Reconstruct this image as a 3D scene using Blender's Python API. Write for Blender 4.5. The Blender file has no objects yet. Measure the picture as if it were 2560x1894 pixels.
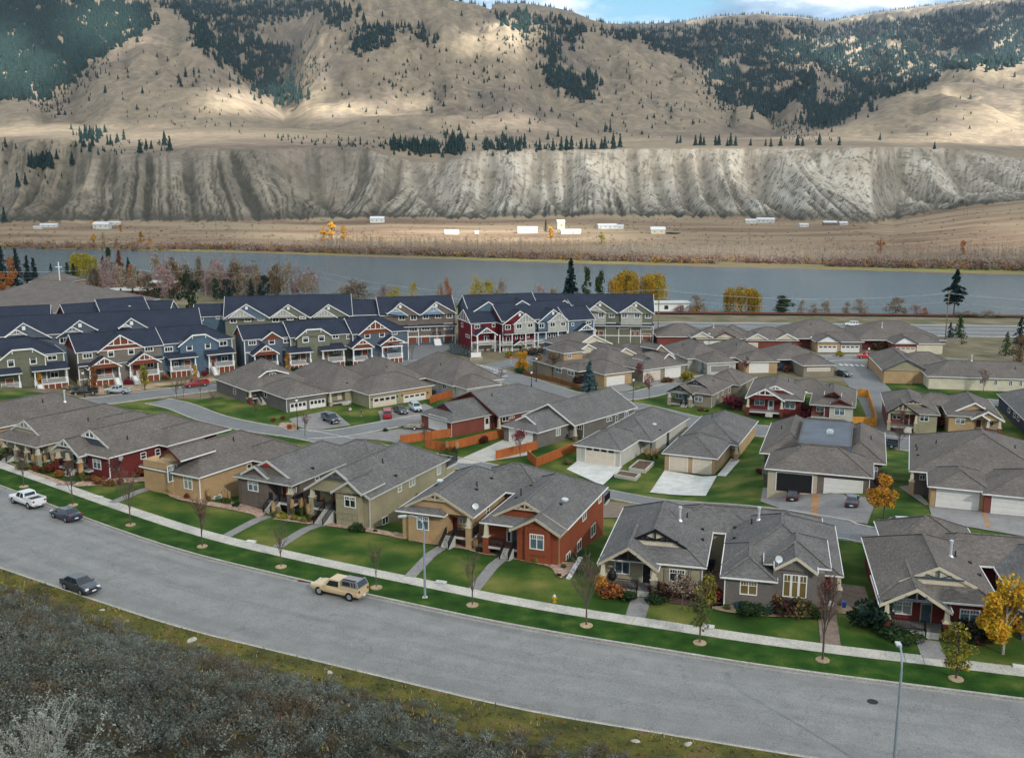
import bpy, math, random
import numpy as np
from mathutils import Vector, Matrix, noise as mn
random.seed(7); R=random.Random(11)
S=bpy.context.scene
# ---------------------------------------------------------------- camera, world, sun, exposure
FX=2560.0; CX,CY=1280.0,947.0; YH=440.0; HC=40.5
TH=math.atan((CY-YH)/FX); ct,st=math.cos(TH),math.sin(TH)
cd=bpy.data.cameras.new('camera'); cam=bpy.data.objects.new('camera',cd); S.collection.objects.link(cam)
cam.location=(0,0,HC); cam.rotation_euler=(math.pi/2-TH,0,0)
cd.sensor_width=36; cd.lens=36.0*FX/2560; cd.clip_start=0.5; cd.clip_end=30000
S.camera=cam
W=bpy.data.worlds.new('World'); S.world=W; W.use_nodes=True
nt=W.node_tree; nt.nodes.clear()
SUN_EL=math.radians(30); SUN_AZ=math.radians(148)      # azimuth clockwise from +Y (north); 148 = behind the viewer, to the right
sdir=Vector((math.sin(SUN_AZ)*math.cos(SUN_EL),math.cos(SUN_AZ)*math.cos(SUN_EL),math.sin(SUN_EL)))
def N(t,n,**k):
 x=t.nodes.new(n)
 for a,b in k.items():
  if a.startswith('i_'):
   x.inputs[a[2:].replace('_',' ')].default_value=b
  else: setattr(x,a,b)
 return x
def ramp(t,f,stops,interp='LINEAR'):
 r=t.nodes.new('ShaderNodeValToRGB'); r.color_ramp.interpolation=interp
 while len(r.color_ramp.elements)>1: r.color_ramp.elements.remove(r.color_ramp.elements[0])
 for i,(p,c) in enumerate(stops):
  e=r.color_ramp.elements[0] if i==0 else r.color_ramp.elements.new(p)
  e.position=p; e.color=(c[0],c[1],c[2],1) if isinstance(c,(tuple,list)) else (c,c,c,1)
 t.links.new(f,r.inputs[0]); return r.outputs[0]
sky=N(nt,'ShaderNodeTexSky',sky_type='NISHITA',sun_disc=False,sun_elevation=SUN_EL,sun_rotation=SUN_AZ,altitude=400,air_density=1.0,dust_density=1.0,ozone_density=1.5)
tc=N(nt,'ShaderNodeTexCoord')
mp=N(nt,'ShaderNodeMapping'); mp.inputs['Scale'].default_value=(3.2,3.2,11.0); mp.inputs['Location'].default_value=(1.3,.4,.2)
nt.links.new(tc.outputs['Generated'],mp.inputs['Vector'])
n1=N(nt,'ShaderNodeTexNoise'); n1.inputs['Scale'].default_value=1.5; n1.inputs['Detail'].default_value=8; n1.inputs['Roughness'].default_value=.56; n1.inputs['Distortion'].default_value=.3
nt.links.new(mp.outputs[0],n1.inputs['Vector'])
n2=N(nt,'ShaderNodeTexNoise'); n2.inputs['Scale'].default_value=3.1; n2.inputs['Detail'].default_value=6; n2.inputs['Roughness'].default_value=.6
nt.links.new(mp.outputs[0],n2.inputs['Vector'])
cm=ramp(nt,n1.outputs['Fac'],[(0.40,0),(0.50,1)])
cc=ramp(nt,n2.outputs['Fac'],[(0.34,(2.4,3.6,5.2)),(0.47,(4.2,5.6,7.2)),(0.58,(8.8,9.2,9.4)),(0.8,(11.5,11.4,11.0))])
hs=N(nt,'ShaderNodeMix',data_type='RGBA',blend_type='MIX'); hs.inputs[0].default_value=.55
nt.links.new(sky.outputs[0],hs.inputs[6]); hs.inputs[7].default_value=(2.3,6.0,8.2,1)
mx=N(nt,'ShaderNodeMix',data_type='RGBA'); nt.links.new(cm,mx.inputs[0]); nt.links.new(hs.outputs[2],mx.inputs[6]); nt.links.new(cc,mx.inputs[7])
bg=N(nt,'ShaderNodeBackground'); bg.inputs['Strength'].default_value=0.05
nt.links.new(mx.outputs[2],bg.inputs['Color'])
wo=N(nt,'ShaderNodeOutputWorld'); nt.links.new(bg.outputs[0],wo.inputs['Surface'])
sl=bpy.data.lights.new('sun','SUN'); sl.energy=5.0; sl.angle=math.radians(1.2); sl.color=(1.0,.94,.84)
so=bpy.data.objects.new('sun',sl); S.collection.objects.link(so); so.rotation_euler=sdir.to_track_quat('Z','Y').to_euler(); so.location=(0,-50,200)
vs=S.view_settings; S.display_settings.display_device='sRGB'; vs.view_transform='Standard'; vs.look='None'; vs.gamma=1; vs.use_curve_mapping=False; vs.exposure=1.6
S.cycles.use_denoising=True; S.cycles.max_bounces=6; S.cycles.diffuse_bounces=3; S.cycles.glossy_bounces=3; S.cycles.transmission_bounces=4; S.cycles.transparent_max_bounces=16
S.cycles.use_adaptive_sampling=True; S.cycles.adaptive_threshold=.02; S.cycles.caustics_reflective=False; S.cycles.caustics_refractive=False
# ---------------------------------------------------------------- survey: where the things seen in the photograph stand
CR={'p':(0,0,1.0),'v':(0,0,.8723),'1':(0,1150,2.22),'2':(850,1150,2.22),'3':(1660,1150,2.22),'4':(0,900,3.19),'5':(600,900,3.19),'6':(1200,900,3.19),'7':(1860,900,3.19),
'T1':(0,600,3.7217),'T2':(500,700,3.7217),'T3':(900,700,3.7217),'T4':(1300,700,3.7217),'T5':(1960,700,3.7217),'W1':(0,450,1.7177),'W2':(1260,450,1.7177),
'a':(0,960,5.5075),'b':(580,1060,5.5075),'c':(980,1120,5.5075),'d':(1200,1180,5.5075),'e':(1480,1220,5.5075),'f':(1780,1250,5.5075),'g':(2140,1300,5.245),
'M1':(0,0,2.481),'M2':(800,0,2.481),'M3':(1660,0,2.481)}
def px(c,x,y):
 o=CR[c]; return (o[0]+x/o[2],o[1]+y/o[2])
def ray(p):
 a=(p[0]-CX)/FX; b=-(p[1]-CY)/FX
 return Vector((a,ct+b*st,-st+b*ct))
def atz(c,x,y,z=0.0):
 d=ray(px(c,x,y)); t=(z-HC)/d.z; return Vector((d.x*t,d.y*t,z))
def topx(x,y,z):
 h=z-HC; dep=y*ct-h*st; up=y*st+h*ct
 return CX+FX*x/dep, CY-FX*up/dep
FC=[atz('p',*q) for q in [(-900,880),(0,1213),(216,1296),(450,1377),(757,1450),(1075,1519),(1300,1567),(1571,1609),(1975,1675),(2173,1697),(2560,1747),(3400,1850)]]
NC=[atz('p',*q) for q in [(-900,1120),(0,1418),(216,1492),(450,1569),(900,1677),(1300,1774),(1750,1848),(2011,1891),(2600,1985),(3400,2110)]]
_cx=np.linspace(FC[0].x,FC[-1].x,240)
_cy=np.interp(_cx,[p.x for p in FC],[p.y for p in FC])
_nx=np.linspace(NC[0].x,NC[-1].x,240); _ny=np.interp(_nx,[p.x for p in NC],[p.y for p in NC])
k_=np.ones(13)/13
def smo(a):
 b=np.concatenate([np.full(6,a[0])-np.arange(6,0,-1)*(a[1]-a[0]),a,np.full(6,a[-1])+np.arange(1,7)*(a[-1]-a[-2])]); return np.convolve(b,k_,'valid')
_cy=smo(_cy); _ny=smo(_ny)
def far_curb(x): return np.interp(x,_cx,_cy)
def near_curb(x): return np.interp(x,_nx,_ny)
def sst(a,b,x):
 t=np.clip((x-a)/(b-a),0,1); return t*t*(3-2*t)
NSH=[atz('p',*q,-10) for q in [(-900,690),(0,712),(400,722),(900,748),(1500,772),(2000,783),(2560,790),(3600,800)]]
FSH=[atz('p',*q,-10) for q in [(-1200,600),(0,621),(600,633),(1000,646),(1450,661),(2000,674),(2560,690),(3700,720)]]
def near_shore(x): return np.interp(x,[p.x for p in NSH],[p.y for p in NSH])
def gz(x,y):
 x=np.asarray(x,float); y=np.asarray(y,float)
 d=(y-far_curb(x))*.88
 s0=12+30*sst(20,50,x)
 z=-8*np.clip((d-s0)/53,0,1)
 dn=(near_curb(x)-y)*.88
 k=.32+.2*sst(0,-14,x)
 z=np.where(dn>2.5,k*(dn-2.5),z)
 z=z+4.6*np.exp(-(((x+9.6)**2+(y-19.5)**2)/16.0))
 z=np.minimum(z,np.where(dn>0,39-.9*np.abs(np.minimum(y,0)),99))
 sh=near_shore(x)
 z=z-4.5*sst(-14,4,y-sh)
 return z
def g(x,y): return float(gz(x,y))
def G(c,x,y,dz=0):
 z=0
 for i in range(40):
  P=atz(c,x,y,z+dz); z=.5*z+.5*g(P.x,P.y)
 P=atz(c,x,y,z+dz); return Vector((P.x,P.y,g(P.x,P.y)))
# ---------------------------------------------------------------- materials
MAT={}
def mat(name,col,rough=.8,var=.12,scale=3.0,col2=None,bump=0,metal=0,spec=.3,fine=0,coat=0,coords='pos',detail=4,stops=None,streak=None,pervar=0):
 if name in MAT: return MAT[name]
 m=bpy.data.materials.new(name); m.use_nodes=True; t=m.node_tree; b=t.nodes['Principled BSDF']
 b.inputs['Roughness'].default_value=rough; b.inputs['Metallic'].default_value=metal
 b.inputs['Specular IOR Level'].default_value=spec
 if coat: b.inputs['Coat Weight'].default_value=coat; b.inputs['Coat Roughness'].default_value=.08
 ge=N(t,'ShaderNodeNewGeometry'); vec=ge.outputs['Position']
 if streak:
  mpp=N(t,'ShaderNodeMapping'); mpp.inputs['Scale'].default_value=streak; t.links.new(vec,mpp.inputs[0]); vec=mpp.outputs[0]
 no=N(t,'ShaderNodeTexNoise'); no.inputs['Scale'].default_value=scale; no.inputs['Detail'].default_value=detail
 t.links.new(vec,no.inputs['Vector'])
 c2=col2 if col2 else tuple(max(0,c*(1-2*var)) for c in col)
 c1=tuple(min(1,c*(1+var)) for c in col) if not col2 else col
 out=ramp(t,no.outputs['Fac'],stops if stops else [(.3,c2),(.7,c1)])
 if fine:
  nf=N(t,'ShaderNodeTexNoise'); nf.inputs['Scale'].default_value=fine; nf.inputs['Detail'].default_value=2; t.links.new(vec,nf.inputs['Vector'])
  mm=N(t,'ShaderNodeMix',data_type='RGBA',blend_type='MULTIPLY'); mm.inputs[0].default_value=1
  t.links.new(out,mm.inputs[6]); t.links.new(ramp(t,nf.outputs['Fac'],[(.3,.72),(.7,1.2)]),mm.inputs[7]); out=mm.outputs[2]
 if pervar:
  oi=N(t,'ShaderNodeObjectInfo'); mm=N(t,'ShaderNodeMix',data_type='RGBA',blend_type='MULTIPLY'); mm.inputs[0].default_value=1
  t.links.new(out,mm.inputs[6]); t.links.new(ramp(t,oi.outputs['Random'],[(0,1-pervar),(1,1+pervar)]),mm.inputs[7]); out=mm.outputs[2]
 t.links.new(out,b.inputs['Base Color'])
 if bump:
  bp=N(t,'ShaderNodeBump'); bp.inputs['Strength'].default_value=bump; bp.inputs['Distance'].default_value=.05
  nb=N(t,'ShaderNodeTexNoise'); nb.inputs['Scale'].default_value=(fine or scale*4); t.links.new(vec,nb.inputs['Vector'])
  t.links.new(nb.outputs['Fac'],bp.inputs['Height']); t.links.new(bp.outputs[0],b.inputs['Normal'])
 MAT[name]=m; return m
def shingle(name,base,warm):
 m=bpy.data.materials.new(name); m.use_nodes=True; t=m.node_tree; b=t.nodes['Principled BSDF']; b.inputs['Roughness'].default_value=.95; b.inputs['Specular IOR Level'].default_value=.15
 uv=N(t,'ShaderNodeUVMap'); br=N(t,'ShaderNodeTexBrick'); br.offset=.5; br.squash=1
 br.inputs['Scale'].default_value=1; br.inputs['Brick Width'].default_value=.42; br.inputs['Row Height'].default_value=.15; br.inputs['Mortar Size'].default_value=.012; br.inputs['Bias'].default_value=0
 br.inputs['Color1'].default_value=(*[c*1.22 for c in base],1); br.inputs['Color2'].default_value=(*[c*.80 for c in warm],1); br.inputs['Mortar'].default_value=(*[c*.45 for c in base],1)
 t.links.new(uv.outputs[0],br.inputs['Vector'])
 ge=N(t,'ShaderNodeNewGeometry'); n0=N(t,'ShaderNodeTexNoise'); n0.inputs['Scale'].default_value=.35; n0.inputs['Detail'].default_value=6; t.links.new(ge.outputs['Position'],n0.inputs['Vector'])
 n3=N(t,'ShaderNodeTexNoise'); n3.inputs['Scale'].default_value=3.2; n3.inputs['Detail'].default_value=3; t.links.new(ge.outputs['Position'],n3.inputs['Vector'])
 m1=N(t,'ShaderNodeMix',data_type='RGBA',blend_type='MULTIPLY'); m1.inputs[0].default_value=1; t.links.new(br.outputs['Color'],m1.inputs[6]); t.links.new(ramp(t,n0.outputs['Fac'],[(.3,.86),(.7,1.12)]),m1.inputs[7])
 m2=N(t,'ShaderNodeMix',data_type='RGBA',blend_type='MULTIPLY'); m2.inputs[0].default_value=1; t.links.new(m1.outputs[2],m2.inputs[6]); t.links.new(ramp(t,n3.outputs['Fac'],[(.3,.84),(.7,1.14)]),m2.inputs[7])
 t.links.new(m2.outputs[2],b.inputs['Base Color'])
 bp=N(t,'ShaderNodeBump'); bp.inputs['Strength'].default_value=.5; bp.inputs['Distance'].default_value=.02; t.links.new(br.outputs['Fac'],bp.inputs['Height']); bp.invert=True; t.links.new(bp.outputs[0],b.inputs['Normal'])
 MAT[name]=m; return m
shingle('shingle_grey',(.148,.146,.148),(.168,.156,.147))
shingle('shingle_brown',(.150,.137,.130),(.176,.15,.13))
shingle('shingle_navy',(.030,.038,.060),(.040,.050,.078))
for nm,c in dict(taupe=(.150,.128,.112),olive=(.33,.30,.20),tan=(.44,.30,.165),rust=(.26,.072,.034),beige=(.36,.325,.235),grey=(.165,.15,.142),maroon=(.155,.032,.03),brick=(.20,.062,.048),
 lightgrey=(.46,.45,.40),cream=(.62,.57,.44),greytan=(.255,.225,.17),navy=(.045,.055,.085),th_taupe=(.195,.175,.15),th_green=(.16,.165,.12),th_blue=(.095,.15,.21),th_slate=(.10,.125,.16),th_red=(.17,.022,.03),th_grey=(.42,.42,.38),th_lblue=(.19,.31,.43),th_brown=(.17,.14,.125),th_sage=(.17,.18,.135)).items():
 mat('wall_'+nm,c,.92,.07,.6,fine=14,bump=.25,spec=.15)
 mat('trimc_'+nm,tuple(v*.72 for v in c),.85,.05,2)
mat('white_paint',(.78,.78,.76),.55,.04,2); mat('cream_paint',(.55,.50,.38),.6,.05,2); mat('khaki_paint',(.44,.39,.29),.6,.05,2); mat('palegrey_paint',(.52,.53,.50),.6,.05,2)
mat('black_paint',(.012,.012,.016),.4,.1,4); mat('slate_paint',(.06,.08,.11),.5,.1,4); mat('maroon_paint',(.10,.02,.025),.6,.1,4); mat('red_paint',(.30,.02,.02),.5,.1,4); mat('door_red',(.19,.01,.012),.4,.1,4)
mat('door_brown',(.19,.055,.025),.55,.1,3); mat('door_blue',(.05,.09,.12),.4,.1,4); mat('door_white',(.68,.67,.64),.5,.03,2); mat('door_cream',(.60,.56,.46),.5,.03,2)
mat('garage_white',(.70,.69,.66),.5,.03,1.5); mat('garage_wood',(.20,.055,.022),.5,.12,4,streak=(1,1,9)); mat('garage_shade',(.012,.012,.014),.8,.1,2); mat('garage_pale',(.62,.55,.46),.5,.03,1.5)  # the near-black garage tone paints the shade inside the open garage
mat('glass_dark',(.022,.03,.038),.08,.3,.8,spec=.7); mat('glass_blind',(.27,.33,.29),.25,.12,.5,spec=.6); mat('glass_gold',(.16,.12,.04),.25,.2,.5,spec=.6); mat('glass_bluish',(.10,.16,.2),.12,.3,.6,spec=.7)
mat('metal_silver',(.62,.66,.70),.35,.05,4,metal=.3); mat('vent_black',(.01,.01,.01),.5,.1,4)
mat('deck_grey',(.20,.19,.18),.8,.1,4); mat('deck_brown',(.12,.055,.04),.8,.15,4); mat('membrane',(.105,.125,.155),.6,.12,.5); mat('stone_tan',(.36,.31,.25),.9,.2,2.5)
mat('asphalt',(.235,.235,.232),.9,.06,.06,fine=9,stops=[(.30,(.205,.206,.204)),(.5,(.225,.225,.222)),(.7,(.245,.245,.24))],spec=.2,detail=8)
mat('asphalt_lane',(.20,.205,.21),.9,.07,.2,fine=6,spec=.2)
mat('concrete',(.50,.475,.425),.9,.06,.5,fine=8,pervar=.06); mat('concrete_kerb',(.45,.435,.40),.9,.08,.8,fine=6); mat('gutter_concrete',(.30,.29,.27),.9,.08,.5,fine=6); mat('concrete_grey',(.25,.24,.235),.9,.08,.6,fine=8,pervar=.05); mat('concrete_white',(.60,.60,.57),.85,.08,.6,fine=8,pervar=.03); mat('paver_brown',(.22,.165,.13),.9,.12,1.2,fine=9); mat('paver_orange',(.40,.22,.11),.9,.12,1.2,fine=9)
mat('lawn',(.05,.11,.016),.95,0,.16,stops=[(.30,(.020,.052,.010)),(.44,(.036,.082,.014)),(.54,(.075,.112,.022)),(.62,(.125,.142,.034)),(.74,(.19,.18,.055))],fine=9,bump=.5,spec=.08,detail=7)
mat('lawn_dark',(.03,.09,.01),.95,0,.5,stops=[(.32,(.016,.046,.009)),(.52,(.028,.074,.012)),(.64,(.055,.098,.018)),(.76,(.10,.12,.03))],fine=9,bump=.5,spec=.08,detail=6)
mat('verge_rough',(.1,.1,.03),.97,0,.35,stops=[(.30,(.045,.050,.022)),(.45,(.085,.085,.028)),(.57,(.125,.115,.030)),(.68,(.15,.105,.055)),(.8,(.24,.17,.11))],fine=5,bump=.8,spec=.05,detail=8)
mat('soil_sage',(.06,.055,.04),.98,0,.5,stops=[(.3,(.022,.022,.016)),(.5,(.045,.040,.028)),(.68,(.07,.068,.03)),(.8,(.10,.08,.055))],fine=4,bump=.8,spec=.05,detail=8)
mat('rock_bed',(.42,.29,.22),.95,0,2.6,stops=[(.3,(.16,.105,.08)),(.45,(.40,.27,.20)),(.6,(.52,.37,.29)),(.72,(.62,.50,.42))],fine=12,bump=1,spec=.1,detail=5)
mat('mulch',(.10,.06,.05),.95,.2,2,fine=9,bump=.7); mat('soil',(.13,.085,.06),.95,.2,2,fine=9,bump=.7)
mat('sandy',(.42,.31,.2),.95,.15,.6,fine=6,bump=.4); mat('town_dirt',(.17,.155,.11),.95,0,.12,stops=[(.35,(.10,.105,.045)),(.55,(.19,.155,.10)),(.75,(.27,.22,.16))],fine=3,detail=8)
mat('fence_orange',(.42,.125,.035),.75,.1,.8,streak=(3,3,.6),fine=12,pervar=.12); mat('fence_yellow',(.60,.27,.04),.7,.15,1.5,pervar=.18); mat('fence_brown',(.19,.08,.03),.8,.15,2,pervar=.2); mat('fence_grey',(.25,.22,.18),.85,.15,2,pervar=.15)
mat('rubber',(.012,.012,.013),.85,.1,5); mat('rim',(.45,.46,.48),.35,.05,5,metal=.6); mat('chrome',(.6,.6,.62),.25,.05,5,metal=.8); mat('lamp_clear',(.75,.78,.8),.15,.02,5); mat('lamp_red',(.38,.01,.01),.25,.1,5); mat('plate',(.75,.75,.75),.5,.02,5); mat('black_trim',(.015,.015,.017),.55,.1,5)
for nm,c in dict(white=(.74,.77,.80),navy=(.018,.03,.062),charcoal=(.035,.045,.065),cream=(.58,.44,.25),red=(.33,.012,.015),brightred=(.55,.015,.015),black=(.013,.013,.016),silver=(.42,.47,.50),paleblue=(.40,.50,.55),darkgreen=(.03,.045,.045),shell=(.19,.18,.19)).items(): mat('car_'+nm,c,.28,.02,2,coat=.6,spec=.5)
mat('pole_steel',(.30,.36,.42),.45,.06,3,metal=.2); mat('pole_black',(.015,.016,.018),.5,.1,3); mat('globe',(.8,.82,.85),.3,.02,3); mat('hydrant_yellow',(.62,.36,.02),.5,.08,5); mat('wood_pole',(.22,.17,.12),.9,.15,3); mat('sign_red',(.5,.01,.02),.5,.05,4)
mat('bark',(.12,.09,.075),.95,.2,6); mat('bark_pale',(.34,.31,.28),.95,.2,6); mat('twig',(.17,.115,.085),.95,.2,4); mat('twig_dark',(.085,.07,.055),.95,.2,3); mat('twig_grey',(.27,.245,.21),.95,.15,4)
def leafm(name,a,b,sc=.9):
 return mat(name,a,.85,0,sc,stops=[(.3,b),(.7,a)],spec=.15,pervar=.18,detail=3)
leafm('leaf_gold',(.62,.33,.03),(.36,.17,.015)); leafm('leaf_yellow',(.42,.34,.03),(.22,.19,.02)); leafm('leaf_willow',(.30,.25,.025),(.14,.13,.015)); leafm('leaf_orange',(.42,.16,.04),(.24,.09,.03)); leafm('leaf_rust',(.22,.065,.03),(.11,.035,.02)); leafm('leaf_crimson',(.24,.03,.045),(.11,.015,.025)); leafm('leaf_plum',(.09,.02,.03),(.04,.012,.018))
leafm('leaf_green',(.045,.085,.02),(.018,.04,.012)); leafm('leaf_dark',(.022,.05,.02),(.008,.02,.010)); leafm('leaf_olive',(.13,.15,.045),(.06,.075,.025)); leafm('leaf_pine',(.017,.038,.034),(.006,.017,.018)); leafm('leaf_spruce',(.10,.17,.19),(.04,.075,.09)); leafm('leaf_wheat',(.52,.36,.18),(.36,.23,.11)); leafm('leaf_brown',(.16,.105,.05),(.08,.055,.03)); leafm('leaf_pinkgrey',(.36,.245,.225),(.19,.125,.12)); leafm('leaf_tan',(.40,.33,.23),(.22,.18,.13))
mat('sage_leaf',(.15,.165,.135),.95,0,.9,stops=[(.30,(.045,.055,.045)),(.5,(.105,.122,.105)),(.70,(.21,.235,.215))],spec=.1,pervar=.35,detail=3)
mat('sage_brown',(.11,.085,.055),.95,0,1.2,stops=[(.3,(.045,.036,.026)),(.7,(.16,.125,.08))],spec=.1,pervar=.3)
mat('big_sage_leaf',(.30,.33,.30),.95,0,2,stops=[(.3,(.17,.20,.18)),(.7,(.40,.44,.40))],spec=.1)
mat('boulder',(.45,.42,.38),.9,.15,3,bump=.5); mat('boulder_pale',(.66,.62,.56),.9,.1,3)
# ---------------------------------------------------------------- mesh helpers
COL=S.collection
class MB:
 def __init__(s): s.v=[];s.f=[];s.m=[]
 def poly(s,pts,m=0):
  n=len(s.v); s.v+= [tuple(p) for p in pts]; s.f.append(tuple(range(n,n+len(pts)))); s.m.append(m)
 def hull8(s,a,m=0):
  n=len(s.v); s.v+=[tuple(p) for p in a]
  for q in ((0,3,2,1),(4,5,6,7),(0,1,5,4),(1,2,6,5),(2,3,7,6),(3,0,4,7)): s.f.append(tuple(n+i for i in q)); s.m.append(m)
 def box(s,x0,y0,z0,x1,y1,z1,m=0,F=None):
  a=[(x0,y0,z0),(x1,y0,z0),(x1,y1,z0),(x0,y1,z0),(x0,y0,z1),(x1,y0,z1),(x1,y1,z1),(x0,y1,z1)]
  if F: a=[F(*p) for p in a]
  s.hull8(a,m)
 def beam(s,p,q,w,h,m=0,up=Vector((0,0,1))):
  p=Vector(p);q=Vector(q); d=(q-p)
  if d.length<1e-6: return
  d.normalize(); sd=d.cross(up)
  if sd.length<1e-4: sd=Vector((1,0,0))
  sd.normalize(); u=sd.cross(d); a=sd*w/2; b=u*h/2
  s.hull8([p-a-b,p+a-b,q+a-b,q-a-b,p-a+b,p+a+b,q+a+b,q-a+b],m)
 def tube(s,p,q,r0,r1,n=6,m=0,cap=True):
  p=Vector(p);q=Vector(q); d=q-p
  if d.length<1e-6: return
  d.normalize(); a=d.orthogonal().normalized(); b=d.cross(a); k=len(s.v)
  for c,r in ((p,r0),(q,r1)):
   for i in range(n):
    t=2*math.pi*i/n; s.v.append(tuple(c+a*(r*math.cos(t))+b*(r*math.sin(t))))
  for i in range(n):
   j=(i+1)%n; s.f.append((k+i,k+j,k+n+j,k+n+i)); s.m.append(m)
  if cap:
   s.f.append(tuple(k+i for i in reversed(range(n)))); s.m.append(m); s.f.append(tuple(k+n+i for i in range(n))); s.m.append(m)
 def lathe(s,prof,n=10,m=0,c=(0,0,0)):
  k=len(s.v)
  for r,z in prof:
   for i in range(n):
    t=2*math.pi*i/n; s.v.append((c[0]+r*math.cos(t),c[1]+r*math.sin(t),c[2]+z))
  for j in range(len(prof)-1):
   for i in range(n):
    i2=(i+1)%n; s.f.append((k+j*n+i,k+j*n+i2,k+(j+1)*n+i2,k+(j+1)*n+i)); s.m.append(m)
  s.f.append(tuple(k+i for i in reversed(range(n)))); s.m.append(m); s.f.append(tuple(k+(len(prof)-1)*n+i for i in range(n))); s.m.append(m)
 def mesh(s,name,mats,smooth=False,uv=False):
  me=bpy.data.meshes.new(name); me.from_pydata(s.v,[],s.f); 
  for x in mats: me.materials.append((MAT[x] if x in MAT else MAT['wall_'+x]) if isinstance(x,str) else x)
  if len(mats)>1: me.polygons.foreach_set('material_index',s.m)
  if smooth: me.polygons.foreach_set('use_smooth',[True]*len(s.f))
  if uv:
   ul=me.uv_layers.new(name='UVMap'); dat=ul.data
   for p in me.polygons:
    n=p.normal; t=Vector((-n.y,n.x,0)); t=t.normalized() if t.length>1e-3 else Vector((1,0,0)); b=n.cross(t)
    for li in p.loop_indices:
     v=me.vertices[me.loops[li].vertex_index].co; dat[li].uv=(v.dot(t),v.dot(b))
  return me
 def build(s,name,mats,parent=None,smooth=False,uv=False,loc=None):
  if not s.f: return None
  if not isinstance(mats,(list,tuple)): mats=[mats]
  o=bpy.data.objects.new(name,s.mesh(name,mats,smooth,uv)); COL.objects.link(o)
  if parent: o.parent=parent
  if loc: o.location=loc
  return o
def tag(o,label=None,cat=None,group=None,kind=None):
 if label: o['label']=label
 if cat: o['category']=cat
 if group: o['group']=group
 if kind: o['kind']=kind
 return o
def thing(name,label,cat,loc=(0,0,0),rz=0,group=None):
 o=bpy.data.objects.new(name,None); COL.objects.link(o); o.location=loc; o.rotation_euler=(0,0,rz); o.empty_display_size=.3
 return tag(o,label,cat,group)
def copy_tree(o,parent=None):
 c=o.copy(); COL.objects.link(c)
 if parent: c.parent=parent
 for ch in list(o.children): copy_tree(ch,c)
 return c
def link(name,me,parent=None,loc=(0,0,0),rz=0,sc=1):
 o=bpy.data.objects.new(name,me); COL.objects.link(o); o.location=loc; o.rotation_euler=(0,0,rz)
 o.scale=(sc,sc,sc) if not isinstance(sc,tuple) else sc
 if parent: o.parent=parent
 return o
# ---------------------------------------------------------------- the ground of the town and the hillside
import bmesh
def terrain_near():
 xs=np.concatenate([np.arange(-620,-150,10.),np.arange(-150,170,2.),np.arange(170,640,10.)]); ys=np.concatenate([np.arange(-80,8,4.),np.arange(8,340,2.),np.arange(340,520,5.)])
 X,Y=np.meshgrid(xs,ys); Z=gz(X,Y)
 inroad=(Y<far_curb(X)+2.4)&(Y>near_curb(X)-2.4); Z=np.where(inroad,Z*0-.32,Z-0.0)
 v=np.stack([X.ravel(),Y.ravel(),Z.ravel()],1); nx=len(xs); ny=len(ys)
 i,j=np.meshgrid(np.arange(nx-1),np.arange(ny-1)); a=(j*nx+i).ravel(); f=np.stack([a,a+1,a+1+nx,a+nx],1)
 me=bpy.data.meshes.new('ground'); me.vertices.add(len(v)); me.vertices.foreach_set('co',v.ravel()); me.loops.add(f.size); me.loops.foreach_set('vertex_index',f.ravel()); me.polygons.add(len(f)); me.polygons.foreach_set('loop_start',np.arange(0,f.size,4)); 
 for m in ('lawn','town_dirt','verge_rough','soil_sage','sandy'): me.materials.append(MAT[m])
 cx=(X[:-1,:-1]+1).ravel(); cy=(Y[:-1,:-1]+1).ravel()
 d=(cy-far_curb(cx))*.88; dn=(near_curb(cx)-cy)*.88
 mi=np.zeros(len(cx),int)
 mi[cy>232+.10*cx]=1
 mi[(cx<-36)&(cy>222+.42*(cx+60)*0)]=1
 mi[(cx>120)&(cy>200)]=1
 wob=np.array([mn.noise((x*.15,y*.15,0))*3 for x,y in zip(cx,cy)])
 mi[dn>0]=2; mi[dn>7+wob]=3
 me.polygons.foreach_set('material_index',mi); me.polygons.foreach_set('use_smooth',[True]*len(f)); me.update()
 o=bpy.data.objects.new('ground',me); COL.objects.link(o); tag(o,'lawns and hillside soil under the town',kind='structure'); return o
terrain_near()
def offc(x,d,far=True):
 f=far_curb if far else near_curb
 t=Vector((2,float(f(x+1)-f(x-1)),0)).normalized(); n=Vector((-t.y,t.x,0))
 p=Vector((x,float(f(x)),0))+n*d; return p,t,n
XS=np.arange(-150,112,1.6)
def strip(name,d0,d1,z,m,far=True,label=None):
 mb=MB(); a=[offc(x,d0,far)[0] for x in XS]; b=[offc(x,d1,far)[0] for x in XS]
 for i in range(len(XS)-1):
  mb.poly([(a[i].x,a[i].y,z),(a[i+1].x,a[i+1].y,z),(b[i+1].x,b[i+1].y,z),(b[i].x,b[i].y,z)])
 o=mb.build(name,m); return tag(o,label,kind='structure')
m=mat('street_asphalt',(.24,.24,.235),.88,0,.5,stops=[(.3,(.212,.214,.213)),(.5,(.235,.236,.233)),(.7,(.262,.262,.256))],fine=11,spec=.25,detail=8); t=m.node_tree; b=t.nodes['Principled BSDF']; src=b.inputs['Base Color'].links[0].from_socket
uv=N(t,'ShaderNodeUVMap'); mpp=N(t,'ShaderNodeMapping'); mpp.inputs['Scale'].default_value=(.035,9,1); t.links.new(uv.outputs[0],mpp.inputs[0]); nn=N(t,'ShaderNodeTexNoise'); nn.inputs['Scale'].default_value=1; nn.inputs['Detail'].default_value=7; nn.inputs['Roughness'].default_value=.6; t.links.new(mpp.outputs[0],nn.inputs['Vector'])
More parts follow.
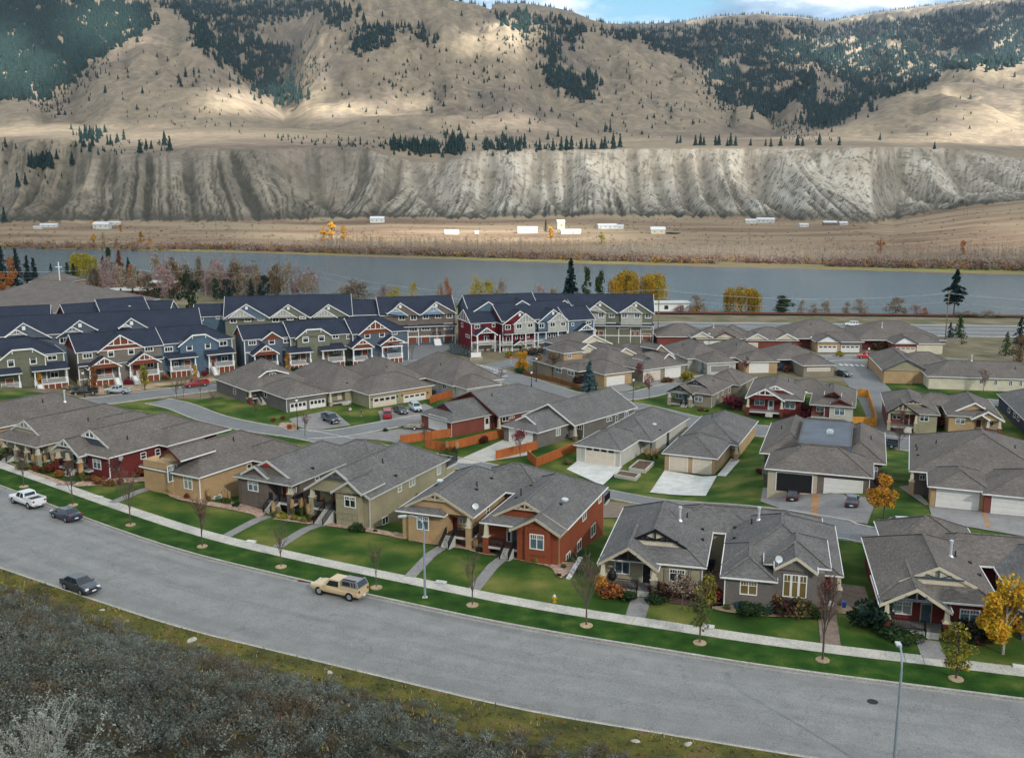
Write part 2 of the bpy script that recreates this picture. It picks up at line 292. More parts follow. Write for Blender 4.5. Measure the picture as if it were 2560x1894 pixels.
sx=N(t,'ShaderNodeSeparateXYZ'); t.links.new(uv.outputs[0],sx.inputs[0]); bands=ramp(t,sx.outputs[1],[(0,.80),(.04,.93),(.12,.90),(.2,1.0),(.27,.92),(.36,1.04),(.46,.97),(.52,.92),(.62,1.12),(.70,1.02),(.78,1.15),(.86,1.0),(.94,.93),(1,.78)],'B_SPLINE')
sm=ramp(t,nn.outputs['Fac'],[(.3,.86),(.5,1.0),(.7,1.13)]); cr=N(t,'ShaderNodeTexVoronoi'); cr.feature='DISTANCE_TO_EDGE'; cr.inputs['Scale'].default_value=.16; ge_=N(t,'ShaderNodeNewGeometry'); nv=N(t,'ShaderNodeTexNoise'); nv.inputs['Scale'].default_value=.5; nv.inputs['Detail'].default_value=4; t.links.new(ge_.outputs['Position'],nv.inputs['Vector']); va=N(t,'ShaderNodeVectorMath',operation='MULTIPLY_ADD'); va.inputs[1].default_value=(4,4,0); t.links.new(nv.outputs['Color'],va.inputs[0]); t.links.new(ge_.outputs['Position'],va.inputs[2]); t.links.new(va.outputs[0],cr.inputs['Vector'])
ck=ramp(t,cr.outputs['Distance'],[(0,.84),(.006,.86),(.010,1)]); st2=N(t,'ShaderNodeTexNoise'); st2.inputs['Scale'].default_value=.8; st2.inputs['Detail'].default_value=3; t.links.new(ge_.outputs['Position'],st2.inputs['Vector']); sp2=ramp(t,st2.outputs['Fac'],[(.26,.80),(.33,1),(.70,1),(.76,1.18)])
for f_ in (bands,sm,ck,sp2):
 mm=N(t,'ShaderNodeMix',data_type='RGBA',blend_type='MULTIPLY'); mm.inputs[0].default_value=1; t.links.new(src,mm.inputs[6]); t.links.new(f_,mm.inputs[7]); src=mm.outputs[2]
t.links.new(src,b.inputs['Base Color'])
mb=MB()
for i in range(len(XS)-1):
 x0,x1=XS[i],XS[i+1]; k=7
 for j in range(k):
  q=[]
  for (x,jj) in ((x0,j),(x1,j),(x1,j+1),(x0,j+1)):
   t=jj/k; y=(near_curb(x)+.42)*(1-t)+(far_curb(x)-.42)*t; crown=.10*(1-(2*t-1)**2)
   q.append((x,y,-.125+crown))
  mb.poly(q)
ro=mb.build('road','street_asphalt',smooth=True); tag(ro,'wide grey asphalt street curving along the hillside',kind='structure')
ul=ro.data.uv_layers.new(name='UVMap')
for i,l in enumerate(ro.data.loops):
 c=ro.data.vertices[l.vertex_index].co; a,b=float(near_curb(c.x)),float(far_curb(c.x)); ul.data[i].uv=(c.x*1.15,(c.y-a)/(b-a))
for far,s in ((True,1),(False,-1)):
 mb=MB(); prof=[(-.46*s,-.12,1),(-.05*s,-.14,1),(-.02*s,.0,0),(.0,.05,0),(.15*s,.05,0),(.16*s,-.2,0)]
 P=[[offc(x,d,far)[0]+Vector((0,0,z)) for (d,z,_) in prof] for x in XS]
 for i in range(len(XS)-1):
  for j in range(len(prof)-1): mb.poly([P[i][j],P[i+1][j],P[i+1][j+1],P[i][j+1]],prof[j][2])
 tag(mb.build('kerb',['concrete_kerb','gutter_concrete']),'pale concrete kerb on the '+('house side' if far else 'hillside')+' of the street',kind='structure')
SW0,SW1=4.0,5.75
strip('boulevard_lawn',.15,SW0+.02,.02,'lawn_dark',True,'green grass strip between kerb and pavement')
strip('pavement_bed',SW0,SW1+2.5,.012,'lawn',True,'turf edge along the pavement')
strip('roadside_verge',-3.6,-.15,.03,'verge_rough',False,'rough weedy verge beside the hillside kerb')
pv=thing('pavement','pale concrete pavement of cast slabs along the street','pavement',(0,0,0)); pv['kind']='structure'; del pv['category']
mb=MB(); mb.box(-.74,-(SW1-SW0)/2,-.06,.74,(SW1-SW0)/2,.03); slab=mb.mesh('slab',['concrete'])
x=-140.
while x<100:
 p,t,n=offc(x,(SW0+SW1)/2); link('slab',slab,pv,(p.x,p.y,.03+R.uniform(-.006,.006)),math.atan2(t.y,t.x)+R.uniform(-.004,.004)); x+=1.5*t.x
def drape(name,pts,dz,m,label=None,res=2.0,kind='structure',thick=0):
 """pts: list of (x,y) in metres"""
 bm=bmesh.new(); vs_=[bm.verts.new((p[0],p[1],0)) for p in pts]
 bm.faces.new(vs_); x0=min(p[0] for p in pts);x1=max(p[0] for p in pts);y0=min(p[1] for p in pts);y1=max(p[1] for p in pts)
 bmesh.ops.triangulate(bm,faces=bm.faces[:])
 for k in range(math.floor(x0/res)+1,math.ceil(x1/res)): bmesh.ops.bisect_plane(bm,geom=bm.verts[:]+bm.edges[:]+bm.faces[:],plane_co=(k*res,0,0),plane_no=(1,0,0))
 for k in range(math.floor(y0/res)+1,math.ceil(y1/res)): bmesh.ops.bisect_plane(bm,geom=bm.verts[:]+bm.edges[:]+bm.faces[:],plane_co=(0,k*res,0),plane_no=(0,1,0))
 for v in bm.verts: v.co.z=g(v.co.x,v.co.y)+dz
 for f in bm.faces:
  if f.normal.z<0: f.normal_flip()
 me=bpy.data.meshes.new(name); bm.to_mesh(me); bm.free(); me.materials.append(MAT[m]); o=bpy.data.objects.new(name,me); COL.objects.link(o)
 return tag(o,label,kind=kind)
def area(name,c,pts,dz,m,label=None,smooth=False,**k):
 w=[G(c,*p) for p in pts]; q=[(p.x,p.y) for p in w]
 if smooth:
  r=[]
  for i in range(len(q)):
   a,b=q[i],q[(i+1)%len(q)]; r+= [(a[0]*.75+b[0]*.25,a[1]*.75+b[1]*.25),(a[0]*.25+b[0]*.75,a[1]*.25+b[1]*.75)]
  q=r
 return drape(name,q,dz,m,label,**k)
def catm(P,n=6):
 out=[]
 for i in range(len(P)-1):
  a=P[max(0,i-1)];b=P[i];c=P[i+1];d=P[min(len(P)-1,i+2)]
  for k in range(n):
   t=k/n; out.append(.5*((2*b)+(c-a)*t+(2*a-5*b+4*c-d)*t*t+(3*b-a-3*c+d)*t**3))
 out.append(P[-1]); return out
def ribbon(name,pts,width,dz,m,label,c='p',kerb=True,step=2.0,kname='lane_kerb',klabel=None):
 P=catm([Vector((p.x,p.y,0)) for p in [G(c,*q) for q in pts]],8)
 Q=[P[0]]
 for p in P[1:]:
  if (p-Q[-1]).length>=step: Q.append(p)
 def side(d):
  o=[]
  for i,p in enumerate(Q):
   t=(Q[min(i+1,len(Q)-1)]-Q[max(i-1,0)]).normalized(); n=Vector((-t.y,t.x,0)); o.append(p+n*d)
  return o
 k=max(2,round(width/1.5)); L=[side(-width/2+width*j/k) for j in range(k+1)]
 mb=MB()
 for i in range(len(Q)-1):
  for j in range(k): mb.poly([(q.x,q.y,g(q.x,q.y)+dz) for q in (L[j+1][i],L[j][i],L[j][i+1],L[j+1][i+1])])
 o=mb.build(name,m,smooth=True); tag(o,label,kind='structure')
 if kerb:
  mb=MB()
  for s in (-1,1):
   A=side(s*width/2); B=side(s*(width/2+.28))
   for i in range(len(Q)-1):
    z=[g(q.x,q.y)+dz for q in (A[i],A[i+1],B[i],B[i+1])]; a0,a1,b0,b1=A[i],A[i+1],B[i],B[i+1]; h=.10
    mb.poly([(a0.x,a0.y,z[0]),(a1.x,a1.y,z[1]),(a1.x,a1.y,z[1]+h),(a0.x,a0.y,z[0]+h)]); mb.poly([(a0.x,a0.y,z[0]+h),(a1.x,a1.y,z[1]+h),(b1.x,b1.y,z[3]+h),(b0.x,b0.y,z[2]+h)]); mb.poly([(b0.x,b0.y,z[2]+h),(b1.x,b1.y,z[3]+h),(b1.x,b1.y,z[3]-.2),(b0.x,b0.y,z[2]-.2)])
  tag(mb.build(kname,'concrete_kerb'),klabel or ('pale kerbs edging the '+label),kind='structure')
 return Q
ribbon('road',[(-330,1068),(60,1022),(250,1002),(349,990),(497,972),(650,950),(800,930),(960,912),(1100,910),(1200,925),(1290,950),(1420,990),(1601,1024),(1733,1055),(1907,1078),(2242,1108),(2700,1165)],8.5,.07,'asphalt_lane','street passing in front of the townhouses and through the bungalows')
ribbon('lane',[(392,1003),(450,1016),(533,1047),(640,1070),(761,1087),(950,1125),(1152,1160),(1350,1203),(1545,1240),(1800,1275),(2052,1312),(2142,1333),(2560,1400),(2900,1450)],5.6,.075,'asphalt_lane','narrow lane behind the front row of houses')
ribbon('lane',[(770,1088),(850,1083),(930,1069),(1000,1056),(1075,1043)],5.6,.08,'asphalt_lane','lane branching to the driveway with the trailer')
ribbon('road',[(1440,988),(1520,992),(1595,988),(1703,962),(1850,927),(2000,905),(2100,895),(2250,895),(2420,905)],6.5,.065,'asphalt_lane','side street rising between the bungalows')
ribbon('road',[(2105,899),(2130,915),(2152,945),(2178,975),(2205,1010),(2225,1050),(2236,1100)],9.0,.06,'asphalt_lane','cul de sac running down between two pairs of bungalows',kerb=False)
ribbon('road',[(1215,920),(1290,905),(1345,893),(1400,872)],8,.062,'asphalt_lane','street arm leaving the junction behind the golden tree',kerb=False)
ribbon('road',[(2440,1003),(2500,1008),(2600,1018)],6,.065,'asphalt_lane','short lane by the cream house',kerb=True)
area('driveway','T3',[(395,612),(880,588),(850,640),(720,690),(620,760),(480,770),(400,720)],.05,'asphalt_lane','asphalt forecourt of the brown and blue townhouses')
area('driveway','6',[(785,800),(1140,852),(975,1003),(690,872)],.10,'concrete_white','white concrete driveway of the pale grey bungalow')
area('driveway','6',[(1472,880),(1890,925),(1800,1085),(1352,1056)],.10,'concrete_white','pale concrete driveway of the twin door tan bungalow')
area('path','6',[(1890,925),(1960,930),(2075,800),(2000,785)],.11,'concrete_white','pale path beside the tan bungalow')
area('driveway','5',[(2095,640),(2370,660),(2300,760),(1850,830),(1690,820)],.10,'concrete','concrete driveway of the taupe bungalow with the gable')
area('driveway','5',[(820,620),(960,592),(1290,548),(1470,535),(1640,570),(1270,640),(1270,665),(1100,640)],.10,'concrete_grey','driveway where the flat trailer is parked')
area('driveway','5',[(390,470),(690,405),(760,420),(885,522),(560,568),(430,520)],.10,'concrete_grey','driveway where the navy pickup is parked')
area('driveway','5',[(1100,410),(1480,350),(1540,380),(1465,468),(1128,498)],.10,'concrete_grey','driveway shared by the red van and two cars')
area('driveway','7',[(150,1020),(1060,1112),(985,1312),(440,1240),(130,1130)],.10,'concrete_grey','driveway of the bungalow with the flat roof deck')
area('driveway','7',[(540,1068),(606,1075),(585,1258),(530,1250)],.125,'paver_orange','tan paver band dividing the driveway')
area('driveway','7',[(1470,1155),(2300,1250),(2300,1420),(1500,1285)],.10,'concrete_grey','driveway of the tan and red double bungalow')
area('driveway','7',[(1893,1222),(1925,1226),(1968,1345),(1935,1340)],.125,'paver_orange','tan paver band between two driveways')
area('path','7',[(1235,1012),(1330,1000),(1480,1155),(1450,1165),(1385,1120)],.10,'concrete_grey','grey path beside the tan bungalow garage')
area('driveway','T5',[(800,850),(1230,880),(1220,925),(900,925)],.10,'concrete_grey','driveway holding the black pickup')
area('driveway','T4',[(790,995),(1000,965),(1075,1018),(905,1052)],.10,'concrete_grey','driveway of the tan bungalow with a turret')
area('driveway','T4',[(1150,955),(1300,930),(1510,965),(1275,1000)],.10,'concrete_grey','driveway of the double garage bungalow')
area('driveway','T5',[(290,690),(730,690),(760,740),(420,730)],.09,'concrete_grey','driveway before the white twin garages')
area('driveway','6',[(970,1128),(1290,1158),(1100,1260),(960,1262)],.10,'paver_brown','brown paved pad behind the rust red house')
area('courtyard','e',[(1560,1150),(1640,640),(1850,640),(1850,1440),(1820,1560),(1560,1520)],.03,'paver_brown','brown yard between the beige and the grey house')
area('courtyard','f',[(1715,1140),(2100,1190),(2200,1500),(1960,1500),(1720,1390)],.03,'paver_brown','brown gravel yard beside the grey house')
beds=[('b',[(-60,1072),(130,1100),(470,1195),(450,1258),(340,1300),(290,1240),(150,1200),(-60,1168)]),('b',[(560,1240),(780,1250),(1180,1335),(1110,1390),(900,1360),(700,1330),(530,1310)]),
('b',[(1310,1360),(1420,1330),(1930,1440),(2260,1500),(2400,1560),(2400,1600),(2100,1530),(1800,1480),(1500,1430),(1250,1400)]),('c',[(0,1150),(190,1190),(670,1285),(650,1345),(400,1310),(150,1240),(0,1210)]),
('c',[(820,1290),(1080,1200),(1300,1140),(1330,1330),(1500,1400),(1490,1490),(1250,1470),(1000,1390),(790,1370)]),('d',[(420,1140),(640,1160),(1110,1240),(1350,1250),(1150,1475),(1040,1440),(1020,1360),(950,1300),(700,1250),(400,1190)]),
('4',[(20,800),(300,900),(480,960),(560,985),(520,1000),(440,975),(310,928),(100,835)]),('4',[(560,1005),(640,965),(900,950),(1290,925),(1255,962),(950,992),(640,1010)]),('4',[(1290,1040),(1640,1125),(2130,1200),(2070,1252),(1950,1215),(1600,1150),(1380,1110)]),
('5',[(300,500),(430,500),(470,530),(440,575),(330,545)])]
for k,(c,q) in enumerate(beds): area('rock_bed',c,q,.09,'rock_bed','pinkish river rock bed '+['before the taupe house','between the porch steps','under the olive house wall','before the tan house','beside the tan porch','before the rust red house','before the beige porches','before the maroon house','before the tan stucco house','at the lamp by the lane'][k],smooth=True)
area('mulch_bed','e',[(860,1470),(1510,1535),(1830,1560),(2000,1620),(1500,1640),(1000,1580)],.08,'mulch','dark mulch bed under the shrubs of the beige house',smooth=True)
area('gravel_bed','f',[(0,1440),(160,1430),(850,1520),(1480,1560),(1500,1620),(1000,1610),(700,1605),(400,1575),(0,1510)],.08,'sandy','sandy gravel bed before the grey house',smooth=True)
area('gravel_bed','f',[(1690,1375),(1960,1500),(1900,1590),(1680,1545)],.085,'sandy','sandy bed beside the grey house steps',smooth=True)
area('mulch_bed','g',[(1060,1500),(1830,1500),(1900,1640),(1500,1620),(1100,1600)],.08,'mulch','dark bed under the maroon house windows',smooth=True)
area('garden_bed','T1',[(620,1360),(1420,1340),(2060,1270),(2100,1300),(1420,1385),(900,1450),(640,1420)],.035,'sandy','sandy garden strip before the townhouses',smooth=True)
area('garden_bed','T2',[(1340,770),(1880,735),(1980,780),(1700,830),(1350,840)],.035,'sandy','rocky garden strip behind the taupe bungalows',smooth=True)
area('lawn','T1',[(1600,1350),(1700,1335),(2050,1318),(2050,1330),(1720,1365),(1420,1368)],.10,'lawn','small lawn before the blue townhouses')
area('lawn','T1',[(1640,1500),(2060,1460),(2260,1560),(2260,1640),(2060,1600),(1800,1540)],.055,'lawn','lawn wedge between the street and the lane')
def marks(name,c,segs,w,label):
 mb=MB()
 for a,b in segs:
  A=G(c,*a);B=G(c,*b); d=(B-A); d.z=0; L=max(1,int(d.length)); d.normalize(); n=Vector((-d.y,d.x,0))*w/2
  for i in range(L):
   p=A.lerp(B,i/L);q=A.lerp(B,(i+1)/L)
   mb.poly([(r.x,r.y,g(r.x,r.y)+.10) for r in (p-n,q-n,q+n,p+n)])
 return tag(mb.build(name,'white_paint'),label,kind='structure')
marks('road_marking','T3',[((1090+i*30,795+i*9),(1135+i*30,792+i*9)) for i in range(8)],.5,'row of white crossing bars at the junction')
marks('road_marking','T3',[((1195+i*42,868-i*6),(1235+i*42,872-i*6)) for i in range(4)],.5,'second row of white crossing bars at the junction')
marks('road_marking','T3',[((1225,910),(1375,893))],.45,'white stop line at the junction')
marks('road_marking','T5',[((515+i*50,783+i*2),(545+i*50,796+i*2)) for i in range(5)],.6,'white crossing bars at the far cul de sac')
def paved(name,label,c,a,b,w=1.25,L=1.5,m='concrete_grey'):
 A=G(c,*a);B=G(c,*b); d=B-A; ln=Vector((d.x,d.y,0)).length; n=max(1,round(ln/L)); rz=math.atan2(d.y,d.x)
 root=thing(name,label,None,(0,0,0)); root['kind']='structure'; mb=MB(); mb.box(-ln/n/2+.015,-w/2,-.08,ln/n/2-.015,w/2,.06); me=mb.mesh('slab',[m])
 for i in range(n):
  p=A.lerp(B,(i+.5)/n); o=link('slab',me,root,(p.x,p.y,g(p.x,p.y)+R.uniform(0,.01)),rz)
  q0,q1=A.lerp(B,i/n),A.lerp(B,(i+1)/n); o.rotation_euler=(0,-math.atan2(g(q1.x,q1.y)-g(q0.x,q0.y),ln/n),rz)
paved('path','grey slab path to the steps of the tan stucco house','1',(620,238),(872,150))
paved('path','grey slab path to the steps of the taupe house','1',(1255,422),(1495,312))
paved('path','grey slab path to the steps of the olive house','1',(1540,482),(1790,352))
paved('path','grey slab path to the steps of the tan house','2',(385,650),(580,475))
paved('path','grey slab path to the steps of the rust red house','2',(745,718),(915,535))
paved('path','wide slab path to the beige house','2',(1640,870),(1672,765),1.9)
paved('path','slab path to the steps of the grey house','3',(925,1025),(898,810),1.7,m='paver_brown')
paved('path','slab path to the steps of the maroon house','3',(1500,1105),(1460,1000),2.0)
paved('path','path of the maroon brick house at the left','a',(860,1395),(950,1340),2.0,m='paver_brown')
def band(name,pts,w,dz,m,label,kerb=False,**k): return ribbon(name,pts,w,dz,m,label,kerb=kerb,step=6,**k)
HW=[(1300,816),(1600,819),(2000,823),(2300,826),(2560,829),(2900,833)]
band('highway',HW,23,.10,'asphalt_lane','two way highway along the river')
def shifted(pts,dy): return [(a,b+dy) for a,b in pts]
for dy,lab in ((-13.2,'far'),(-4.5,'middle'),(5,'near'),(14.5,'town side')):
 band('road_marking',shifted(HW,dy),.5 if dy in(-4.5,5) else 1.1,.16,'concrete_white','pale line along the '+lab+' edge of the highway')
band('railway_bed',[(1200,779),(1640,784),(2000,787),(2560,793),(3000,797)],5,.5,'mulch','dark ballast of the railway line by the river')
for o_ in (-.75,.75):
 pass
mb=MB(); A=[G('p',*q) for q in [(1200,779),(1640,784),(2000,787),(2560,793),(3000,797)]]
for a,b in zip(A,A[1:]):
 n=(b-a).normalized(); n=Vector((-n.y,n.x,0))
 for s in (-.75,.75):
  mb.beam(a+n*s+Vector((0,0,.62)),b+n*s+Vector((0,0,.62)),.12,.2)
tag(mb.build('railway_track','trimc_rust'),'rusty rails on the ballast bed by the river','railway track',kind='thing')
mb=MB(); 
for i in range(24):
 x0=-1500+i*125
 for j in range(10): mb.poly([(x0,345+j*70,-10),(x0+125,345+j*70,-10),(x0+125,415+j*70,-10),(x0,415+j*70,-10)])
m=bpy.data.materials.new('river_water'); m.use_nodes=True; t=m.node_tree; b=t.nodes['Principled BSDF']; b.inputs['Roughness'].default_value=.16; b.inputs['IOR'].default_value=1.33; b.inputs['Base Color'].default_value=(.055,.10,.125,1)
ge=N(t,'ShaderNodeNewGeometry'); mpp=N(t,'ShaderNodeMapping'); mpp.inputs['Scale'].default_value=(.35,1.0,1); t.links.new(ge.outputs['Position'],mpp.inputs[0])
no=N(t,'ShaderNodeTexNoise'); no.inputs['Scale'].default_value=.55; no.inputs['Detail'].default_value=6; no.inputs['Roughness'].default_value=.65; t.links.new(mpp.outputs[0],no.inputs['Vector'])
bp=N(t,'ShaderNodeBump'); bp.inputs['Strength'].default_value=1.0; bp.inputs['Distance'].default_value=.30; t.links.new(no.outputs['Fac'],bp.inputs['Height']); t.links.new(bp.outputs[0],b.inputs['Normal'])
n5=N(t,'ShaderNodeTexNoise'); n5.inputs['Scale'].default_value=.02; n5.inputs['Detail'].default_value=5; t.links.new(mpp.outputs[0],n5.inputs['Vector']); t.links.new(ramp(t,n5.outputs['Fac'],[(.35,(.022,.060,.082)),(.65,(.04,.088,.115))]),b.inputs['Base Color'])
MAT['river_water']=m
tag(mb.build('river',m),'slate blue river with wind ripples',kind='structure')
# ---------------------------------------------------------------- far bank, bluffs, mountains
def pl(pts): 
 a=np.array(pts,float); return lambda x: np.interp(x,a[:,0],a[:,1])
foot_y=pl([(-900,558),(0,553),(120,556),(300,553),(600,556),(820,548),(1000,545),(1200,548),(1500,541),(1800,546),(2000,552),(2150,560),(2250,540),(2400,515),(2560,498),(3400,480)])
top_y=pl([(-900,360),(0,352),(120,350),(220,352),(300,372),(420,382),(520,374),(640,374),(760,372),(850,374),(935,372),(985,392),(1040,404),(1120,408),(1175,384),(1230,376),(1400,375),(1800,373),(2250,370),(2330,373),(2420,386),(2500,398),(2560,404),(3400,400)])
def ztop(px_,Y,y): return HC+(YH-y)*Y/FX*1.02
bench_y=pl([(-900,300),(0,318),(200,312),(350,322),(600,318),(850,332),(1100,352),(1500,360),(1700,352),(2000,345),(2200,352),(2560,358),(3400,350)])
HILLS=[ # crest distance, base distance, outline in the photograph
(2050,1700,[(-60,330),(8,288),(40,268),(80,257),(133,256),(160,275),(176,300),(200,340)]),
(2900,1800,[(-200,330),(60,330),(120,270),(173,236),(260,180),(343,112),(403,84),(470,72),(530,74),(560,86),(605,141),(645,185),(685,226),(735,268),(800,340)]),
(3500,2100,[(-900,-260),(-300,-160),(0,-110),(200,-60),(371,0),(423,8),(480,38),(530,62),(556,76),(620,170),(700,290)]),
(5200,2600,[(300,40),(380,0),(443,6),(520,10),(600,8),(700,-2),(800,-18),(900,-20),(1042,16),(1150,60),(1250,200)]),
(3400,1900,[(560,330),(640,280),(717,258),(760,180),(790,95),(830,30),(870,2),(920,-6),(980,2),(1042,15),(1120,26),(1203,41),(1262,62),(1296,84),(1318,120),(1344,175),(1375,205),(1405,224),(1445,268),(1470,300),(1500,345)]),
(3950,2100,[(1150,330),(1200,120),(1235,42),(1290,46),(1364,52),(1430,66),(1490,80),(1560,100),(1640,128),(1700,152),(1733,172),(1781,222),(1841,272),(1886,302),(1930,350)]),
(4400,3000,[(1200,200),(1235,38),(1300,36),(1364,44),(1420,55),(1460,72),(1500,88),(1560,200)]),
(5600,2900,[(1300,200),(1480,82),(1560,84),(1660,81),(1760,66),(1861,61),(1960,68),(2015,77),(2060,76),(2120,110),(2200,150),(2300,190),(2400,230)]),
(6100,3200,[(1850,200),(1990,88),(2060,70),(2144,56),(2240,44),(2345,31),(2440,16),(2560,2),(2800,-40),(3400,-120)]),
(2500,1800,[(1940,350),(2000,330),(2051,318),(2100,290),(2144,266),(2180,245),(2216,230),(2281,222),(2340,217),(2400,222),(2480,232),(2560,240),(2700,250),(3400,240)]),
(3200,2200,[(2130,320),(2200,250),(2281,203),(2345,172),(2420,166),(2500,164),(2560,158),(2700,140),(3400,120)]),
(2850,2200,[(1880,345),(1900,310),(1914,294),(1935,262),(1958,247),(1970,256),(1982,274),(2000,310),(2010,345)]),
(2700,2200,[(1790,345),(1813,278),(1828,272),(1841,271),(1865,285),(1886,302),(1920,345)]),
(2950,2300,[(2000,340),(2020,316),(2060,278),(2110,250),(2165,234),(2200,240),(2230,300)]),
(3600,2600,[(1960,310),(1975,200),(1990,170),(2030,185),(2063,198),(2070,240),(2080,300)]),
(4300,3100,[(1720,300),(1755,150),(1765,137),(1800,150),(1861,173),(1850,195),(1870,260)]),
(1750,1350,[(930,372),(960,368),(1000,362),(1060,364),(1120,368),(1160,366),(1230,370),(1300,374)]),
]
def mountains():
 cols=np.linspace(-560,3120,920)          # as photograph columns
 A=(cols-CX)/FX/ct*1.0
 Ys=np.concatenate([np.arange(395,880,9.),np.arange(880,1130,4.5),np.arange(1130,1900,11.),1900*np.power(6900/1900,np.linspace(0,1,230))])
 nc,nr=len(cols),len(Ys)
 AA,YY=np.meshgrid(A,Ys); XX=AA*YY*1.0; CC=np.repeat(cols[None,:],nr,0)
 sh=np.interp(XX,[p.x for p in FSH],[p.y for p in FSH])
 FYf=foot_y(cols); Yf=np.clip((HC+3)*FX/(FYf-YH)*.985,880,1010)[None,:]; Yf=np.repeat(Yf,nr,0); 
 zf=HC-(np.repeat(FYf[None,:],nr,0)-YH)*Yf/FX
 rng=np.random.RandomState(3)
 def nz(x,y,s,o=0,oct=4):
  out=np.zeros_like(x); a=1; f=s; tot=0
  for k in range(oct):
   r=np.random.RandomState(50+o*7+k).rand(256,256); xi=x*f+37.7*k; yi=y*f+11.3*k; x0=np.floor(xi).astype(int); y0=np.floor(yi).astype(int); fx=xi-x0; fy=yi-y0; fx=fx*fx*(3-2*fx); fy=fy*fy*(3-2*fy)
   v=(r[x0%256,y0%256]*(1-fx)+r[(x0+1)%256,y0%256]*fx)*(1-fy)+(r[x0%256,(y0+1)%256]*(1-fx)+r[(x0+1)%256,(y0+1)%256]*fx)*fy
   out+=a*(v*2-1); tot+=a; a*=.5; f*=2.03
  return out/tot
 t=np.clip((YY-sh)/(Yf-sh),0,1)
 Z=-12+2.6*sst(-4,10,YY-sh)+ (zf+9.4)*t**1.2 + nz(XX,YY,.02,1)*.8*np.clip(t*8,0,1)
 Z=np.where(YY<sh-4,-13,Z)
 TYc=top_y(cols); run=np.interp(cols,[-900,0,150,300,600,1000,1200,2100,2300,2560,3400],[420,420,380,320,260,250,190,190,240,300,320])
 Yt=Yf+np.repeat(run[None,:],nr,0); zt=HC+(YH-np.repeat(TYc[None,:],nr,0))*Yt/FX
 s=np.clip((YY-Yf)/(Yt-Yf),0,1)
 wob=nz(XX,YY*.12,.008,2)*16+nz(XX,YY,.05,6)*2.2
 xx=XX+wob+(YY-Yf)*np.interp(CC,[0,700,900,1200,2560],[.34,.3,.0,-.08,.1])
 Hb=zt-zf; face=zf+Hb*np.power(s,.92)
 Zb=face.copy(); lat=np.full_like(Z,99.)
 def gul(per,seed,e0,e1,k,depthc,wmul=1):
  nonlocal Zb,lat
  kk=np.floor(xx/per); r=np.random.RandomState(seed).rand(6000)
  for dj in (-1,0,1):
   j=(kk+dj).astype(int)+3000; c=(kk+dj+.15+.7*r[j%6000])*per; ex=e0+(e1-e0)*r[(j*7+1)%6000]; ex=1+(ex-1)*depthc; k2=k*(.8+.5*r[(j*3+2)%6000])
   fl=zf+Hb*np.power(s,.92*ex); dx=np.abs(xx-c); z=fl+k2*dx
   up=z<Zb; Zb=np.where(up,z,Zb); l=np.where(s<.93,dx/np.maximum((.5+(ex-1)*2.2*wmul)*(1.55-1.35*s),.4),99); lat=np.minimum(lat,l)
 dc=np.interp(CC,[-900,0,250,300,700,860,930,1000,1150,1200,1260,2200,2300,2400,3000],[.8,.9,.7,.40,.32,.6,1.3,1.4,1.0,1.3,1.35,1.3,1.6,1.3,1.2])
 for cpx,ex,k2,wd in ((885,4.5,.5,9),(1135,3.6,.55,8),(2225,5,.5,10),(1430,4.2,.8,6),(60,4,.45,9),(1690,4.5,.8,7),(2430,3.5,.6,8)):
  dx=np.abs((CC-cpx)*YY/2560+(YY-Yf)*.18+nz(XX,YY,.02,15)*5); fl=zf+Hb*np.power(s,ex); z=fl+k2*dx; up=z<Zb; Zb=np.where(up,z,Zb); lat=np.minimum(lat,np.where(s<.95,dx/(wd*(1.5-1.3*s)),99))
 gul(82.,5,2.0,5.0,.85,dc,.55); gul(37.,9,1.2,3.4,1.0,dc,.5); gul(14.,12,1.03,1.5,1.15,np.maximum(dc,.6),.8); gul(6.5,13,1.01,1.16,1.0,np.maximum(dc,.8),.6)
 Zb=Zb+nz(XX,YY,.07,7)*1.0*np.sin(np.pi*np.clip(s,0,1))
 Zb=np.where(s>=1,zt,Zb); Z=np.where(YY>Yf,Zb,Z)
 gully=np.where((YY>Yf)&(s<1),np.clip(1.2-lat+.7*nz(XX,YY,.09,8),0,1)*np.clip(1.35-s,0,1),0)
 BYc=bench_y(cols); Yb=2000.; zb=HC+(YH-np.repeat(BYc[None,:],nr,0))*Yb/FX
 tb=np.clip((YY-Yt)/(Yb-Yt),0,1)
 Z=np.where(YY>Yt,zt+(zb-zt)*tb+nz(XX,YY,.004,4)*5*np.sin(np.pi*tb),Z)
 base=zb+(YY-Yb)*.02
 Z=np.where(YY>Yb,base,Z)
 ridge=1-np.abs(nz(XX,YY,.0032,11,5))*2.0
 rough=nz(XX,YY,.0016,12,6); fine=nz(XX,YY,.012,13,4)
 hid=np.zeros_like(Z)
 for k,(D,D0,outl) in enumerate(HILLS):
  o=np.array(outl,float); yc=np.interp(cols,o[:,0],o[:,1]); wob_c=np.interp(cols,np.linspace(-600,3200,60),np.random.RandomState(k).rand(60)*2-1)
  Dc=np.repeat((D*(1+.05*wob_c))[None,:],nr,0); ycr=np.repeat(yc[None,:],nr,0)
  zc=HC+(YH-ycr)*Dc/FX
  inside=(cols>=o[0,0])&(cols<=o[-1,0]); ins=np.repeat(inside[None,:],nr,0)
  z0=HC+(YH-352)*D0/FX
  tt=np.clip((YY-D0)/(Dc-D0),0,1.0); pr=.62*tt+.38*np.sin(tt*np.pi/2)**1.5
  pr=np.where(tt<1,pr,1)
  zz=z0+(zc-z0)*pr
  amp=(zc-z0)*.20*np.sin(np.pi*np.clip(tt,0,1))
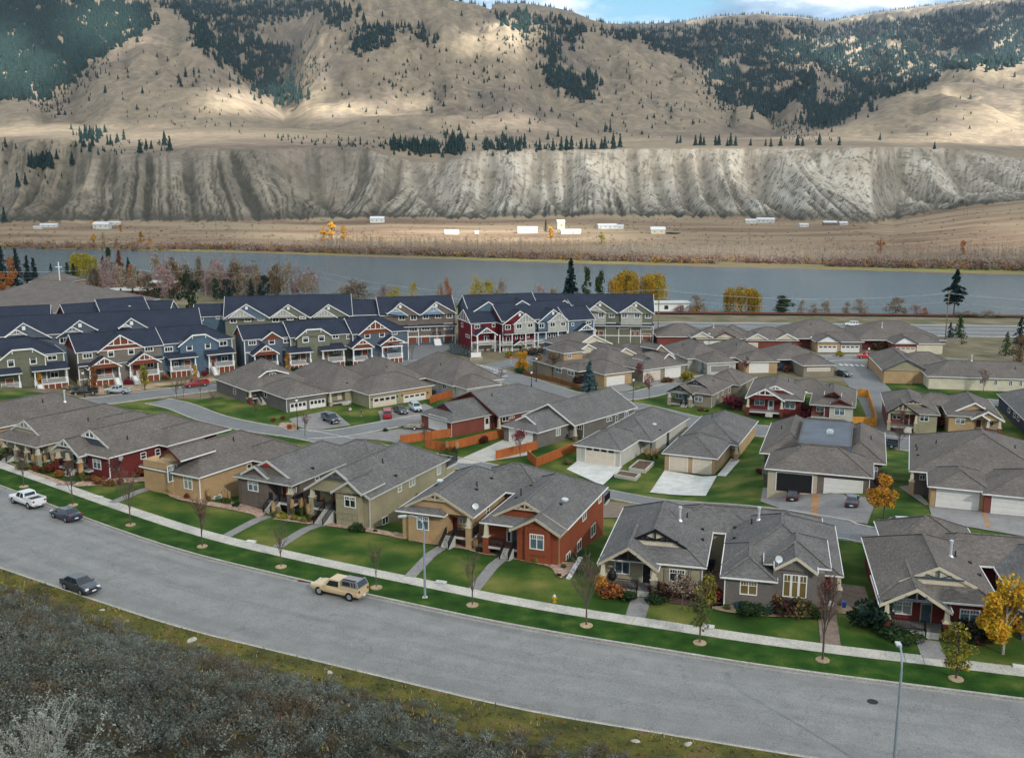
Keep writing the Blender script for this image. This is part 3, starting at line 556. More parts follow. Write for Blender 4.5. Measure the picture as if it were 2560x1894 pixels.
  zz=zz+amp*(ridge*.85+rough*.42-.42)+(1-np.abs(nz(XX+YY*.15,YY*.22,.007,14,3))*2.0-.4)*15*np.sin(np.pi*tt)+fine*3*np.sin(np.pi*tt)
  zz=np.minimum(zz,HC+(YH-ycr-1.0)*YY/FX)
  zz=np.where(YY>Dc,zc-.30*(YY-Dc),zz); zz=np.where(YY<D0,-99,zz); zz=np.where(ins,zz,-99)
  up=zz>Z; Z=np.where(up,zz,Z); hid=np.where(up,k+1,hid)
 Z=np.where(YY>Ys[-8],Z,Z)
 return cols,Ys,XX,YY,Z,gully,s,hid,CC,nz,Yf,Yt,sh
cols,MYs,MX,MY,MZ,gully,bs,hid,MC,nz,Yf_,Yt_,shore_=mountains()
mdep=MY*ct-(MZ-HC)*st; MPX=CX+FX*MX/mdep; MPY=CY-FX*(MY*st+(MZ-HC)*ct)/mdep
MVIS=MPY<=np.minimum.accumulate(np.vstack([np.full((1,MPY.shape[1]),9999.),MPY[:-1]]),0)+.8
def inpoly(x,y,P):
 x=np.asarray(x);y=np.asarray(y); c=np.zeros(x.shape,bool); n=len(P)
 for i in range(n):
  x1,y1=P[i];x2,y2=P[(i+1)%n]
  if y1==y2: continue
  c^=((y1>y)!=(y2>y))&(x<(x2-x1)*(y-y1)/(y2-y1)+x1)
 return c
def build_mountain():
 nr,nc=MX.shape; v=np.stack([MX.ravel(),MY.ravel(),MZ.ravel()],1)
 i,j=np.meshgrid(np.arange(nc-1),np.arange(nr-1)); a=(j*nc+i).ravel(); f=np.stack([a,a+1,a+1+nc,a+nc],1)
 me=bpy.data.meshes.new('mountains'); me.vertices.add(len(v)); me.vertices.foreach_set('co',v.ravel()); me.loops.add(f.size); me.loops.foreach_set('vertex_index',f.ravel()); me.polygons.add(len(f)); me.polygons.foreach_set('loop_start',np.arange(0,f.size,4)); me.polygons.foreach_set('use_smooth',np.ones(len(f),bool)); me.update()
 isb=((MY>Yf_-2)&(bs<1)).astype(float)*np.interp(MC,[-900,150,300,800,1050,1250,3000],[.10,.12,.30,.36,.72,1.0,1.0])
 isb*=np.clip(.55+.9*np.sin(np.pi*np.clip(bs,0,1)**.6),0,1)
 lapc=np.zeros_like(MZ)
 for k_,w_ in ((2,1.),(5,1.)):
  l_=(np.roll(MZ,k_,1)+np.roll(MZ,-k_,1))/2-MZ; lapc=np.maximum(lapc,np.clip(l_/(MY*4*k_/2560*.16)-.12,0,1))
 lapc=np.where(MY<Yf_+10,0,lapc*np.where(bs<1,.45,.30))
 brush=np.maximum(gully,lapc)+.95*np.clip(1-bs*6,0,1)*(MY>Yf_-30*np.clip(nz(MX,MY,.012,21)+.35,0,1))+(bs<1)*(MY>Yf_)*np.interp(MC,[0,850,1100],[.42,.36,.06])*np.clip(.7+1.6*nz(MX*1.0+MY*.4,MY*.25,.05,22),0,1.4)
 flat=(MY<Yf_+6).astype(float)
 green=np.exp(-((MY-shore_-16)/11.)**2)
 col=np.stack([isb.ravel(),np.clip(brush,0,1).ravel(),flat.ravel(),np.clip(green,0,1).ravel()],1)
 at=me.color_attributes.new('mask','FLOAT_COLOR','POINT'); at.data.foreach_set('color',col.ravel())
 m=bpy.data.materials.new('mountain_ground'); m.use_nodes=True; t=m.node_tree; b=t.nodes['Principled BSDF']; b.inputs['Roughness'].default_value=1; b.inputs['Specular IOR Level'].default_value=.05
 ge=N(t,'ShaderNodeNewGeometry'); P=ge.outputs['Position']
 def noi(s,d,vec=P,r=.6):
  n=N(t,'ShaderNodeTexNoise'); n.inputs['Scale'].default_value=s; n.inputs['Detail'].default_value=d; n.inputs['Roughness'].default_value=r; t.links.new(vec,n.inputs['Vector']); return n.outputs['Fac']
 def mixc(f,a,b_,mode='MIX'):
  x=N(t,'ShaderNodeMix',data_type='RGBA',blend_type=mode)
  for s_,val in ((0,f),(6,a),(7,b_)):
   if isinstance(val,(float,int)): x.inputs[s_].default_value=val
   elif isinstance(val,tuple): x.inputs[s_].default_value=(*val,1)
   else: t.links.new(val,x.inputs[s_])
  return x.outputs[2]
 at_=N(t,'ShaderNodeAttribute',attribute_name='mask'); sp=N(t,'ShaderNodeSeparateColor'); t.links.new(at_.outputs['Color'],sp.inputs[0])
 grass=ramp(t,noi(.0035,10),[(.34,(.17,.135,.11)),(.46,(.25,.205,.155)),(.56,(.30,.245,.175)),(.68,(.21,.175,.14))])
 grass=mixc(1.0,grass,ramp(t,noi(.06,5),[(.3,.72),(.7,1.2)]),'MULTIPLY')
 sageb=ramp(t,noi(.045,6,r=.75),[(.48,0),(.60,1)]); patch=ramp(t,noi(.0022,5),[(.42,0),(.62,.62)])
 mm=N(t,'ShaderNodeMath',operation='MULTIPLY'); t.links.new(sageb,mm.inputs[0]); t.links.new(patch,mm.inputs[1])
 grass=mixc(mm.outputs[0],grass,(.13,.115,.10))
 silt=ramp(t,noi(.03,8),[(.35,(.32,.285,.235)),(.52,(.46,.42,.355)),(.68,(.56,.53,.47))])
 dots=ramp(t,noi(.16,4,r=.7),[(.54,0),(.60,1)]); silt=mixc(dots,silt,(.17,.15,.12))
 base=mixc(sp.outputs[0],grass,silt)
 bru=ramp(t,noi(.12,6,r=.75),[(.38,(.055,.058,.045)),(.55,(.085,.080,.066)),(.7,(.13,.115,.095))])
 base=mixc(sp.outputs[1],base,bru)
 mp3=N(t,'ShaderNodeMapping'); mp3.inputs['Scale'].default_value=(.25,1,1); t.links.new(P,mp3.inputs[0])
 fl=ramp(t,noi(.02,9,mp3.outputs[0],.65),[(.32,(.13,.095,.07)),(.45,(.23,.165,.115)),(.58,(.31,.245,.165)),(.70,(.25,.205,.15))])
 base=mixc(sp.outputs[2],base,fl)
 gr=ramp(t,noi(.03,7,mp3.outputs[0],.65),[(.34,(.17,.16,.09)),(.5,(.20,.23,.07)),(.62,(.34,.35,.11)),(.75,(.30,.22,.12))])
 base=mixc(at_.outputs['Alpha'],base,gr)
 sz=N(t,'ShaderNodeSeparateXYZ'); t.links.new(P,sz.inputs[0]); mr=N(t,'ShaderNodeMapRange'); mr.inputs[1].default_value=-10.1; mr.inputs[2].default_value=-9.2; mr.inputs[3].default_value=1; mr.inputs[4].default_value=0; t.links.new(sz.outputs[2],mr.inputs[0])
 base=mixc(mr.outputs[0],base,(.27,.17,.10))
 t.links.new(base,b.inputs['Base Color'])
 bp=N(t,'ShaderNodeBump'); bp.inputs['Strength'].default_value=1; bp.inputs['Distance'].default_value=4; t.links.new(noi(.02,9,r=.7),bp.inputs['Height']); t.links.new(bp.outputs[0],b.inputs['Normal'])
 me.materials.append(m); o=bpy.data.objects.new('mountains',me); COL.objects.link(o); tag(o,'dry grass mountains, silt bluffs and far river bank',kind='structure')
build_mountain()
def mz_at(px_,Y):
 a=(px_-CX)/FX/ct; ci=np.clip(np.interp(px_,cols,np.arange(len(cols))),0,len(cols)-1.001); ri=np.clip(np.interp(Y,MYs,np.arange(len(MYs))),0,len(MYs)-1.001)
 c0=int(ci); r0=int(ri); fc=ci-c0; fr=ri-r0
 return (MZ[r0,c0]*(1-fc)+MZ[r0,c0+1]*fc)*(1-fr)+(MZ[r0+1,c0]*(1-fc)+MZ[r0+1,c0+1]*fc)*fr
def far_at(x,y):
 """where a photograph point falls on the far bank or the mountains"""
 c=int(np.clip(np.interp(x,cols,np.arange(len(cols))),0,len(cols)-1))
 col=MPY[:,c]; v=MVIS[:,c]; idx=np.where(v&(col<=y))[0]
 if len(idx)==0: return None
 r=idx[0]; r0=max(r-1,0); den=(col[r0]-col[r]); f=0 if abs(den)<1e-6 else np.clip((col[r0]-y)/den,0,1)
 return Vector((MX[r0,c]*(1-f)+MX[r,c]*f,MY[r0,c]*(1-f)+MY[r,c]*f,MZ[r0,c]*(1-f)+MZ[r,c]*f))
SUN_GAPS=[(250,70,100,60,.5),(20,170,110,60,.9),(5,120,60,50,.8),(625,245,80,28,1),(690,270,70,16,1),(770,277,120,14,1),(560,262,60,16,.55),(990,240,60,25,.55),(880,262,110,18,.6),(1250,75,75,26,1),(1190,78,80,16,.6),(1240,300,120,30,.35),(60,330,220,16,.5),(450,345,330,20,.38),(1150,588,330,26,.7),(1400,590,150,22,.4),(760,590,100,22,.35),(1900,650,500,14,.35),(2130,130,170,36,.85),(2330,160,140,26,.8),(2520,130,90,60,.9),(2420,320,190,36,1),(2500,270,150,40,.9),(2350,235,120,14,.6),(2050,345,260,10,.35),(2500,345,120,10,.6),(1770,170,40,20,.3),(1600,400,500,60,.14),(2600,590,300,50,.3)]  # sun patch ellipses that shape the gaps of the unseen cloud sheet
def shade_cloud_layer():  # added sheet out of view: shades the town, gaps let sun onto hills
 H=1500.; xs=np.arange(-6200,6300,32.); ys=np.arange(-4600,4700,32.); X,Y=np.meshgrid(xs,ys)
 k=1/math.tan(SUN_EL); sx,sy=math.sin(SUN_AZ),math.cos(SUN_AZ)
 cov=np.zeros_like(X); found=np.zeros(X.shape,bool)
 for zz in np.arange(900,-50,-15.):
  gx=X-sx*(H-zz)*k; gy=Y-sy*(H-zz)*k
  colf=(gx/np.maximum(gy,1))*ct*FX+CX
  ci=np.clip(np.interp(colf,cols,np.arange(len(cols))),0,len(cols)-1).astype(int); ri=np.clip(np.interp(gy,MYs,np.arange(len(MYs))),0,len(MYs)-1).astype(int)
  th=np.where((gy>400)&(colf>-560)&(colf<3100),MZ[ri,ci],0)
  hit=(~found)&(th>=zz)&(gy>0)
  if hit.any():
   px_=MPX[ri,ci][hit]; py_=MPY[ri,ci][hit]; s=np.zeros(px_.shape)
   for (a,b,ra,rb,w) in SUN_GAPS: s=np.maximum(s,w*np.clip(1.5-np.sqrt(((px_-a)/ra)**2+((py_-b)/rb)**2),0,1)**1.1)
   cov[hit]=s; found|=hit
 cov=np.where((Y>3900)|(Y<-4200)|(np.abs(X)>5900),cov,cov)
 nse=nz(X,Y,.0016,31,5)
 dens=np.clip(1-cov*(1.5+.6*nse),0,1)
 edge=np.minimum.reduce([sst(6200,5200,np.abs(X)),sst(4700,3900,Y),sst(-4600,-4000,Y)]); dens=np.minimum(dens,edge)
 Z=H+nse*90+nz(X,Y,.006,33,3)*30
 nr,nc=X.shape; v=np.stack([X.ravel(),Y.ravel(),Z.ravel()],1); i,j=np.meshgrid(np.arange(nc-1),np.arange(nr-1)); a=(j*nc+i).ravel(); f=np.stack([a,a+1,a+1+nc,a+nc],1)
 me=bpy.data.meshes.new('shade_cloud_layer'); me.vertices.add(len(v)); me.vertices.foreach_set('co',v.ravel()); me.loops.add(f.size); me.loops.foreach_set('vertex_index',f.ravel()); me.polygons.add(len(f)); me.polygons.foreach_set('loop_start',np.arange(0,f.size,4)); me.polygons.foreach_set('use_smooth',np.ones(len(f),bool)); me.update()
 at=me.color_attributes.new('dens','FLOAT_COLOR','POINT'); c4=np.repeat(dens.ravel()[:,None],4,1); at.data.foreach_set('color',c4.ravel())
 m=bpy.data.materials.new('cloud'); m.use_nodes=True; t=m.node_tree; t.nodes.clear(); out=N(t,'ShaderNodeOutputMaterial')
 tr=N(t,'ShaderNodeBsdfTransparent'); tl=N(t,'ShaderNodeBsdfTranslucent'); tl.inputs[0].default_value=(.36,.37,.38,1); df=N(t,'ShaderNodeBsdfDiffuse'); df.inputs[0].default_value=(.8,.8,.82,1)
 m1=N(t,'ShaderNodeMixShader'); m1.inputs[0].default_value=.22; t.links.new(tl.outputs[0],m1.inputs[1]); t.links.new(df.outputs[0],m1.inputs[2])
 at_=N(t,'ShaderNodeAttribute',attribute_name='dens'); mu=N(t,'ShaderNodeMath',operation='MULTIPLY'); mu.inputs[1].default_value=CLOUD_OPACITY; t.links.new(at_.outputs['Fac'],mu.inputs[0])
 m2=N(t,'ShaderNodeMixShader'); t.links.new(mu.outputs[0],m2.inputs[0]); t.links.new(tr.outputs[0],m2.inputs[1]); t.links.new(m1.outputs[0],m2.inputs[2]); t.links.new(m2.outputs[0],out.inputs['Surface'])
 me.materials.append(m); o=bpy.data.objects.new('shade_clouds',me); COL.objects.link(o); tag(o,'broken cloud layer over the valley',kind='stuff')
CLOUD_OPACITY=.88
shade_cloud_layer()
# ---------------------------------------------------------------- house kit
class House:
 def __init__(s,label,c,x,y,ang,W,ze,side,wall,roof='shingle_grey',trim='white_paint',group=None,cat='house',name='house',off=(0,0),soffit='palegrey_paint',fh=.15):
  a=math.radians(ang); v=Vector((math.cos(a),math.sin(a),0)); u=Vector((v.y,-v.x,0)); s.W=W; s.ze=ze
  o=atz(c,x,y,ze); k=W if side=='B' else 0
  o=o-u*k+u*off[0]+v*off[1]; s.o=Vector((o.x,o.y,0)); s.u=u; s.v=v
  s.root=thing(name,label,cat,(o.x,o.y,0),math.atan2(u.y,u.x),group); s.rz=math.atan2(u.y,u.x)
  s.wall=wall; s.roof=roof; s.trim=trim; s.soffit=soffit; s.fh=fh
  s.walls=[]; s.roofs=[]; s.rmb=MB(); s.wmb={}; s.fmb={}; s.gm=min(s.gz(0,0),s.gz(W,0))
 def w(s,u,v,z): return s.o+s.u*u+s.v*v+Vector((0,0,z))
 def gz(s,u,v): p=s.w(u,v,0); return g(p.x,p.y)
 def L(s,c,x,y,z=None):
  p=atz(c,x,y,s.ze if z is None else z)-s.o; return p.dot(s.u),p.dot(s.v)
 def V(s,c,x,y,v):
  d=ray(px(c,x,y)); t=(v+s.o.dot(s.v))/(d.x*s.v.x+d.y*s.v.y); p=Vector((d.x*t,d.y*t,0))-s.o; return p.dot(s.u),HC+d.z*t
 def U(s,c,x,y,u):
  d=ray(px(c,x,y)); t=(u+s.o.dot(s.u))/(d.x*s.u.x+d.y*s.u.y); p=Vector((d.x*t,d.y*t,0))-s.o; return p.dot(s.v),HC+d.z*t
 def fas(s,p,q,m=None,h=None,th=.07):
  m=m or s.trim; h=h or s.fh; mb=s.fmb.setdefault(m,MB()); p=Vector(p);q=Vector(q)
  d=Vector((q.x-p.x,q.y-p.y,0)).normalized(); n=Vector((d.y,-d.x,0))*th
  a=Vector((0,0,.035)); b=Vector((0,0,.035-h))
  mb.hull8([p+b,q+b,q+b+n,p+b+n,p+a,q+a,q+a+n,p+a+n])
 def tri(s,pts):
  s.rmb.poly(pts,0); s.rmb.poly([Vector(p)-Vector((0,0,.17)) for p in reversed(pts)],1)
  s.roofs.append([Vector(p) for p in pts])
 def cap(s,p,q):
  p=Vector(p)+Vector((0,0,.03)); q=Vector(q)+Vector((0,0,.03)); s.rmb.beam(p,q,.30,.05,2)
 def R(s,u0,u1,v0,v1,ax='v',p=.5,f='h',b='h',ze=None,trim=None,infill=None,caps=True,rake=None,eaves='fblr',oh=.45):
  """roof block; f/b: 'g' gable, 'h' hip, number = gable set back above a hip"""
  ze=s.ze if ze is None else ze
  if f=='h' and b=='h' and ax=='u' and (u1-u0)<(v1-v0): ax='v'
  elif f=='h' and b=='h' and ax=='v' and (v1-v0)<(u1-u0): ax='u'
  if ax=='u': T=lambda a,bb,z:(bb,a,z); a0,a1,c0,c1=v0,v1,u0,u1
  else: T=lambda a,bb,z:(a,bb,z); a0,a1,c0,c1=u0,u1,v0,v1
  h=(a1-a0)/2; am=(a0+a1)/2; H=p*h; rt=rake or trim or s.trim; et=trim or s.trim
  def face(pts): s.tri([T(*q) for q in (pts if ax=='v' else reversed(pts))])
  zf=ze; ends=[]
  for e,c,sg in ((f,c0,1),(b,c1,-1)):
   k=h if e=='h' else (0 if e=='g' else min(float(e),h)); ends.append((k,c+sg*k))
  kf,cf=ends[0]; kb,cb=ends[1]
  if kf+kb>c1-c0: kf=kb=(c1-c0)/2; cf=cb=(c0+c1)/2
  Lp=[(a0,c1,ze),(a0,c0,ze)];Rp=[(a1,c0,ze),(a1,c1,ze)]
  def inset(k): return (a0+k,a1-k,ze+p*k)
  lf=inset(kf); lb=inset(kb)
  left=[(a0,c1,ze),(a0,c0,ze)]; right=[(a1,c0,ze),(a1,c1,ze)]
  if kf>0: left.append((lf[0],cf,lf[2]))
  if kf<h: left.append((am,cf,ze+H))
  if kb<h: left.append((am,cb,ze+H))
  elif abs(cb-cf)>1e-3 or kf<h: left.append((am,cb,ze+H))
  if 0<kb<h: left.append((lb[0],cb,lb[2]))
  right=[(a1-(q[0]-a0) if q[0]!=am else am,q[1],q[2]) for q in left]; right=list(reversed(right))
  face(left if len(set(left))>2 else left); face(right)
  wm=infill or s.wall
  for k,c,cc,sg in ((kf,c0,cf,-1),(kb,c1,cb,1)):
   i0,i1,iz=inset(k)
   if k>0:
    q=[(a0,c,ze),(a1,c,ze)]+([(i1,cc,iz),(i0,cc,iz)] if k<h-1e-6 else [(am,cc,ze+H)])
    face(q if sg<0 else list(reversed(q)))
    if caps:
     s.cap(T(a0,c,ze),T(i0,cc,iz)); s.cap(T(a1,c,ze),T(i1,cc,iz))
    A,B=(T(a0,c,ze),T(a1,c,ze))
    if (sg<0 and 'f' in eaves) or (sg>0 and 'b' in eaves):
     if (sg<0)==(ax=='v'): s.fas(A,B,et)
     else: s.fas(B,A,et)
   if k<h-1e-6:
    yy=cc-sg*( .30 if k==0 else .06)
    s.gablewall(T,i0,am,i1,iz-.05,ze+H-.10,yy,sg,wm,ax)
    yo=cc+sg*.02
    P0,P1,P2=T(i0-(0.05 if k else 0.0),yo,iz-(.02 if k else 0)),T(am,yo,ze+H),T(i1+(0.05 if k else 0),yo,iz-(.02 if k else 0))
    if (sg<0)==(ax=='v'): s.fas(P0,P1,rt,.30,.09); s.fas(P1,P2,rt,.30,.09)
    else: s.fas(P1,P0,rt,.30,.09); s.fas(P2,P1,rt,.30,.09)
  for sgn,A,B in ((0,T(a0,c1,ze),T(a0,c0,ze)),(1,T(a1,c0,ze),T(a1,c1,ze))):
   if ('l' if sgn==0 else 'r') in eaves:
    if ax=='v': s.fas(A,B,et)
    else: s.fas(B,A,et)
  if caps: s.cap(T(am,cf,ze+H),T(am,cb,ze+H))
 def gablewall(s,T,i0,am,i1,z0,z1,yy,sg,wm,ax):
  mb=s.wmb.setdefault(wm,MB()); d=.10*sg
  P=[T(i0,yy,z0-.0),T(i1,yy,z0-.0),T(am,yy,z1)]; Q=[T(i0,yy-d,z0),T(i1,yy-d,z0),T(am,yy-d,z1)]
  a=P; 
  fl=((sg<0)==(ax=='v'))
  mb.poly(P if fl else list(reversed(P))); mb.poly(list(reversed(Q)) if fl else Q)
  if ax=='v': s.walls.append(('v',yy,i0,i1,z0,z1,sg))
  else: s.walls.append(('u',yy,i0,i1,z0,z1,sg))
 def gab(s,v,c,l,a,r,back,infill=None,rake=None,fh=.30,inset=.30,truss=None,wallto=None,zmin=None):
  """front gable traced on the plane v: left foot, apex, right foot"""
  lu,lz=s.V(c,*l,v); au,az=s.V(c,*a,v); ru,rz=s.V(c,*r,v)
  return s.gabm(v,lu,lz,au,az,ru,rz,back,infill,rake,fh,inset,truss)
 def gabm(s,v,lu,lz,au,az,ru,rz,back,infill=None,rake=None,fh=.30,inset=.30,truss=None):
  f0,a0,r0=(lu,v,lz),(au,v,az),(ru,v,rz); f1,a1,r1=(lu,v+back,lz),(au,v+back,az),(ru,v+back,rz)
  s.tri([f1,f0,a0,a1]); s.tri([r0,r1,a1,a0]); s.cap(a0,a1)
  rt=rake or s.trim
  s.fas((lu,v-.02,lz),(au,v-.02,az),rt,fh,.09); s.fas((au,v-.02,az),(ru,v-.02,rz),rt,fh,.09)
  s.fas(f1,f0); s.fas(r0,r1)
  if infill!='none':
   m=infill or s.wall; mb=s.wmb.setdefault(m,MB()); y=v+inset; sl=(az-lz)/(au-lu); sr=(az-rz)/(ru-au)
   zb=min(lz,rz)-.0
   P=[(lu+.12,y,lz-.14),(ru-.12,y,rz-.14),(au,y,az-.16)]
   mb.poly(P); mb.poly([(q[0],y+.12,q[2]) for q in reversed(P)]); s.walls.append(('v',y,lu,ru,min(lz,rz)-.2,az,-1))
  if truss:
   s.truss(v-.06,lu,lz,au,az,ru,rz,*truss)
  return (lu,lz,au,az,ru,rz)
 def truss(s,v,lu,lz,au,az,ru,rz,kind='fan',m=None,t=.45,wd=.16,name='gable_truss'):
  """decorative timbers in the top of a gable; t = fraction of height where the tie beam sits"""
  m=m or s.trim; mb=MB(); zb=lz+(az-lz)*t; k=(zb-lz)/(az-lz); lx=lu+(au-lu)*k; kr=(zb-rz)/(az-rz); rx=ru+(au-ru)*kr
  Z=Vector((0,0,1)); top=az-.22
  mb.beam((lx,v,zb),(rx,v,zb),wd*.6,wd,0); mb.beam((au,v,zb-.1),(au,v,top),.09,wd,0,Vector((1,0,0)))
  if kind=='fan':
   for q in (.42,):
    mb.beam((au,v,zb),(au-(au-lx)*.5,v,zb+(top-zb)*.45),.08,wd*.7,0); mb.beam((au,v,zb),(au+(rx-au)*.5,v,zb+(top-zb)*.45),.08,wd*.7,0)
  if kind=='bars':
   for q in (-.55,-.28,.28,.55):
    x=au+q*((au-lx) if q<0 else (rx-au)); mb.beam((x,v,zb),(x,v,zb+(top-zb)*(1-abs(q))),.08,wd*.8,0,Vector((1,0,0)))
  if kind=='post':
   for q in (-.45,.45):
    x=au+q*((au-lx) if q<0 else (rx-au)); mb.beam((x,v,zb),(x,v,zb+(top-zb)*(1-abs(q))),.1,wd,0,Vector((1,0,0)))
  mb.build(name,m,s.root)
 def skirt(s,u0,u1,v0,v1,p=.5,hl=True,hr=True,ze=None,trim=None):
  ze=s.ze if ze is None else ze; d=v1-v0; z1=ze+p*d; A=(u0,v0,ze);B=(u1,v0,ze)
  C=(u1-(d if hr else 0),v1,z1);D=(u0+(d if hl else 0),v1,z1)
  s.tri([A,B,C,D]); s.fas(A,B,trim)
  if hl: s.tri([(u0,v1,ze),A,D]); s.cap(A,D); s.fas((u0,v1,ze),A,trim)
  if hr: s.tri([B,(u1,v1,ze),C]); s.cap(B,C); s.fas(B,(u1,v1,ze),trim)
 def slope(s,pts): s.tri(pts)
 def box(s,u0,u1,v0,v1,m=None,z1=None,z0=None):
  """walls of a storey block, reaching below the ground"""
  m=m or s.wall; z1=s.ze-.10 if z1 is None else z1
  if z0 is None: z0=min(s.gz(u0,v0),s.gz(u1,v0),s.gz(u0,v1),s.gz(u1,v1))-.6
  mb=s.wmb.setdefault(m,MB()); mb.box(u0,v0,z0,u1,v1,z1)
  for q in (('v',v0,u0,u1,z0,z1,-1),('v',v1,u0,u1,z0,z1,1),('u',u0,v0,v1,z0,z1,-1),('u',u1,v0,v1,z0,z1,1)): s.walls.append(q)
 def hit(s,c,x,y,faces=None):
  """nearest wall face met by a sight line"""
  d=ray(px(c,x,y)); O=Vector((0,0,HC))-s.o; ou,ov=O.dot(s.u),O.dot(s.v); du,dv=d.dot(s.u),d.dot(s.v); best=None
  for (ax,k,a0,a1,z0,z1,sg) in (faces or s.walls):
   if ax=='v': den,on=dv,ov; 
   else: den,on=du,ou
   if abs(den)<1e-6 or den*sg>0: continue
   t=(k-on)/den
   if t<=0: continue
   a=(ou+du*t) if ax=='v' else (ov+dv*t); z=HC+d.z*t
   if a0-.05<=a<=a1+.05 and z0<=z<=z1+.05 and (best is None or t<best[0]): best=(t,(ax,k,a0,a1,z0,z1,sg),a,z)
  return best
 def onface(s,fc,c,x,y):
  d=ray(px(c,x,y)); O=Vector((0,0,HC))-s.o
  if fc[0]=='v': den,on=d.dot(s.v),O.dot(s.v); da,oa=d.dot(s.u),O.dot(s.u)
  else: den,on=d.dot(s.u),O.dot(s.u); da,oa=d.dot(s.v),O.dot(s.v)
  t=(fc[1]-on)/den; return oa+da*t,HC+d.z*t
 def rect(s,c,x0,y0,x1,y1):
  h=s.hit(c,(x0+x1)/2,(y0+y1)/2)
  if not h: print('MISS',s.root['label'][:40],c,x0,y0); return None
  fc=h[1]; xm,ym=(x0+x1)/2,(y0+y1)/2
  a0=s.onface(fc,c,x0,ym)[0];a1=s.onface(fc,c,x1,ym)[0]; z1=s.onface(fc,c,xm,y0)[1]; z0=s.onface(fc,c,xm,y1)[1]
  if a0>a1:a0,a1=a1,a0
  return fc,a0,a1,z0,z1
 def fp(s,fc,a,z,d=0):
  """point on a face, d metres outside"""
  return (a,fc[1]+d*fc[6],z) if fc[0]=='v' else (fc[1]+d*fc[6],a,z)
 def fbox(s,mb,fc,a0,a1,z0,z1,d0,d1,m=0):
  p=[s.fp(fc,a,z,d) for z in (z0,z1) for (a,d) in ((a0,d0),(a1,d0),(a1,d1),(a0,d1))]; mb.hull8(p,m)
 def window(s,r,kind='slider',glass='glass_dark',frame='white_paint',trimw=.10,name='window'):
  if not r: return
  fc,a0,a1,z0,z1=r; mb=MB(); f=s.fbox; t=trimw
  f(mb,fc,a0-t*.3,a1+t*.3,z1-t,z1,.0,.07); f(mb,fc,a0-t*.3,a1+t*.3,z0,z0+t,.0,.08); f(mb,fc,a0-t*.3,a0+t*.7,z0+t,z1-t,.0,.07); f(mb,fc,a1-t*.7,a1+t*.3,z0+t,z1-t,.0,.07)
  w=a1-a0; h=z1-z0; b=.05; A0,A1,Z0,Z1=a0+t*.7,a1-t*.7,z0+t,z1-t; panes=[]
  n={'slider':2,'single':1,'triple':3,'hung':1,'craft':2,'craft1':1,'craft3':3}[kind]
  for i in range(1,n): x=A0+(A1-A0)*i/n; f(mb,fc,x-b,x+b,Z0,Z1,.0,.06)
  if kind=='hung': zm=(Z0+Z1)/2; f(mb,fc,A0,A1,zm-b*.7,zm+b*.7,0,.06)
  if kind.startswith('craft'):
   zm=Z1-(Z1-Z0)*.30; f(mb,fc,A0,A1,zm-b*.5,zm+b*.5,0,.055)
   for i in range(n):
    xa=A0+(A1-A0)*i/n; xb=A0+(A1-A0)*(i+1)/n; kk=3 if w/n>.7 else 2
    for j in range(1,kk): x=xa+(xb-xa)*j/kk; f(mb,fc,x-.022,x+.022,zm,Z1,0,.05)
  o=mb.build(name,frame,s.root)
  for i in range(n):
   pb=MB(); xa=A0+(A1-A0)*i/n; xb=A0+(A1-A0)*(i+1)/n; gl=glass if isinstance(glass,str) else glass[i%len(glass)]
   s.fbox(pb,fc,xa,xb,Z0,Z1,-.02,.025); pb.build('pane',gl,o)
  return o
 def win(s,c,x0,y0,x1,y1,kind='slider',glass='glass_dark',**k): return s.window(s.rect(c,x0,y0,x1,y1),kind,glass,**k)
 def door(s,c,x0,y0,x1,y1,m='door_red',frame='white_paint',r=None,lite=False,std=True):
  r=r or s.rect(c,x0,y0,x1,y1)
  if not r: return
  fc,a0,a1,z0,z1=r; mb=MB(); t=.08
  s.fbox(mb,fc,a0-t,a0,z0,z1+t,0,.07); s.fbox(mb,fc,a1,a1+t,z0,z1+t,0,.07); s.fbox(mb,fc,a0,a1,z1,z1+t,0,.07)
  o=MB(); s.fbox(o,fc,a0,a1,z0,z1,-.02,.035)
  for k in range(3): zz=z0+.15+(z1-z0-.25)*k/3; s.fbox(o,fc,a0+.12,a1-.12,zz,zz+(z1-z0)*.25,.0,.05)
  d=o.build('door',m,s.root); mb.build('frame',frame,d)
  hb=MB(); s.fbox(hb,fc,a1-.14,a1-.07,z0+.95*(z1-z0)/2,z0+.95*(z1-z0)/2+.12,.03,.10); hb.build('handle','chrome',d)
  if lite: lb=MB(); s.fbox(lb,fc,a0+.18,a1-.18,z0+(z1-z0)*.45,z1-.18,.04,.055); lb.build('pane','glass_dark',d)
  return d
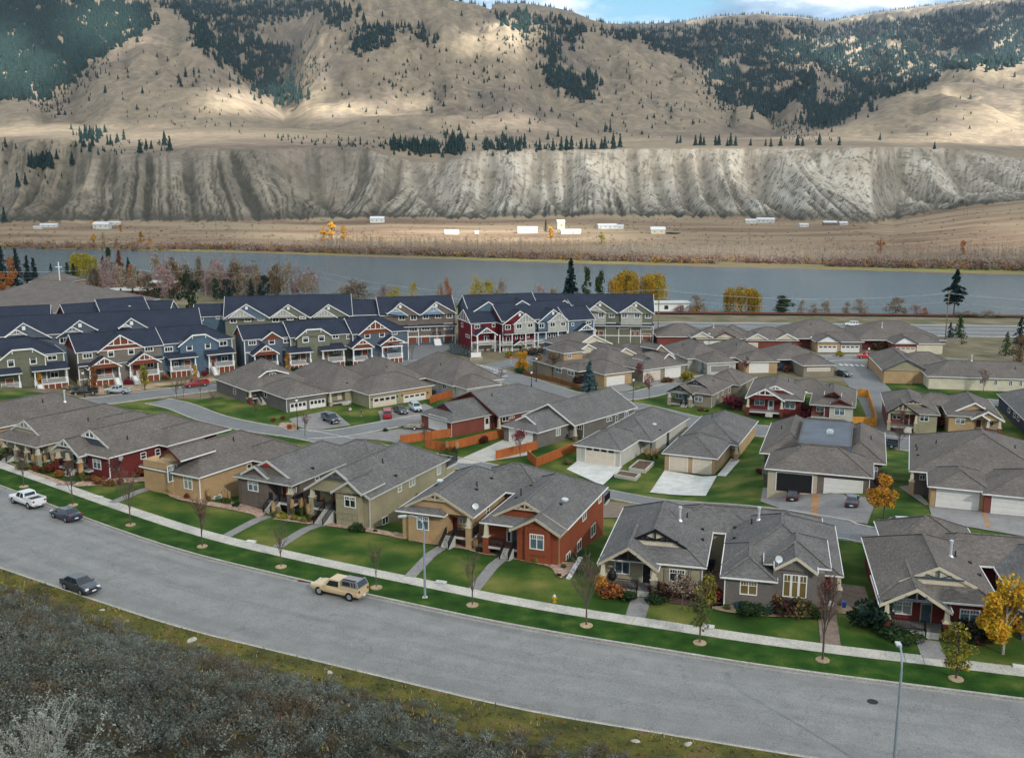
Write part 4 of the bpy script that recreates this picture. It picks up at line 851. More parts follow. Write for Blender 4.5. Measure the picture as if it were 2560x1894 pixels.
 def garage(s,c,x0,y0,x1,y1,m='garage_white',pieces=True,lites=0,r=None,frame='white_paint'):
  r=r or s.rect(c,x0,y0,x1,y1)
  if not r: return
  fc,a0,a1,z0,z1=r; mb=MB(); t=.10
  s.fbox(mb,fc,a0-t,a0,z0,z1+t,0,.06); s.fbox(mb,fc,a1,a1+t,z0,z1+t,0,.06); s.fbox(mb,fc,a0,a1,z1,z1+t,0,.06)
  if not pieces:
   d=MB()
   for k in range(4): za=z0+(z1-z0)*k/4; s.fbox(d,fc,a0,a1,za+.015,za+(z1-z0)/4-.015,-.02,.03)
   d=d.build('garage_door',m,s.root)
  else:
   d=bpy.data.objects.new('garage_door',None); COL.objects.link(d); d.parent=s.root
   for k in range(4):
    za=z0+(z1-z0)*k/4; q=MB(); s.fbox(q,fc,a0,a1,za+.012,za+(z1-z0)/4-.012,-.02,.025)
    if not (lites and k==3):
     n=max(2,round((a1-a0)/.62))
     for i in range(n): xa=a0+(a1-a0)*(i+.12)/n; xb=a0+(a1-a0)*(i+.88)/n; s.fbox(q,fc,xa,xb,za+.11,za+(z1-z0)/4-.11,.0,.04)
    q.build('panel',m,d)
  mb.build('frame',frame,d)
  if lites:
   za=z0+(z1-z0)*.75
   for i in range(lites): q=MB(); xa=a0+(a1-a0)*(i+.14)/lites; xb=a0+(a1-a0)*(i+.86)/lites; s.fbox(q,fc,xa,xb,za+.10,z1-.10,.0,.04); q.build('pane','glass_dark',d)
  return d
 def roof_hit(s,c,x,y):
  d=ray(px(c,x,y)); O=Vector((0,0,HC))-s.o; o=Vector((O.dot(s.u),O.dot(s.v),HC)); dd=Vector((d.dot(s.u),d.dot(s.v),d.z)); best=None
  for P in s.roofs:
   n=(P[1]-P[0]).cross(P[2]-P[0])
   if n.length<1e-6: continue
   n.normalize(); den=n.dot(dd)
   if abs(den)<1e-6: continue
   t=n.dot(P[0]-o)/den; q=o+dd*t
   if t<=0 or (best and t>=best[0]): continue
   ok=True; k=len(P)
   for i in range(k):
    e=P[(i+1)%k]-P[i]
    if e.length>1e-4 and e.cross(q-P[i]).dot(n)<-.02*e.length: ok=False;break
   if ok: best=(t,q,n)
  return (best[1],best[2]) if best else None
 def vent(s,c,x,y,kind='pipe',h=.55):
  r=s.roof_hit(c,x,y)
  if not r: print('VENTMISS',s.root['label'][:30],c,x,y); return
  q,n=r; mb=MB()
  if kind=='pipe': mb.tube(q-Vector((0,0,.1)),q+Vector((0,0,h)),.07,.07,6); mb.tube(q-Vector((0,0,.08)),q+Vector((0,0,.08)),.16,.12,6); mb.build('vent_pipe','vent_black',s.root)
  if kind=='flat': mb.box(q.x-.17,q.y-.2,q.z-.1,q.x+.17,q.y+.2,q.z+.14); mb.build('roof_vent','vent_black',s.root)
  if kind=='chimney':
   mb.tube(q-Vector((0,0,.1)),q+Vector((0,0,h)),.12,.12,8); mb.tube(q+Vector((0,0,h)),q+Vector((0,0,h+.22)),.19,.19,8); mb.tube(q-Vector((0,0,.1)),q+Vector((0,0,.12)),.30,.2,8); mb.build('chimney_pipe','metal_silver',s.root)
  if kind=='cowl': mb.lathe([(.22,0),(.22,.15),(.42,.18),(.42,.34),(.3,.44)],12,0,(q.x,q.y,q.z-.05)); mb.build('roof_vent','metal_silver',s.root)
  if kind=='dish': dish(s,q,True)
 def column(s,u,v,z0,z1,base=1.1,m=None,cm='cream_paint',w=.32,top=.20):
  m=m or s.wall; mb=MB(); zb=z0+base
  mb.box(u-w,v-w,z0-.4,u+w,v+w,zb,0); mb.box(u-w-.06,v-w-.06,zb,u+w+.06,v+w+.06,zb+.09,1)
  t0,t1=w*.78,top*.8; a=[(u-t0,v-t0,zb+.09),(u+t0,v-t0,zb+.09),(u+t0,v+t0,zb+.09),(u-t0,v+t0,zb+.09),(u-t1,v-t1,z1),(u+t1,v-t1,z1),(u+t1,v+t1,z1),(u-t1,v+t1,z1)]; mb.hull8(a,1)
  mb.build('column',[m,cm],s.root)
 def deck(s,u0,u1,v0,v1,z,m='deck_grey',edge='palegrey_paint',name='porch_deck'):
  mb=MB(); mb.box(u0,v0,z-.08,u1,v1,z,0); mb.box(u0-.03,v0-.03,z-.34,u1+.03,v1+.03,z-.082,1)
  mb.build(name,[m,edge],s.root)
 def rail(s,p,q,z0,z1=None,h=.95,m='black_paint',name='railing',step=.13):
  p=Vector(p);q=Vector(q); z1=z0 if z1 is None else z1; mb=MB(); A=Vector((p.x,p.y,z0));B=Vector((q.x,q.y,z1)); H=Vector((0,0,h)); b=Vector((0,0,.12))
  mb.beam(A+H,B+H,.06,.06); mb.beam(A+b,B+b,.045,.045)
  L=(B-A).length; n=max(1,int(L/step))
  for i in range(n+1):
   c=A.lerp(B,i/n); r=.05 if i in(0,n) else .016; mb.box(c.x-r,c.y-r,c.z+(0 if i in(0,n) else .12),c.x+r,c.y+r,c.z+h)
  mb.build(name,m,s.root)
 def steps(s,u0,u1,v1,z1,z0,m='concrete',dirv=-1,railm='black_paint',tread=.29,sides=True):
  """flight going down from (v1,z1) towards -v"""
  n=max(1,round((z1-z0)/.18)); r=(z1-z0)/n
  for k in range(n):
   mb=MB(); va=v1-(k+1)*tread; mb.box(u0,va,z1-(k+1)*r-.3 if False else z0-.3,u1,va+tread+(.0),z1-(k+1)*r+r*.0,0)
   mb.build('step',m,s.root)
  if sides:
   vb=v1-n*tread
   for uu in (u0+.04,u1-.04): s.rail((uu,v1,0),(uu,vb,0),z1,z0+.05,.9,railm)
   for uu in (u0-.08,u1+.02):
    mb=MB(); mb.hull8([(uu,v1,z0-.4),(uu+.06,v1,z0-.4),(uu+.06,vb-.05,z0-.4),(uu,vb-.05,z0-.4),(uu,v1,z1+.03),(uu+.06,v1,z1+.03),(uu+.06,vb-.05,z0+.08),(uu,vb-.05,z0+.08)]); mb.build('stringer','palegrey_paint',s.root)
  return v1-n*tread
 def spout(s,u,v,z1=None,m=None):
  z1=s.ze-.1 if z1 is None else z1; mb=MB(); z0=s.gz(u,v)+.1; mb.box(u-.05,v-.05,z0,u+.05,v+.05,z1); mb.beam((u,v,z0+.1),(u+.0,v-.4,z0),.09,.07); mb.build('downspout',m or s.trim,s.root)
 def band(s,fc,a0,a1,z0,z1,d=.05,m=None,name='trim_board'):
  mb=MB(); s.fbox(mb,fc,a0,a1,z0,z1,0,d); mb.build(name,m or s.trim,s.root)
 def lap(s,m=None,dz=.0): pass
 def done(s):
  s.rmb.build('roof',[s.roof,s.soffit,'ridge_'+s.roof],s.root,uv=True)
  for m,mb in s.wmb.items(): mb.build('wall','wall_'+m if 'wall_'+m in MAT else m,s.root,uv=True)
  for m,mb in s.fmb.items(): mb.build('fascia',m,s.root)
  return s
for k,c in (('shingle_grey',(.15,.142,.135)),('shingle_brown',(.15,.132,.118)),('shingle_navy',(.022,.028,.045))): mat('ridge_'+k,c,.95,.2,3,fine=10)
def dish(s,q,wh=False):
 mb=MB(); q=Vector(q); mb.tube(q,q+Vector((0,0,.45)),.035,.035,5)
 d=Vector((.35,-.80,.45)).normalized(); c=q+Vector((0,-.1,.6)); a=d.orthogonal().normalized(); b=d.cross(a); k=len(mb.v); n=12
 mb.v.append(tuple(c-d*.06))
 for i in range(n): t=2*math.pi*i/n; mb.v.append(tuple(c+(a*math.cos(t)+b*math.sin(t))*.36+d*.05))
 for i in range(n): mb.f.append((k,k+1+i,k+1+(i+1)%n)); mb.m.append(0)
 mb.v.append(tuple(c-d*.10))
 for i in range(n): mb.f.append((k+n+1,k+1+(i+1)%n,k+1+i)); mb.m.append(0)
 mb.beam(c-b*.3,c+d*.4,.03,.03); mb.box(*(c+d*.4-Vector((.05,.05,.05))),*(c+d*.4+Vector((.05,.05,.05))))
 mb.build('satellite_dish','metal_silver',s.root)
# ---------------------------------------------------------------- front row of houses
def porch(h,u0,u1,v0,v1,z,s0,s1,cols=(),m='deck_grey',base=1.0,cm='cream_paint',railr=False,raill=False,rf=True,stepm='concrete',wm=None):
 h.deck(u0,u1,v0,v1,z,m)
 g0=h.gz((s0+s1)/2,v0-1.2)
 vend=h.steps(s0,s1,v0,z,g0+.05,stepm)
 if rf:
  if s0-u0>.5: h.rail((u0+.15,v0+.06,0),(s0,v0+.06,0),z)
  if u1-s1>.5: h.rail((s1,v0+.06,0),(u1-.15,v0+.06,0),z)
 if railr: h.rail((u1-.06,v0+.1,0),(u1-.06,v1,0),z)
 if raill: h.rail((u0+.06,v0+.1,0),(u0+.06,v1,0),z)
 for (cu,cv,ct) in cols: h.column(cu,cv,h.gz(cu,cv),ct,z-h.gz(cu,cv)+base,wm,cm)
def toptri(h,v,am,z1,zf,slope,m,d=.03):
 mb=MB(); k=(z1-zf)/slope; P=[(am-k,v-d,zf),(am+k,v-d,zf),(am,v-d,z1)]; mb.poly(P); mb.poly([(q[0],v+.02,q[2]) for q in reversed(P)]); mb.poly([P[0],P[1],(P[1][0],v+.02,zf),(P[0][0],v+.02,zf)]); mb.build('gable_panel',m,h.root)
def battens(h,fc,a0,a1,z0,z1,m,n):
 mb=MB()
 for i in range(n+1): a=a0+(a1-a0)*i/n; h.fbox(mb,fc,a-.04,a+.04,z0,z1,0,.035)
 for z in (z0,z1): h.fbox(mb,fc,a0,a1,z-.05,z+.05,0,.04)
 mb.build('battens',m,h.root)
h=House('tan walled bungalow cut by the left edge, its wide brown roof behind the beige porch','a',270,545,56,11,3,'B','tan','shingle_brown',off=(0,-8)); h.R(0,11,0,23,f='h',b='h',p=.5); h.box(.45,10.55,.45,22.5)
h.vent('a',590,250,'pipe',.6); h.vent('a',893,240,'chimney',1.7); h.win('a',60,750,120,830,'slider') if h.hit('a',90,790) else None; h.done()
h=House('beige porch bungalow with a small truss gable at the far left','a',490,870,57,11.2,3,'B','beige','shingle_brown','palegrey_paint')
h.R(0,11.2,0,21,f=2.0,b='h',p=.5); h.truss(1.9,.2+2,3+1,5.6,5.75,9.0,4,'post','palegrey_paint',.38)
h.R(5.6,12.5,9,21.5,'u',f='h',b='h',p=.46)
h.box(.45,5.2,2.2,20.5); h.box(5.2,10.75,2.2,20.5); 
porch(h,2.2,10.9,.3,2.2,.75,3.6,5.0,[(2.6,.5,2.9),(5.6,.5,2.9),(8.2,.5,2.9),(10.8,.5,2.9)],railr=True,wm='beige')
h.win('a',555,870,600,935,'hung'); h.door('a',420,880,455,960,'door_brown'); h.vent('a',1215,500); h.done()
h=House('maroon bungalow with a porch gable and a satellite dish on its side wall','a',1480,1022,58,11.3,3,'B','maroon','shingle_brown','white_paint')
h.R(0,11.3,0,20,f=1.6,b='h',p=.51,rake='palegrey_paint',infill='slate_paint'); h.truss(1.5,1.6,3.8,5.65,5.85,9.7,3.8,'post','white_paint',.5)
h.R(5.6,13,8.5,20.5,'u',f='h',b='h',p=.45)
h.gab(-1.2,'a',(715,890),(875,755),(1085,1000),5,infill='none',rake='palegrey_paint',truss=('post','palegrey_paint',.42)); h.box(6.4,10.85,.45,19.5); h.box(.6,6.4,2.2,19.5,'beige')
porch(h,1.0,6.4,-.9,2.2,.8,3.9,5.2,[(1.4,-.7,2.8),(3.5,-.7,2.8),(6.2,-.7,2.8)],base=1.0,wm='maroon')
h.deck(5.2,7.4,-.3,.5,.8)
h.win('a',1285,1030,1390,1165,'craft','glass_bluish'); h.win('a',1935,935,2010,1030,'hung'); h.win('a',2135,885,2203,985,'hung')
h.door('a',1185,1000,1235,1150,'door_blue'); h.win('a',1010,960,1065,1100,'single'); h.spout(10.9,.5); h.vent('a',1755,755); 
q=h.hit('a',1655,1020); h.done()
if q: dish(h,Vector(h.fp(q[1],q[2],q[3]-.5,.3)))
for (x,y) in ((1625,1165),(1850,1240),(1560,1180)):
 q=h.hit('a',x,y)
 if q: mb=MB(); h.fbox(mb,q[1],q[2]-.15,q[2]+.15,q[3]-.2,q[3]+.2,0,.15); mb.build('meter_box','trimc_grey',h.root)
h=House('tan stucco house with a tall corner window beside the golden bush','4',1585,940,60,11.0,3,'B','tan','shingle_brown','white_paint')
h.R(0,11,0,18.6,f='h',b='h',p=.5); h.R(6.5,13,9.5,18.0,'u',f='h',b='h',p=.48)
h.gab(-.4,'4',(1275,770),(1345,705),(1440,805),6,infill='tan',rake='maroon_paint')
h.box(5.9,10.55,.45,18); h.box(.6,5.9,.2,2.5,z1=4.0); h.box(.6,5.9,2.5,18)
h.win('4',1335,832,1410,965,'craft','glass_bluish'); h.win('4',1468,925,1533,1028,'craft','glass_blind'); h.win('4',1705,1075,1768,1128,'slider','glass_blind'); h.win('4',1968,825,2002,862,'single')
h.spout(10.6,.45); h.vent('4',1862,640); h.done()
h=House('taupe house with a red gable peak and a red door','b',820,850,63,9.4,3,'B','taupe','shingle_grey','palegrey_paint')
h.R(0,9.4,0,17,f=1.1,b='h',p=.51,rake='palegrey_paint'); h.gab(.45,'b',(120,675),(305,575),(500,745),2.6,rake='palegrey_paint')
toptri(h,1.04,4.7,5.25,4.6,.51,'red_paint')
h.R(3.6,14,11.2,20,'u',f='h',b='h',p=.50)
h.box(.45,5.3,.45,16.5); h.box(5.3,8.95,2.2,16.5); h.box(4.2,13.5,12,19.5)
porch(h,5.35,9.3,.35,2.2,.55,5.9,7.1,[(8.7,.55,2.9)],railr=True,base=1.2,wm='taupe')
h.win('b',225,788,360,918,'craft','glass_bluish'); h.door('b',698,862,758,1040,'door_red','cream_paint'); h.win('b',822,855,888,930,'slider','glass_blind'); h.win('b',205,540,265,605,'single') if 0 else None
h.win('b',1143,722,1198,772,'single')
fc=('v',.45,.45,5.3,-1,3,-1); battens(h,fc,1.9,4.6,-.2,1.0,'trimc_taupe',3); battens(h,fc,1.9,4.6,2.75,2.8,'trimc_taupe',3)
h.band(fc,.45,.9,-.6,2.8,.06,'trimc_taupe'); h.spout(9.0,.5); h.vent('b',1108,605,'flat')
fr=('u',8.95,2.2,16.5,-1,3,1); h.slope([(8.95,5.2,2.2),(9.6,5.2,2.0),(9.6,8.2,2.0),(8.95,8.2,2.2)]); h.done()
h=House('olive house with a wide open porch under a big gable','b',1905,1030,64.5,9.6,3,'B','olive','shingle_grey','palegrey_paint')
h.R(0,9.6,0,19.5,f='g',b='h',p=.63,rake='palegrey_paint',infill='olive'); h.truss(-.05,.3,3.1,4.8,5.95,9.3,3.1,'post','slate_paint',.62)
h.gab(-.8,'b',(1360,930),(1597,785),(1790,965),5,infill='olive',rake='palegrey_paint',inset=.28); h.box(4.75,9.15,.5,19); h.box(5.0,8.2,-.5,.6,z1=3.2); h.box(.45,4.75,2.6,19)
porch(h,.45,4.75,.3,2.6,.75,2.7,4.1,[(.8,.55,3.0)],base=1.2,wm='olive')
h.win('b',1553,992,1702,1145,'craft','glass_dark'); h.door('b',1395,940,1425,1110,'slate_paint','palegrey_paint'); fc=('v',-.5,5.0,8.2,-1,4,-1)
battens(h,fc,5.2,8.0,.1,.9,'trimc_olive',4); battens(h,fc,5.2,8.0,2.75,3.6,'trimc_olive',4)
for r in ((2065,1265,2148,1375,'slider'),): h.win('b',*r)
for r in ((78,490,130,600,'hung'),(235,402,312,522,'slider'),(618,228,668,362,'slider')): h.win('c',*r,glass='glass_blind')
h.deck(6.6,9.3,19.2,22.0,2.0-.1,name='balcony'); h.rail((9.3,19.2,0),(9.3,22,0),1.95); h.rail((6.6,22,0),(9.3,22,0),1.95); h.box(6.8,9.2,19,21.8,z1=1.5)
h.spout(9.2,.4); h.vent('b',2075,530); h.vent('c',45,378,'flat'); h.done()
h=House('tan house with a fan truss gable and red door, behind the davit lamp','c',1090,985,69.5,9.4,3,'B','tan','shingle_grey','khaki_paint')
h.R(0,9.4,.75,17.2,f='g',b='h',p=.52,trim='white_paint',rake='khaki_paint',infill='tan'); h.skirt(0,6.1,0,.95,.52,True,True,trim='white_paint'); h.truss(.68,.8,3.2,4.7,5.35,8.6,3.2,'fan','khaki_paint',.62)
h.R(3.8,14.4,10.8,20.2,'u',f='h',b='h',p=.50,trim='white_paint')
h.box(.45,5.9,.85,16.8); h.box(1.4,3.9,.45,.9,z1=2.85); h.box(5.9,8.95,2.9,16.8); h.box(4.2,14,12,19.8)
porch(h,5.9,9.1,.9,2.9,.55,5.9,7.0,[(8.75,.95,2.95)],m='deck_brown',railr=True,base=1.15,wm='tan')
h.win('c',345,932,505,1122,'craft','glass_bluish'); h.door('c',822,945,905,1130,'door_red','khaki_paint'); h.win('c',925,950,1022,1045,'slider','glass_blind'); h.win('c',1300,800,1335,915,'hung'); h.win('c',130,855,182,900,'single')
h.spout(9.05,1.2,m='trimc_tan'); h.vent('c',1170,515); h.vent('c',1160,568,'flat'); h.vent('c',1368,415,'flat'); h.vent('c',618,515,'flat'); h.vent('c',660,470,'cowl')
h.vent('c',1155,865,'dish'); h.done()
h=House('rust red house with a fan truss gable and tall side wall','d',5,680,69.5,9.8,3,'A','rust','shingle_grey','khaki_paint')
h.R(0,9.8,.9,17.6,f='g',b='h',p=.53,trim='white_paint',rake='khaki_paint',infill='rust'); h.skirt(0,6.0,-.2,1.1,.53,True,False,trim='white_paint'); h.truss(.84,1.1,3.5,4.9,5.5,8.7,3.5,'fan','khaki_paint',.60)
h.gabm(-1.2,3.85,2.95,6.82,4.6,9.72,2.95,6,'rust','khaki_paint',inset=.35); h.box(4.6,9.35,-.75,17.2); h.box(5.6,8.5,-1.05,-.7,z1=3.5); h.box(.45,4.6,1.6,17.2)
porch(h,.4,4.6,-.3,1.6,.5,2.9,4.0,[(.75,-.1,2.9)],m='deck_brown',base=.9,wm='rust')
h.win('d',688,852,878,1062,'craft','glass_bluish'); h.door('d',445,790,510,1050,'slate_paint','khaki_paint'); h.win('d',372,760,428,960,'single')
fc=('v',-1.05,5.6,8.5,-1,4,-1); battens(h,fc,6.0,8.0,2.5,2.95,'trimc_rust',2); battens(h,fc,6.1,7.9,3.2,3.6,'trimc_rust',3); battens(h,fc,6.2,7.9,.3,.4,'trimc_rust',6)
for r in ((1412,505,1460,655,'slider'),(1525,715,1585,872,'slider'),(1338,935,1390,1072,'slider'),(1183,1105,1238,1232,'slider'),(1632,300,1668,415,'slider')): h.win('d',*r,glass='glass_dark')
h.spout(9.4,-.7,m='trimc_tan'); h.vent('d',565,320,'pipe',.9); h.vent('d',505,352,'flat'); h.vent('d',712,182,'flat'); h.vent('d',1110,438,'flat'); h.vent('d',1168,400,'cowl'); 
h.deck(7,9.5,17.4,19.5,.9,name='balcony'); h.rail((9.5,17.4,0),(9.5,19.5,0),.9); h.rail((7,19.5,0),(9.5,19.5,0),.9); h.done()
rw=thing('retaining_wall','grey block retaining wall with a pale cap beside the rust red house','wall',(0,0,0))
A=G('d',1215,1475);B=G('d',1385,1275); A.z=-.9; d=(B-A); n=6; dx=Vector((d.x,d.y,0)); 
mb=MB(); mb.box(-.3,-.15,0,.3,.15,.22); blk=mb.mesh('block',['stone_tan'])
rzz=math.atan2(dx.y,dx.x); ln=dx.length; k=max(2,int(ln/.62))
for j in range(5):
 for i in range(k): p=A+dx*((i+.5+.5*(j%2)*.6)/k); link('block',blk,rw,(p.x+R.uniform(-.01,.01),p.y,-1.15+j*.235),rzz)
mb=MB(); mb.beam(Vector((A.x,A.y,.06)),Vector((A.x,A.y,.06))+dx,.5,.10); mb.build('cap','concrete_white',rw)
h=House('beige house with a black truss gable and an egg chair on its porch','e',85,1010,75.6,10.5,3,'A','beige','shingle_grey','white_paint')
h.R(0,10.5,1.0,17.6,f=2.0,b='h',p=.54,rake='black_paint',infill='cream',trim='white_paint'); h.truss(2.9,1.4,3.95,5.25,5.8,9.2,3.95,'fan','black_paint',.42); h.truss(2.88,1.4,3.95,5.25,5.8,9.2,3.95,'post','black_paint',.42)
h.gab(-.3,'e',(75,1035),(500,815),(915,1135),7,infill='none',rake='khaki_paint',truss=('post','black_paint',.36)); h.R(5.2,22,11.5,19.4,'u',f='h',b='h',p=.46)
h.box(.45,5.6,2.0,17); h.box(5.6,10.05,1.5,17); h.box(4.5,15.5,12,19)
porch(h,.4,5.6,.0,2.0,.45,3.9,5.3,[(.5,.0,2.8),(5.55,.0,2.8)],base=1.25,wm='beige')
h.win('e',315,1002,520,1178,'slider','glass_bluish'); h.door('e',700,1050,805,1325,'black_paint','palegrey_paint'); h.win('e',1065,1110,1280,1288,'craft',('glass_dark','glass_dark'))
fc=('v',1.5,5.6,10.05,-1,3,-1); h.band(fc,6.4,9.0,.75,.95,.12,'trimc_beige'); h.band(fc,6.4,6.7,.95,2.8,.10,'trimc_beige'); h.band(fc,8.8,9.05,.95,2.8,.10,'trimc_beige')
h.spout(10.1,1.4); h.vent('e',1210,440,'chimney',1.3); h.vent('e',1310,400); h.vent('e',1520,565,'flat'); h.vent('e',1520,708,'flat'); h.vent('e',1675,650,'dish'); h.vent('e',1430,935,'dish')
h.slope([(0,-.3,3),(0,1.0,3),(1.0,1.0,3.54),(1.0,-.3,3.54)]); h.done()
h=House('grey house with three tall windows under a small gable','f',115,1030,75.8,11.4,3,'A','grey','shingle_grey','white_paint')
h.R(0,11.4,2.5,17.5,f='h',b='h',p=.50); h.R(.02,5.3,-.4,9,f='h',b='h',p=.50,ze=2.99); h.R(4.0,10.2,1.6,10,f='h',b='h',p=.5,ze=3.95)
h.gab(.2,'f',(860,935),(1165,785),(1460,1005),5,infill='grey',rake='cream_paint',inset=.3)
h.box(.5,4.9,.05,16.9); h.box(4.9,9.6,.7,16.9,z1=3.85); h.box(9.6,10.9,4.6,16.9)
h.win('f',385,1108,620,1300,'craft','glass_gold')
for r in ((980,1012,1082,1325),(1092,1020,1188,1340),(1198,1032,1302,1350)): h.win('f',*r,kind='craft1',glass='glass_gold')
fc=('v',.5,5.3,9.0,3,6,-1); battens(h,('v',.7,4.9,9.6,0,4,-1),5.7,8.5,3.35,3.45,'trimc_grey',1)
h.door('f',1520,1040,1640,1240,'door_red','cream_paint'); h.deck(9.55,11.1,2.6,4.6,.5); h.steps(9.6,11.0,2.6,.5,.05,'concrete_white',sides=False); h.column(11.05,2.75,h.gz(11,2.7),2.9,1.6,'grey')
h.spout(.45,.0); h.vent('f',645,270,'chimney',1.2); h.vent('f',545,320); h.vent('f',318,378,'flat'); h.vent('f',310,520,'flat'); h.vent('f',915,890,'dish'); h.done()
h=House('maroon house with a cream truss gable behind the second street lamp','g',320,1050,77,10.45,3,'A','maroon','shingle_brown','white_paint')
h.R(0,10.45,.9,17,f=1.8,b='h',p=.50,rake='cream_paint',infill='cream'); h.truss(2.6,1.4,3.8,5.22,5.5,9.0,3.8,'fan','slate_paint',.42); h.gab(-.3,'g',(305,1100),(805,900),(1270,1210),7,infill='none',rake='cream_paint',truss=('post','slate_paint',.36))
h.R(5.2,20,11.0,19.2,'u',f='h',b='h',p=.46); h.R(1.9,11.5,13.5,22.8,f='h',b='h',p=.54); h.box(2.4,10.5,14,22.3); h.box(.45,6.0,2.0,16.5); h.box(6.0,10.0,1.4,16.5); h.box(4.5,14,12,18.8)
porch(h,.4,5.9,.0,2.0,.45,3.9,5.4,[(.6,.0,2.7),(5.7,.0,2.7)],base=1.0,wm='maroon')
h.win('g',485,1052,730,1230,'craft','glass_blind'); h.door('g',850,1100,980,1375,'door_blue','khaki_paint',lite=False); h.win('g',1358,1165,1618,1352,'craft','glass_bluish'); h.win('g',120,765,148,900,'single')
fc=('v',1.4,6,10,-1,3,-1); h.band(fc,6.5,9.3,.75,.95,.14,'trimc_maroon'); h.band(fc,6.5,6.8,.95,2.8,.12,'trimc_maroon'); h.band(fc,9.1,9.35,.95,2.8,.12,'trimc_maroon'); h.band(fc,6.5,9.35,2.55,2.8,.12,'trimc_maroon')
h.vent('g',1240,470,'chimney',1.4); h.vent('g',1300,470); h.vent('g',1490,555,'flat'); h.vent('g',1615,718,'flat'); h.slope([(0,-.3,3),(0,.9,3),(.9,.9,3.45),(.9,-.3,3.45)]); h.done()
h=House('grey blue house at the right edge, its three side windows over a narrow gap','g',1640,340,77,11,3,'A','slategrey' if 0 else 'th_slate','shingle_grey','white_paint',off=(0,-16.8)); h.R(0,11,.5,17,f='h',b='h',p=.5); h.box(.45,10.5,.95,16.5)
for r in ((1722,520,1760,640),(1842,690,1882,820),(1960,880,2000,1000)): h.win('g',*r,kind='single')
h.done()
# ---------------------------------------------------------------- houses behind the lane and farther rows
h=House('taupe bungalow with two white garage doors and a clipped dormer','T2',795,1105,129,10.3,-5,'A','grey','shingle_brown')
h.R(0,10.3,0,14,f='h',b='h',p=.5); h.R(-2.7,13.5,11.8,30.5,f='h',b='h',p=.61); h.box(.45,9.85,.45,13); h.box(-2.25,13,13.8,30); h.box(2.5,13,12.2,14)
h.gabm(15.2,1.2,-2.9,3.2,-1.75,5.2,-1.75,6,'grey'); h.gabm(15.2,4.8,-1.75,5.4,-1.72,8.6,-2.8,6,'grey')
h.win('T2',645,865,705,905,'slider'); h.garage('T2',842,1140,990,1300,'garage_white',lites=4); h.garage('T2',1025,1112,1165,1265,'garage_white',lites=4)
h.win('T2',490,1045,552,1140,'slider','glass_blind'); h.win('T2',600,1040,622,1090,'single'); h.win('T2',312,1010,335,1058,'hung'); h.win('T2',260,1110,300,1140,'slider') 
h.deck(-2.4,2.4,12.2,13.8,-6.6); h.steps(-.6,.9,12.2,-6.6,-7.8,'concrete',sides=True); h.column(-2.2,12.3,-8,-5.1,1.6,'maroon'); h.rail((-2.3,12.3,0),(-.7,12.3,0),-6.6); h.spout(.4,.4); h.vent('T2',1130,965,'flat'); h.done()
h=House('double bungalow with olive and tan garages behind the red van','T2',1570,1070,129,16.9,-5,'A','olive','shingle_brown')
h.R(0,16.9,0,12,'u',f='h',b='h',p=.5); h.R(-5.4,8,7.2,30,f='h',b='h',p=.66); h.R(7.6,21,8,27,f='h',b='h',p=.61)
h.box(.45,8.5,.45,11); h.box(8.5,16.45,.46,11,'tan'); h.box(-4.9,7.5,9.3,29.5); h.box(8,20.5,9,26.5,'tan'); h.box(-1.2,.5,7.9,9.4)
h.garage('T2',1615,1088,1822,1222,'garage_pale',lites=4); h.garage('T2',1897,1062,2095,1160,'garage_white',lites=4)
h.door('T2',1283,1035,1322,1118,'door_cream'); h.win('T2',1212,1040,1245,1070,'slider','glass_dark'); h.deck(-5,-.2,7.4,9.3,-7.3); h.steps(-2.5,-1,7.4,-7.3,-8,sides=False); h.column(-5,7.6,-8,-5.1,.9,'stone_tan'); 
for (x,y) in ((1597,1110),(1832,1080),(1878,1070),(2118,1045)):
 q=h.hit('T2',x,y)
 if q: mb=MB(); h.fbox(mb,q[1],q[2]-.12,q[2]+.12,q[3]-.2,q[3]+.2,0,.2); mb.build('wall_lamp','black_paint',h.root)
for x in (1830,2130):
 q=h.roof_hit('T2',x,1040 if x<2000 else 990)
 if q: dish(h,q[0])
h.vent('T2',1368,955,'flat'); h.vent('T2',1738,812); h.spout(.4,.4); h.done()
h=House('pale grey bungalow with a white garage near the crossing','T3',990,1015,126,9.45,-5,'A','lightgrey','shingle_brown')
h.R(0,9.45,0,9,f='h',b='h',p=.5); h.R(-.6,13.4,4.6,29,f='h',b='h',p=.66); h.box(.45,9,.45,9); h.box(.2,12.9,5,28.5)
h.garage('T3',1030,1040,1222,1085,'garage_white',pieces=False); h.win('T3',770,960,803,1012,'slider','glass_bluish'); h.win('T3',690,935,706,970,'single')
for x in (1012,1240):
 q=h.hit('T3',x,1045 if x<1100 else 1018)
 if q: mb=MB(); h.fbox(mb,q[1],q[2]-.12,q[2]+.12,q[3]-.2,q[3]+.2,0,.2); mb.build('wall_lamp','black_paint',h.root)
h.vent('T3',750,790); h.done()
h=House('brick red bungalow with a garage facing the trailer','T3',845,1325,41,10.4,-5,'B','brick','shingle_grey','palegrey_paint')
h.R(0,10.4,0,11,f=2.3,b='g',p=.5,rake='slate_paint',infill='maroon'); h.R(-4.4,12.8,9.8,31,f='g',b='h',p=.42,rake='maroon_paint',infill='maroon'); h.box(.45,9.95,.45,11); h.box(-3.9,12.3,11.6,30.5); h.box(-3.9,9.5,10.2,12)
h.garage('T3',643,1270,808,1400,'garage_white'); h.door('T3',1160,1278,1200,1385,'door_white',lite=True); h.win('T3',1322,1268,1385,1312,'slider'); h.win('T3',1395,1262,1435,1285,'slider')
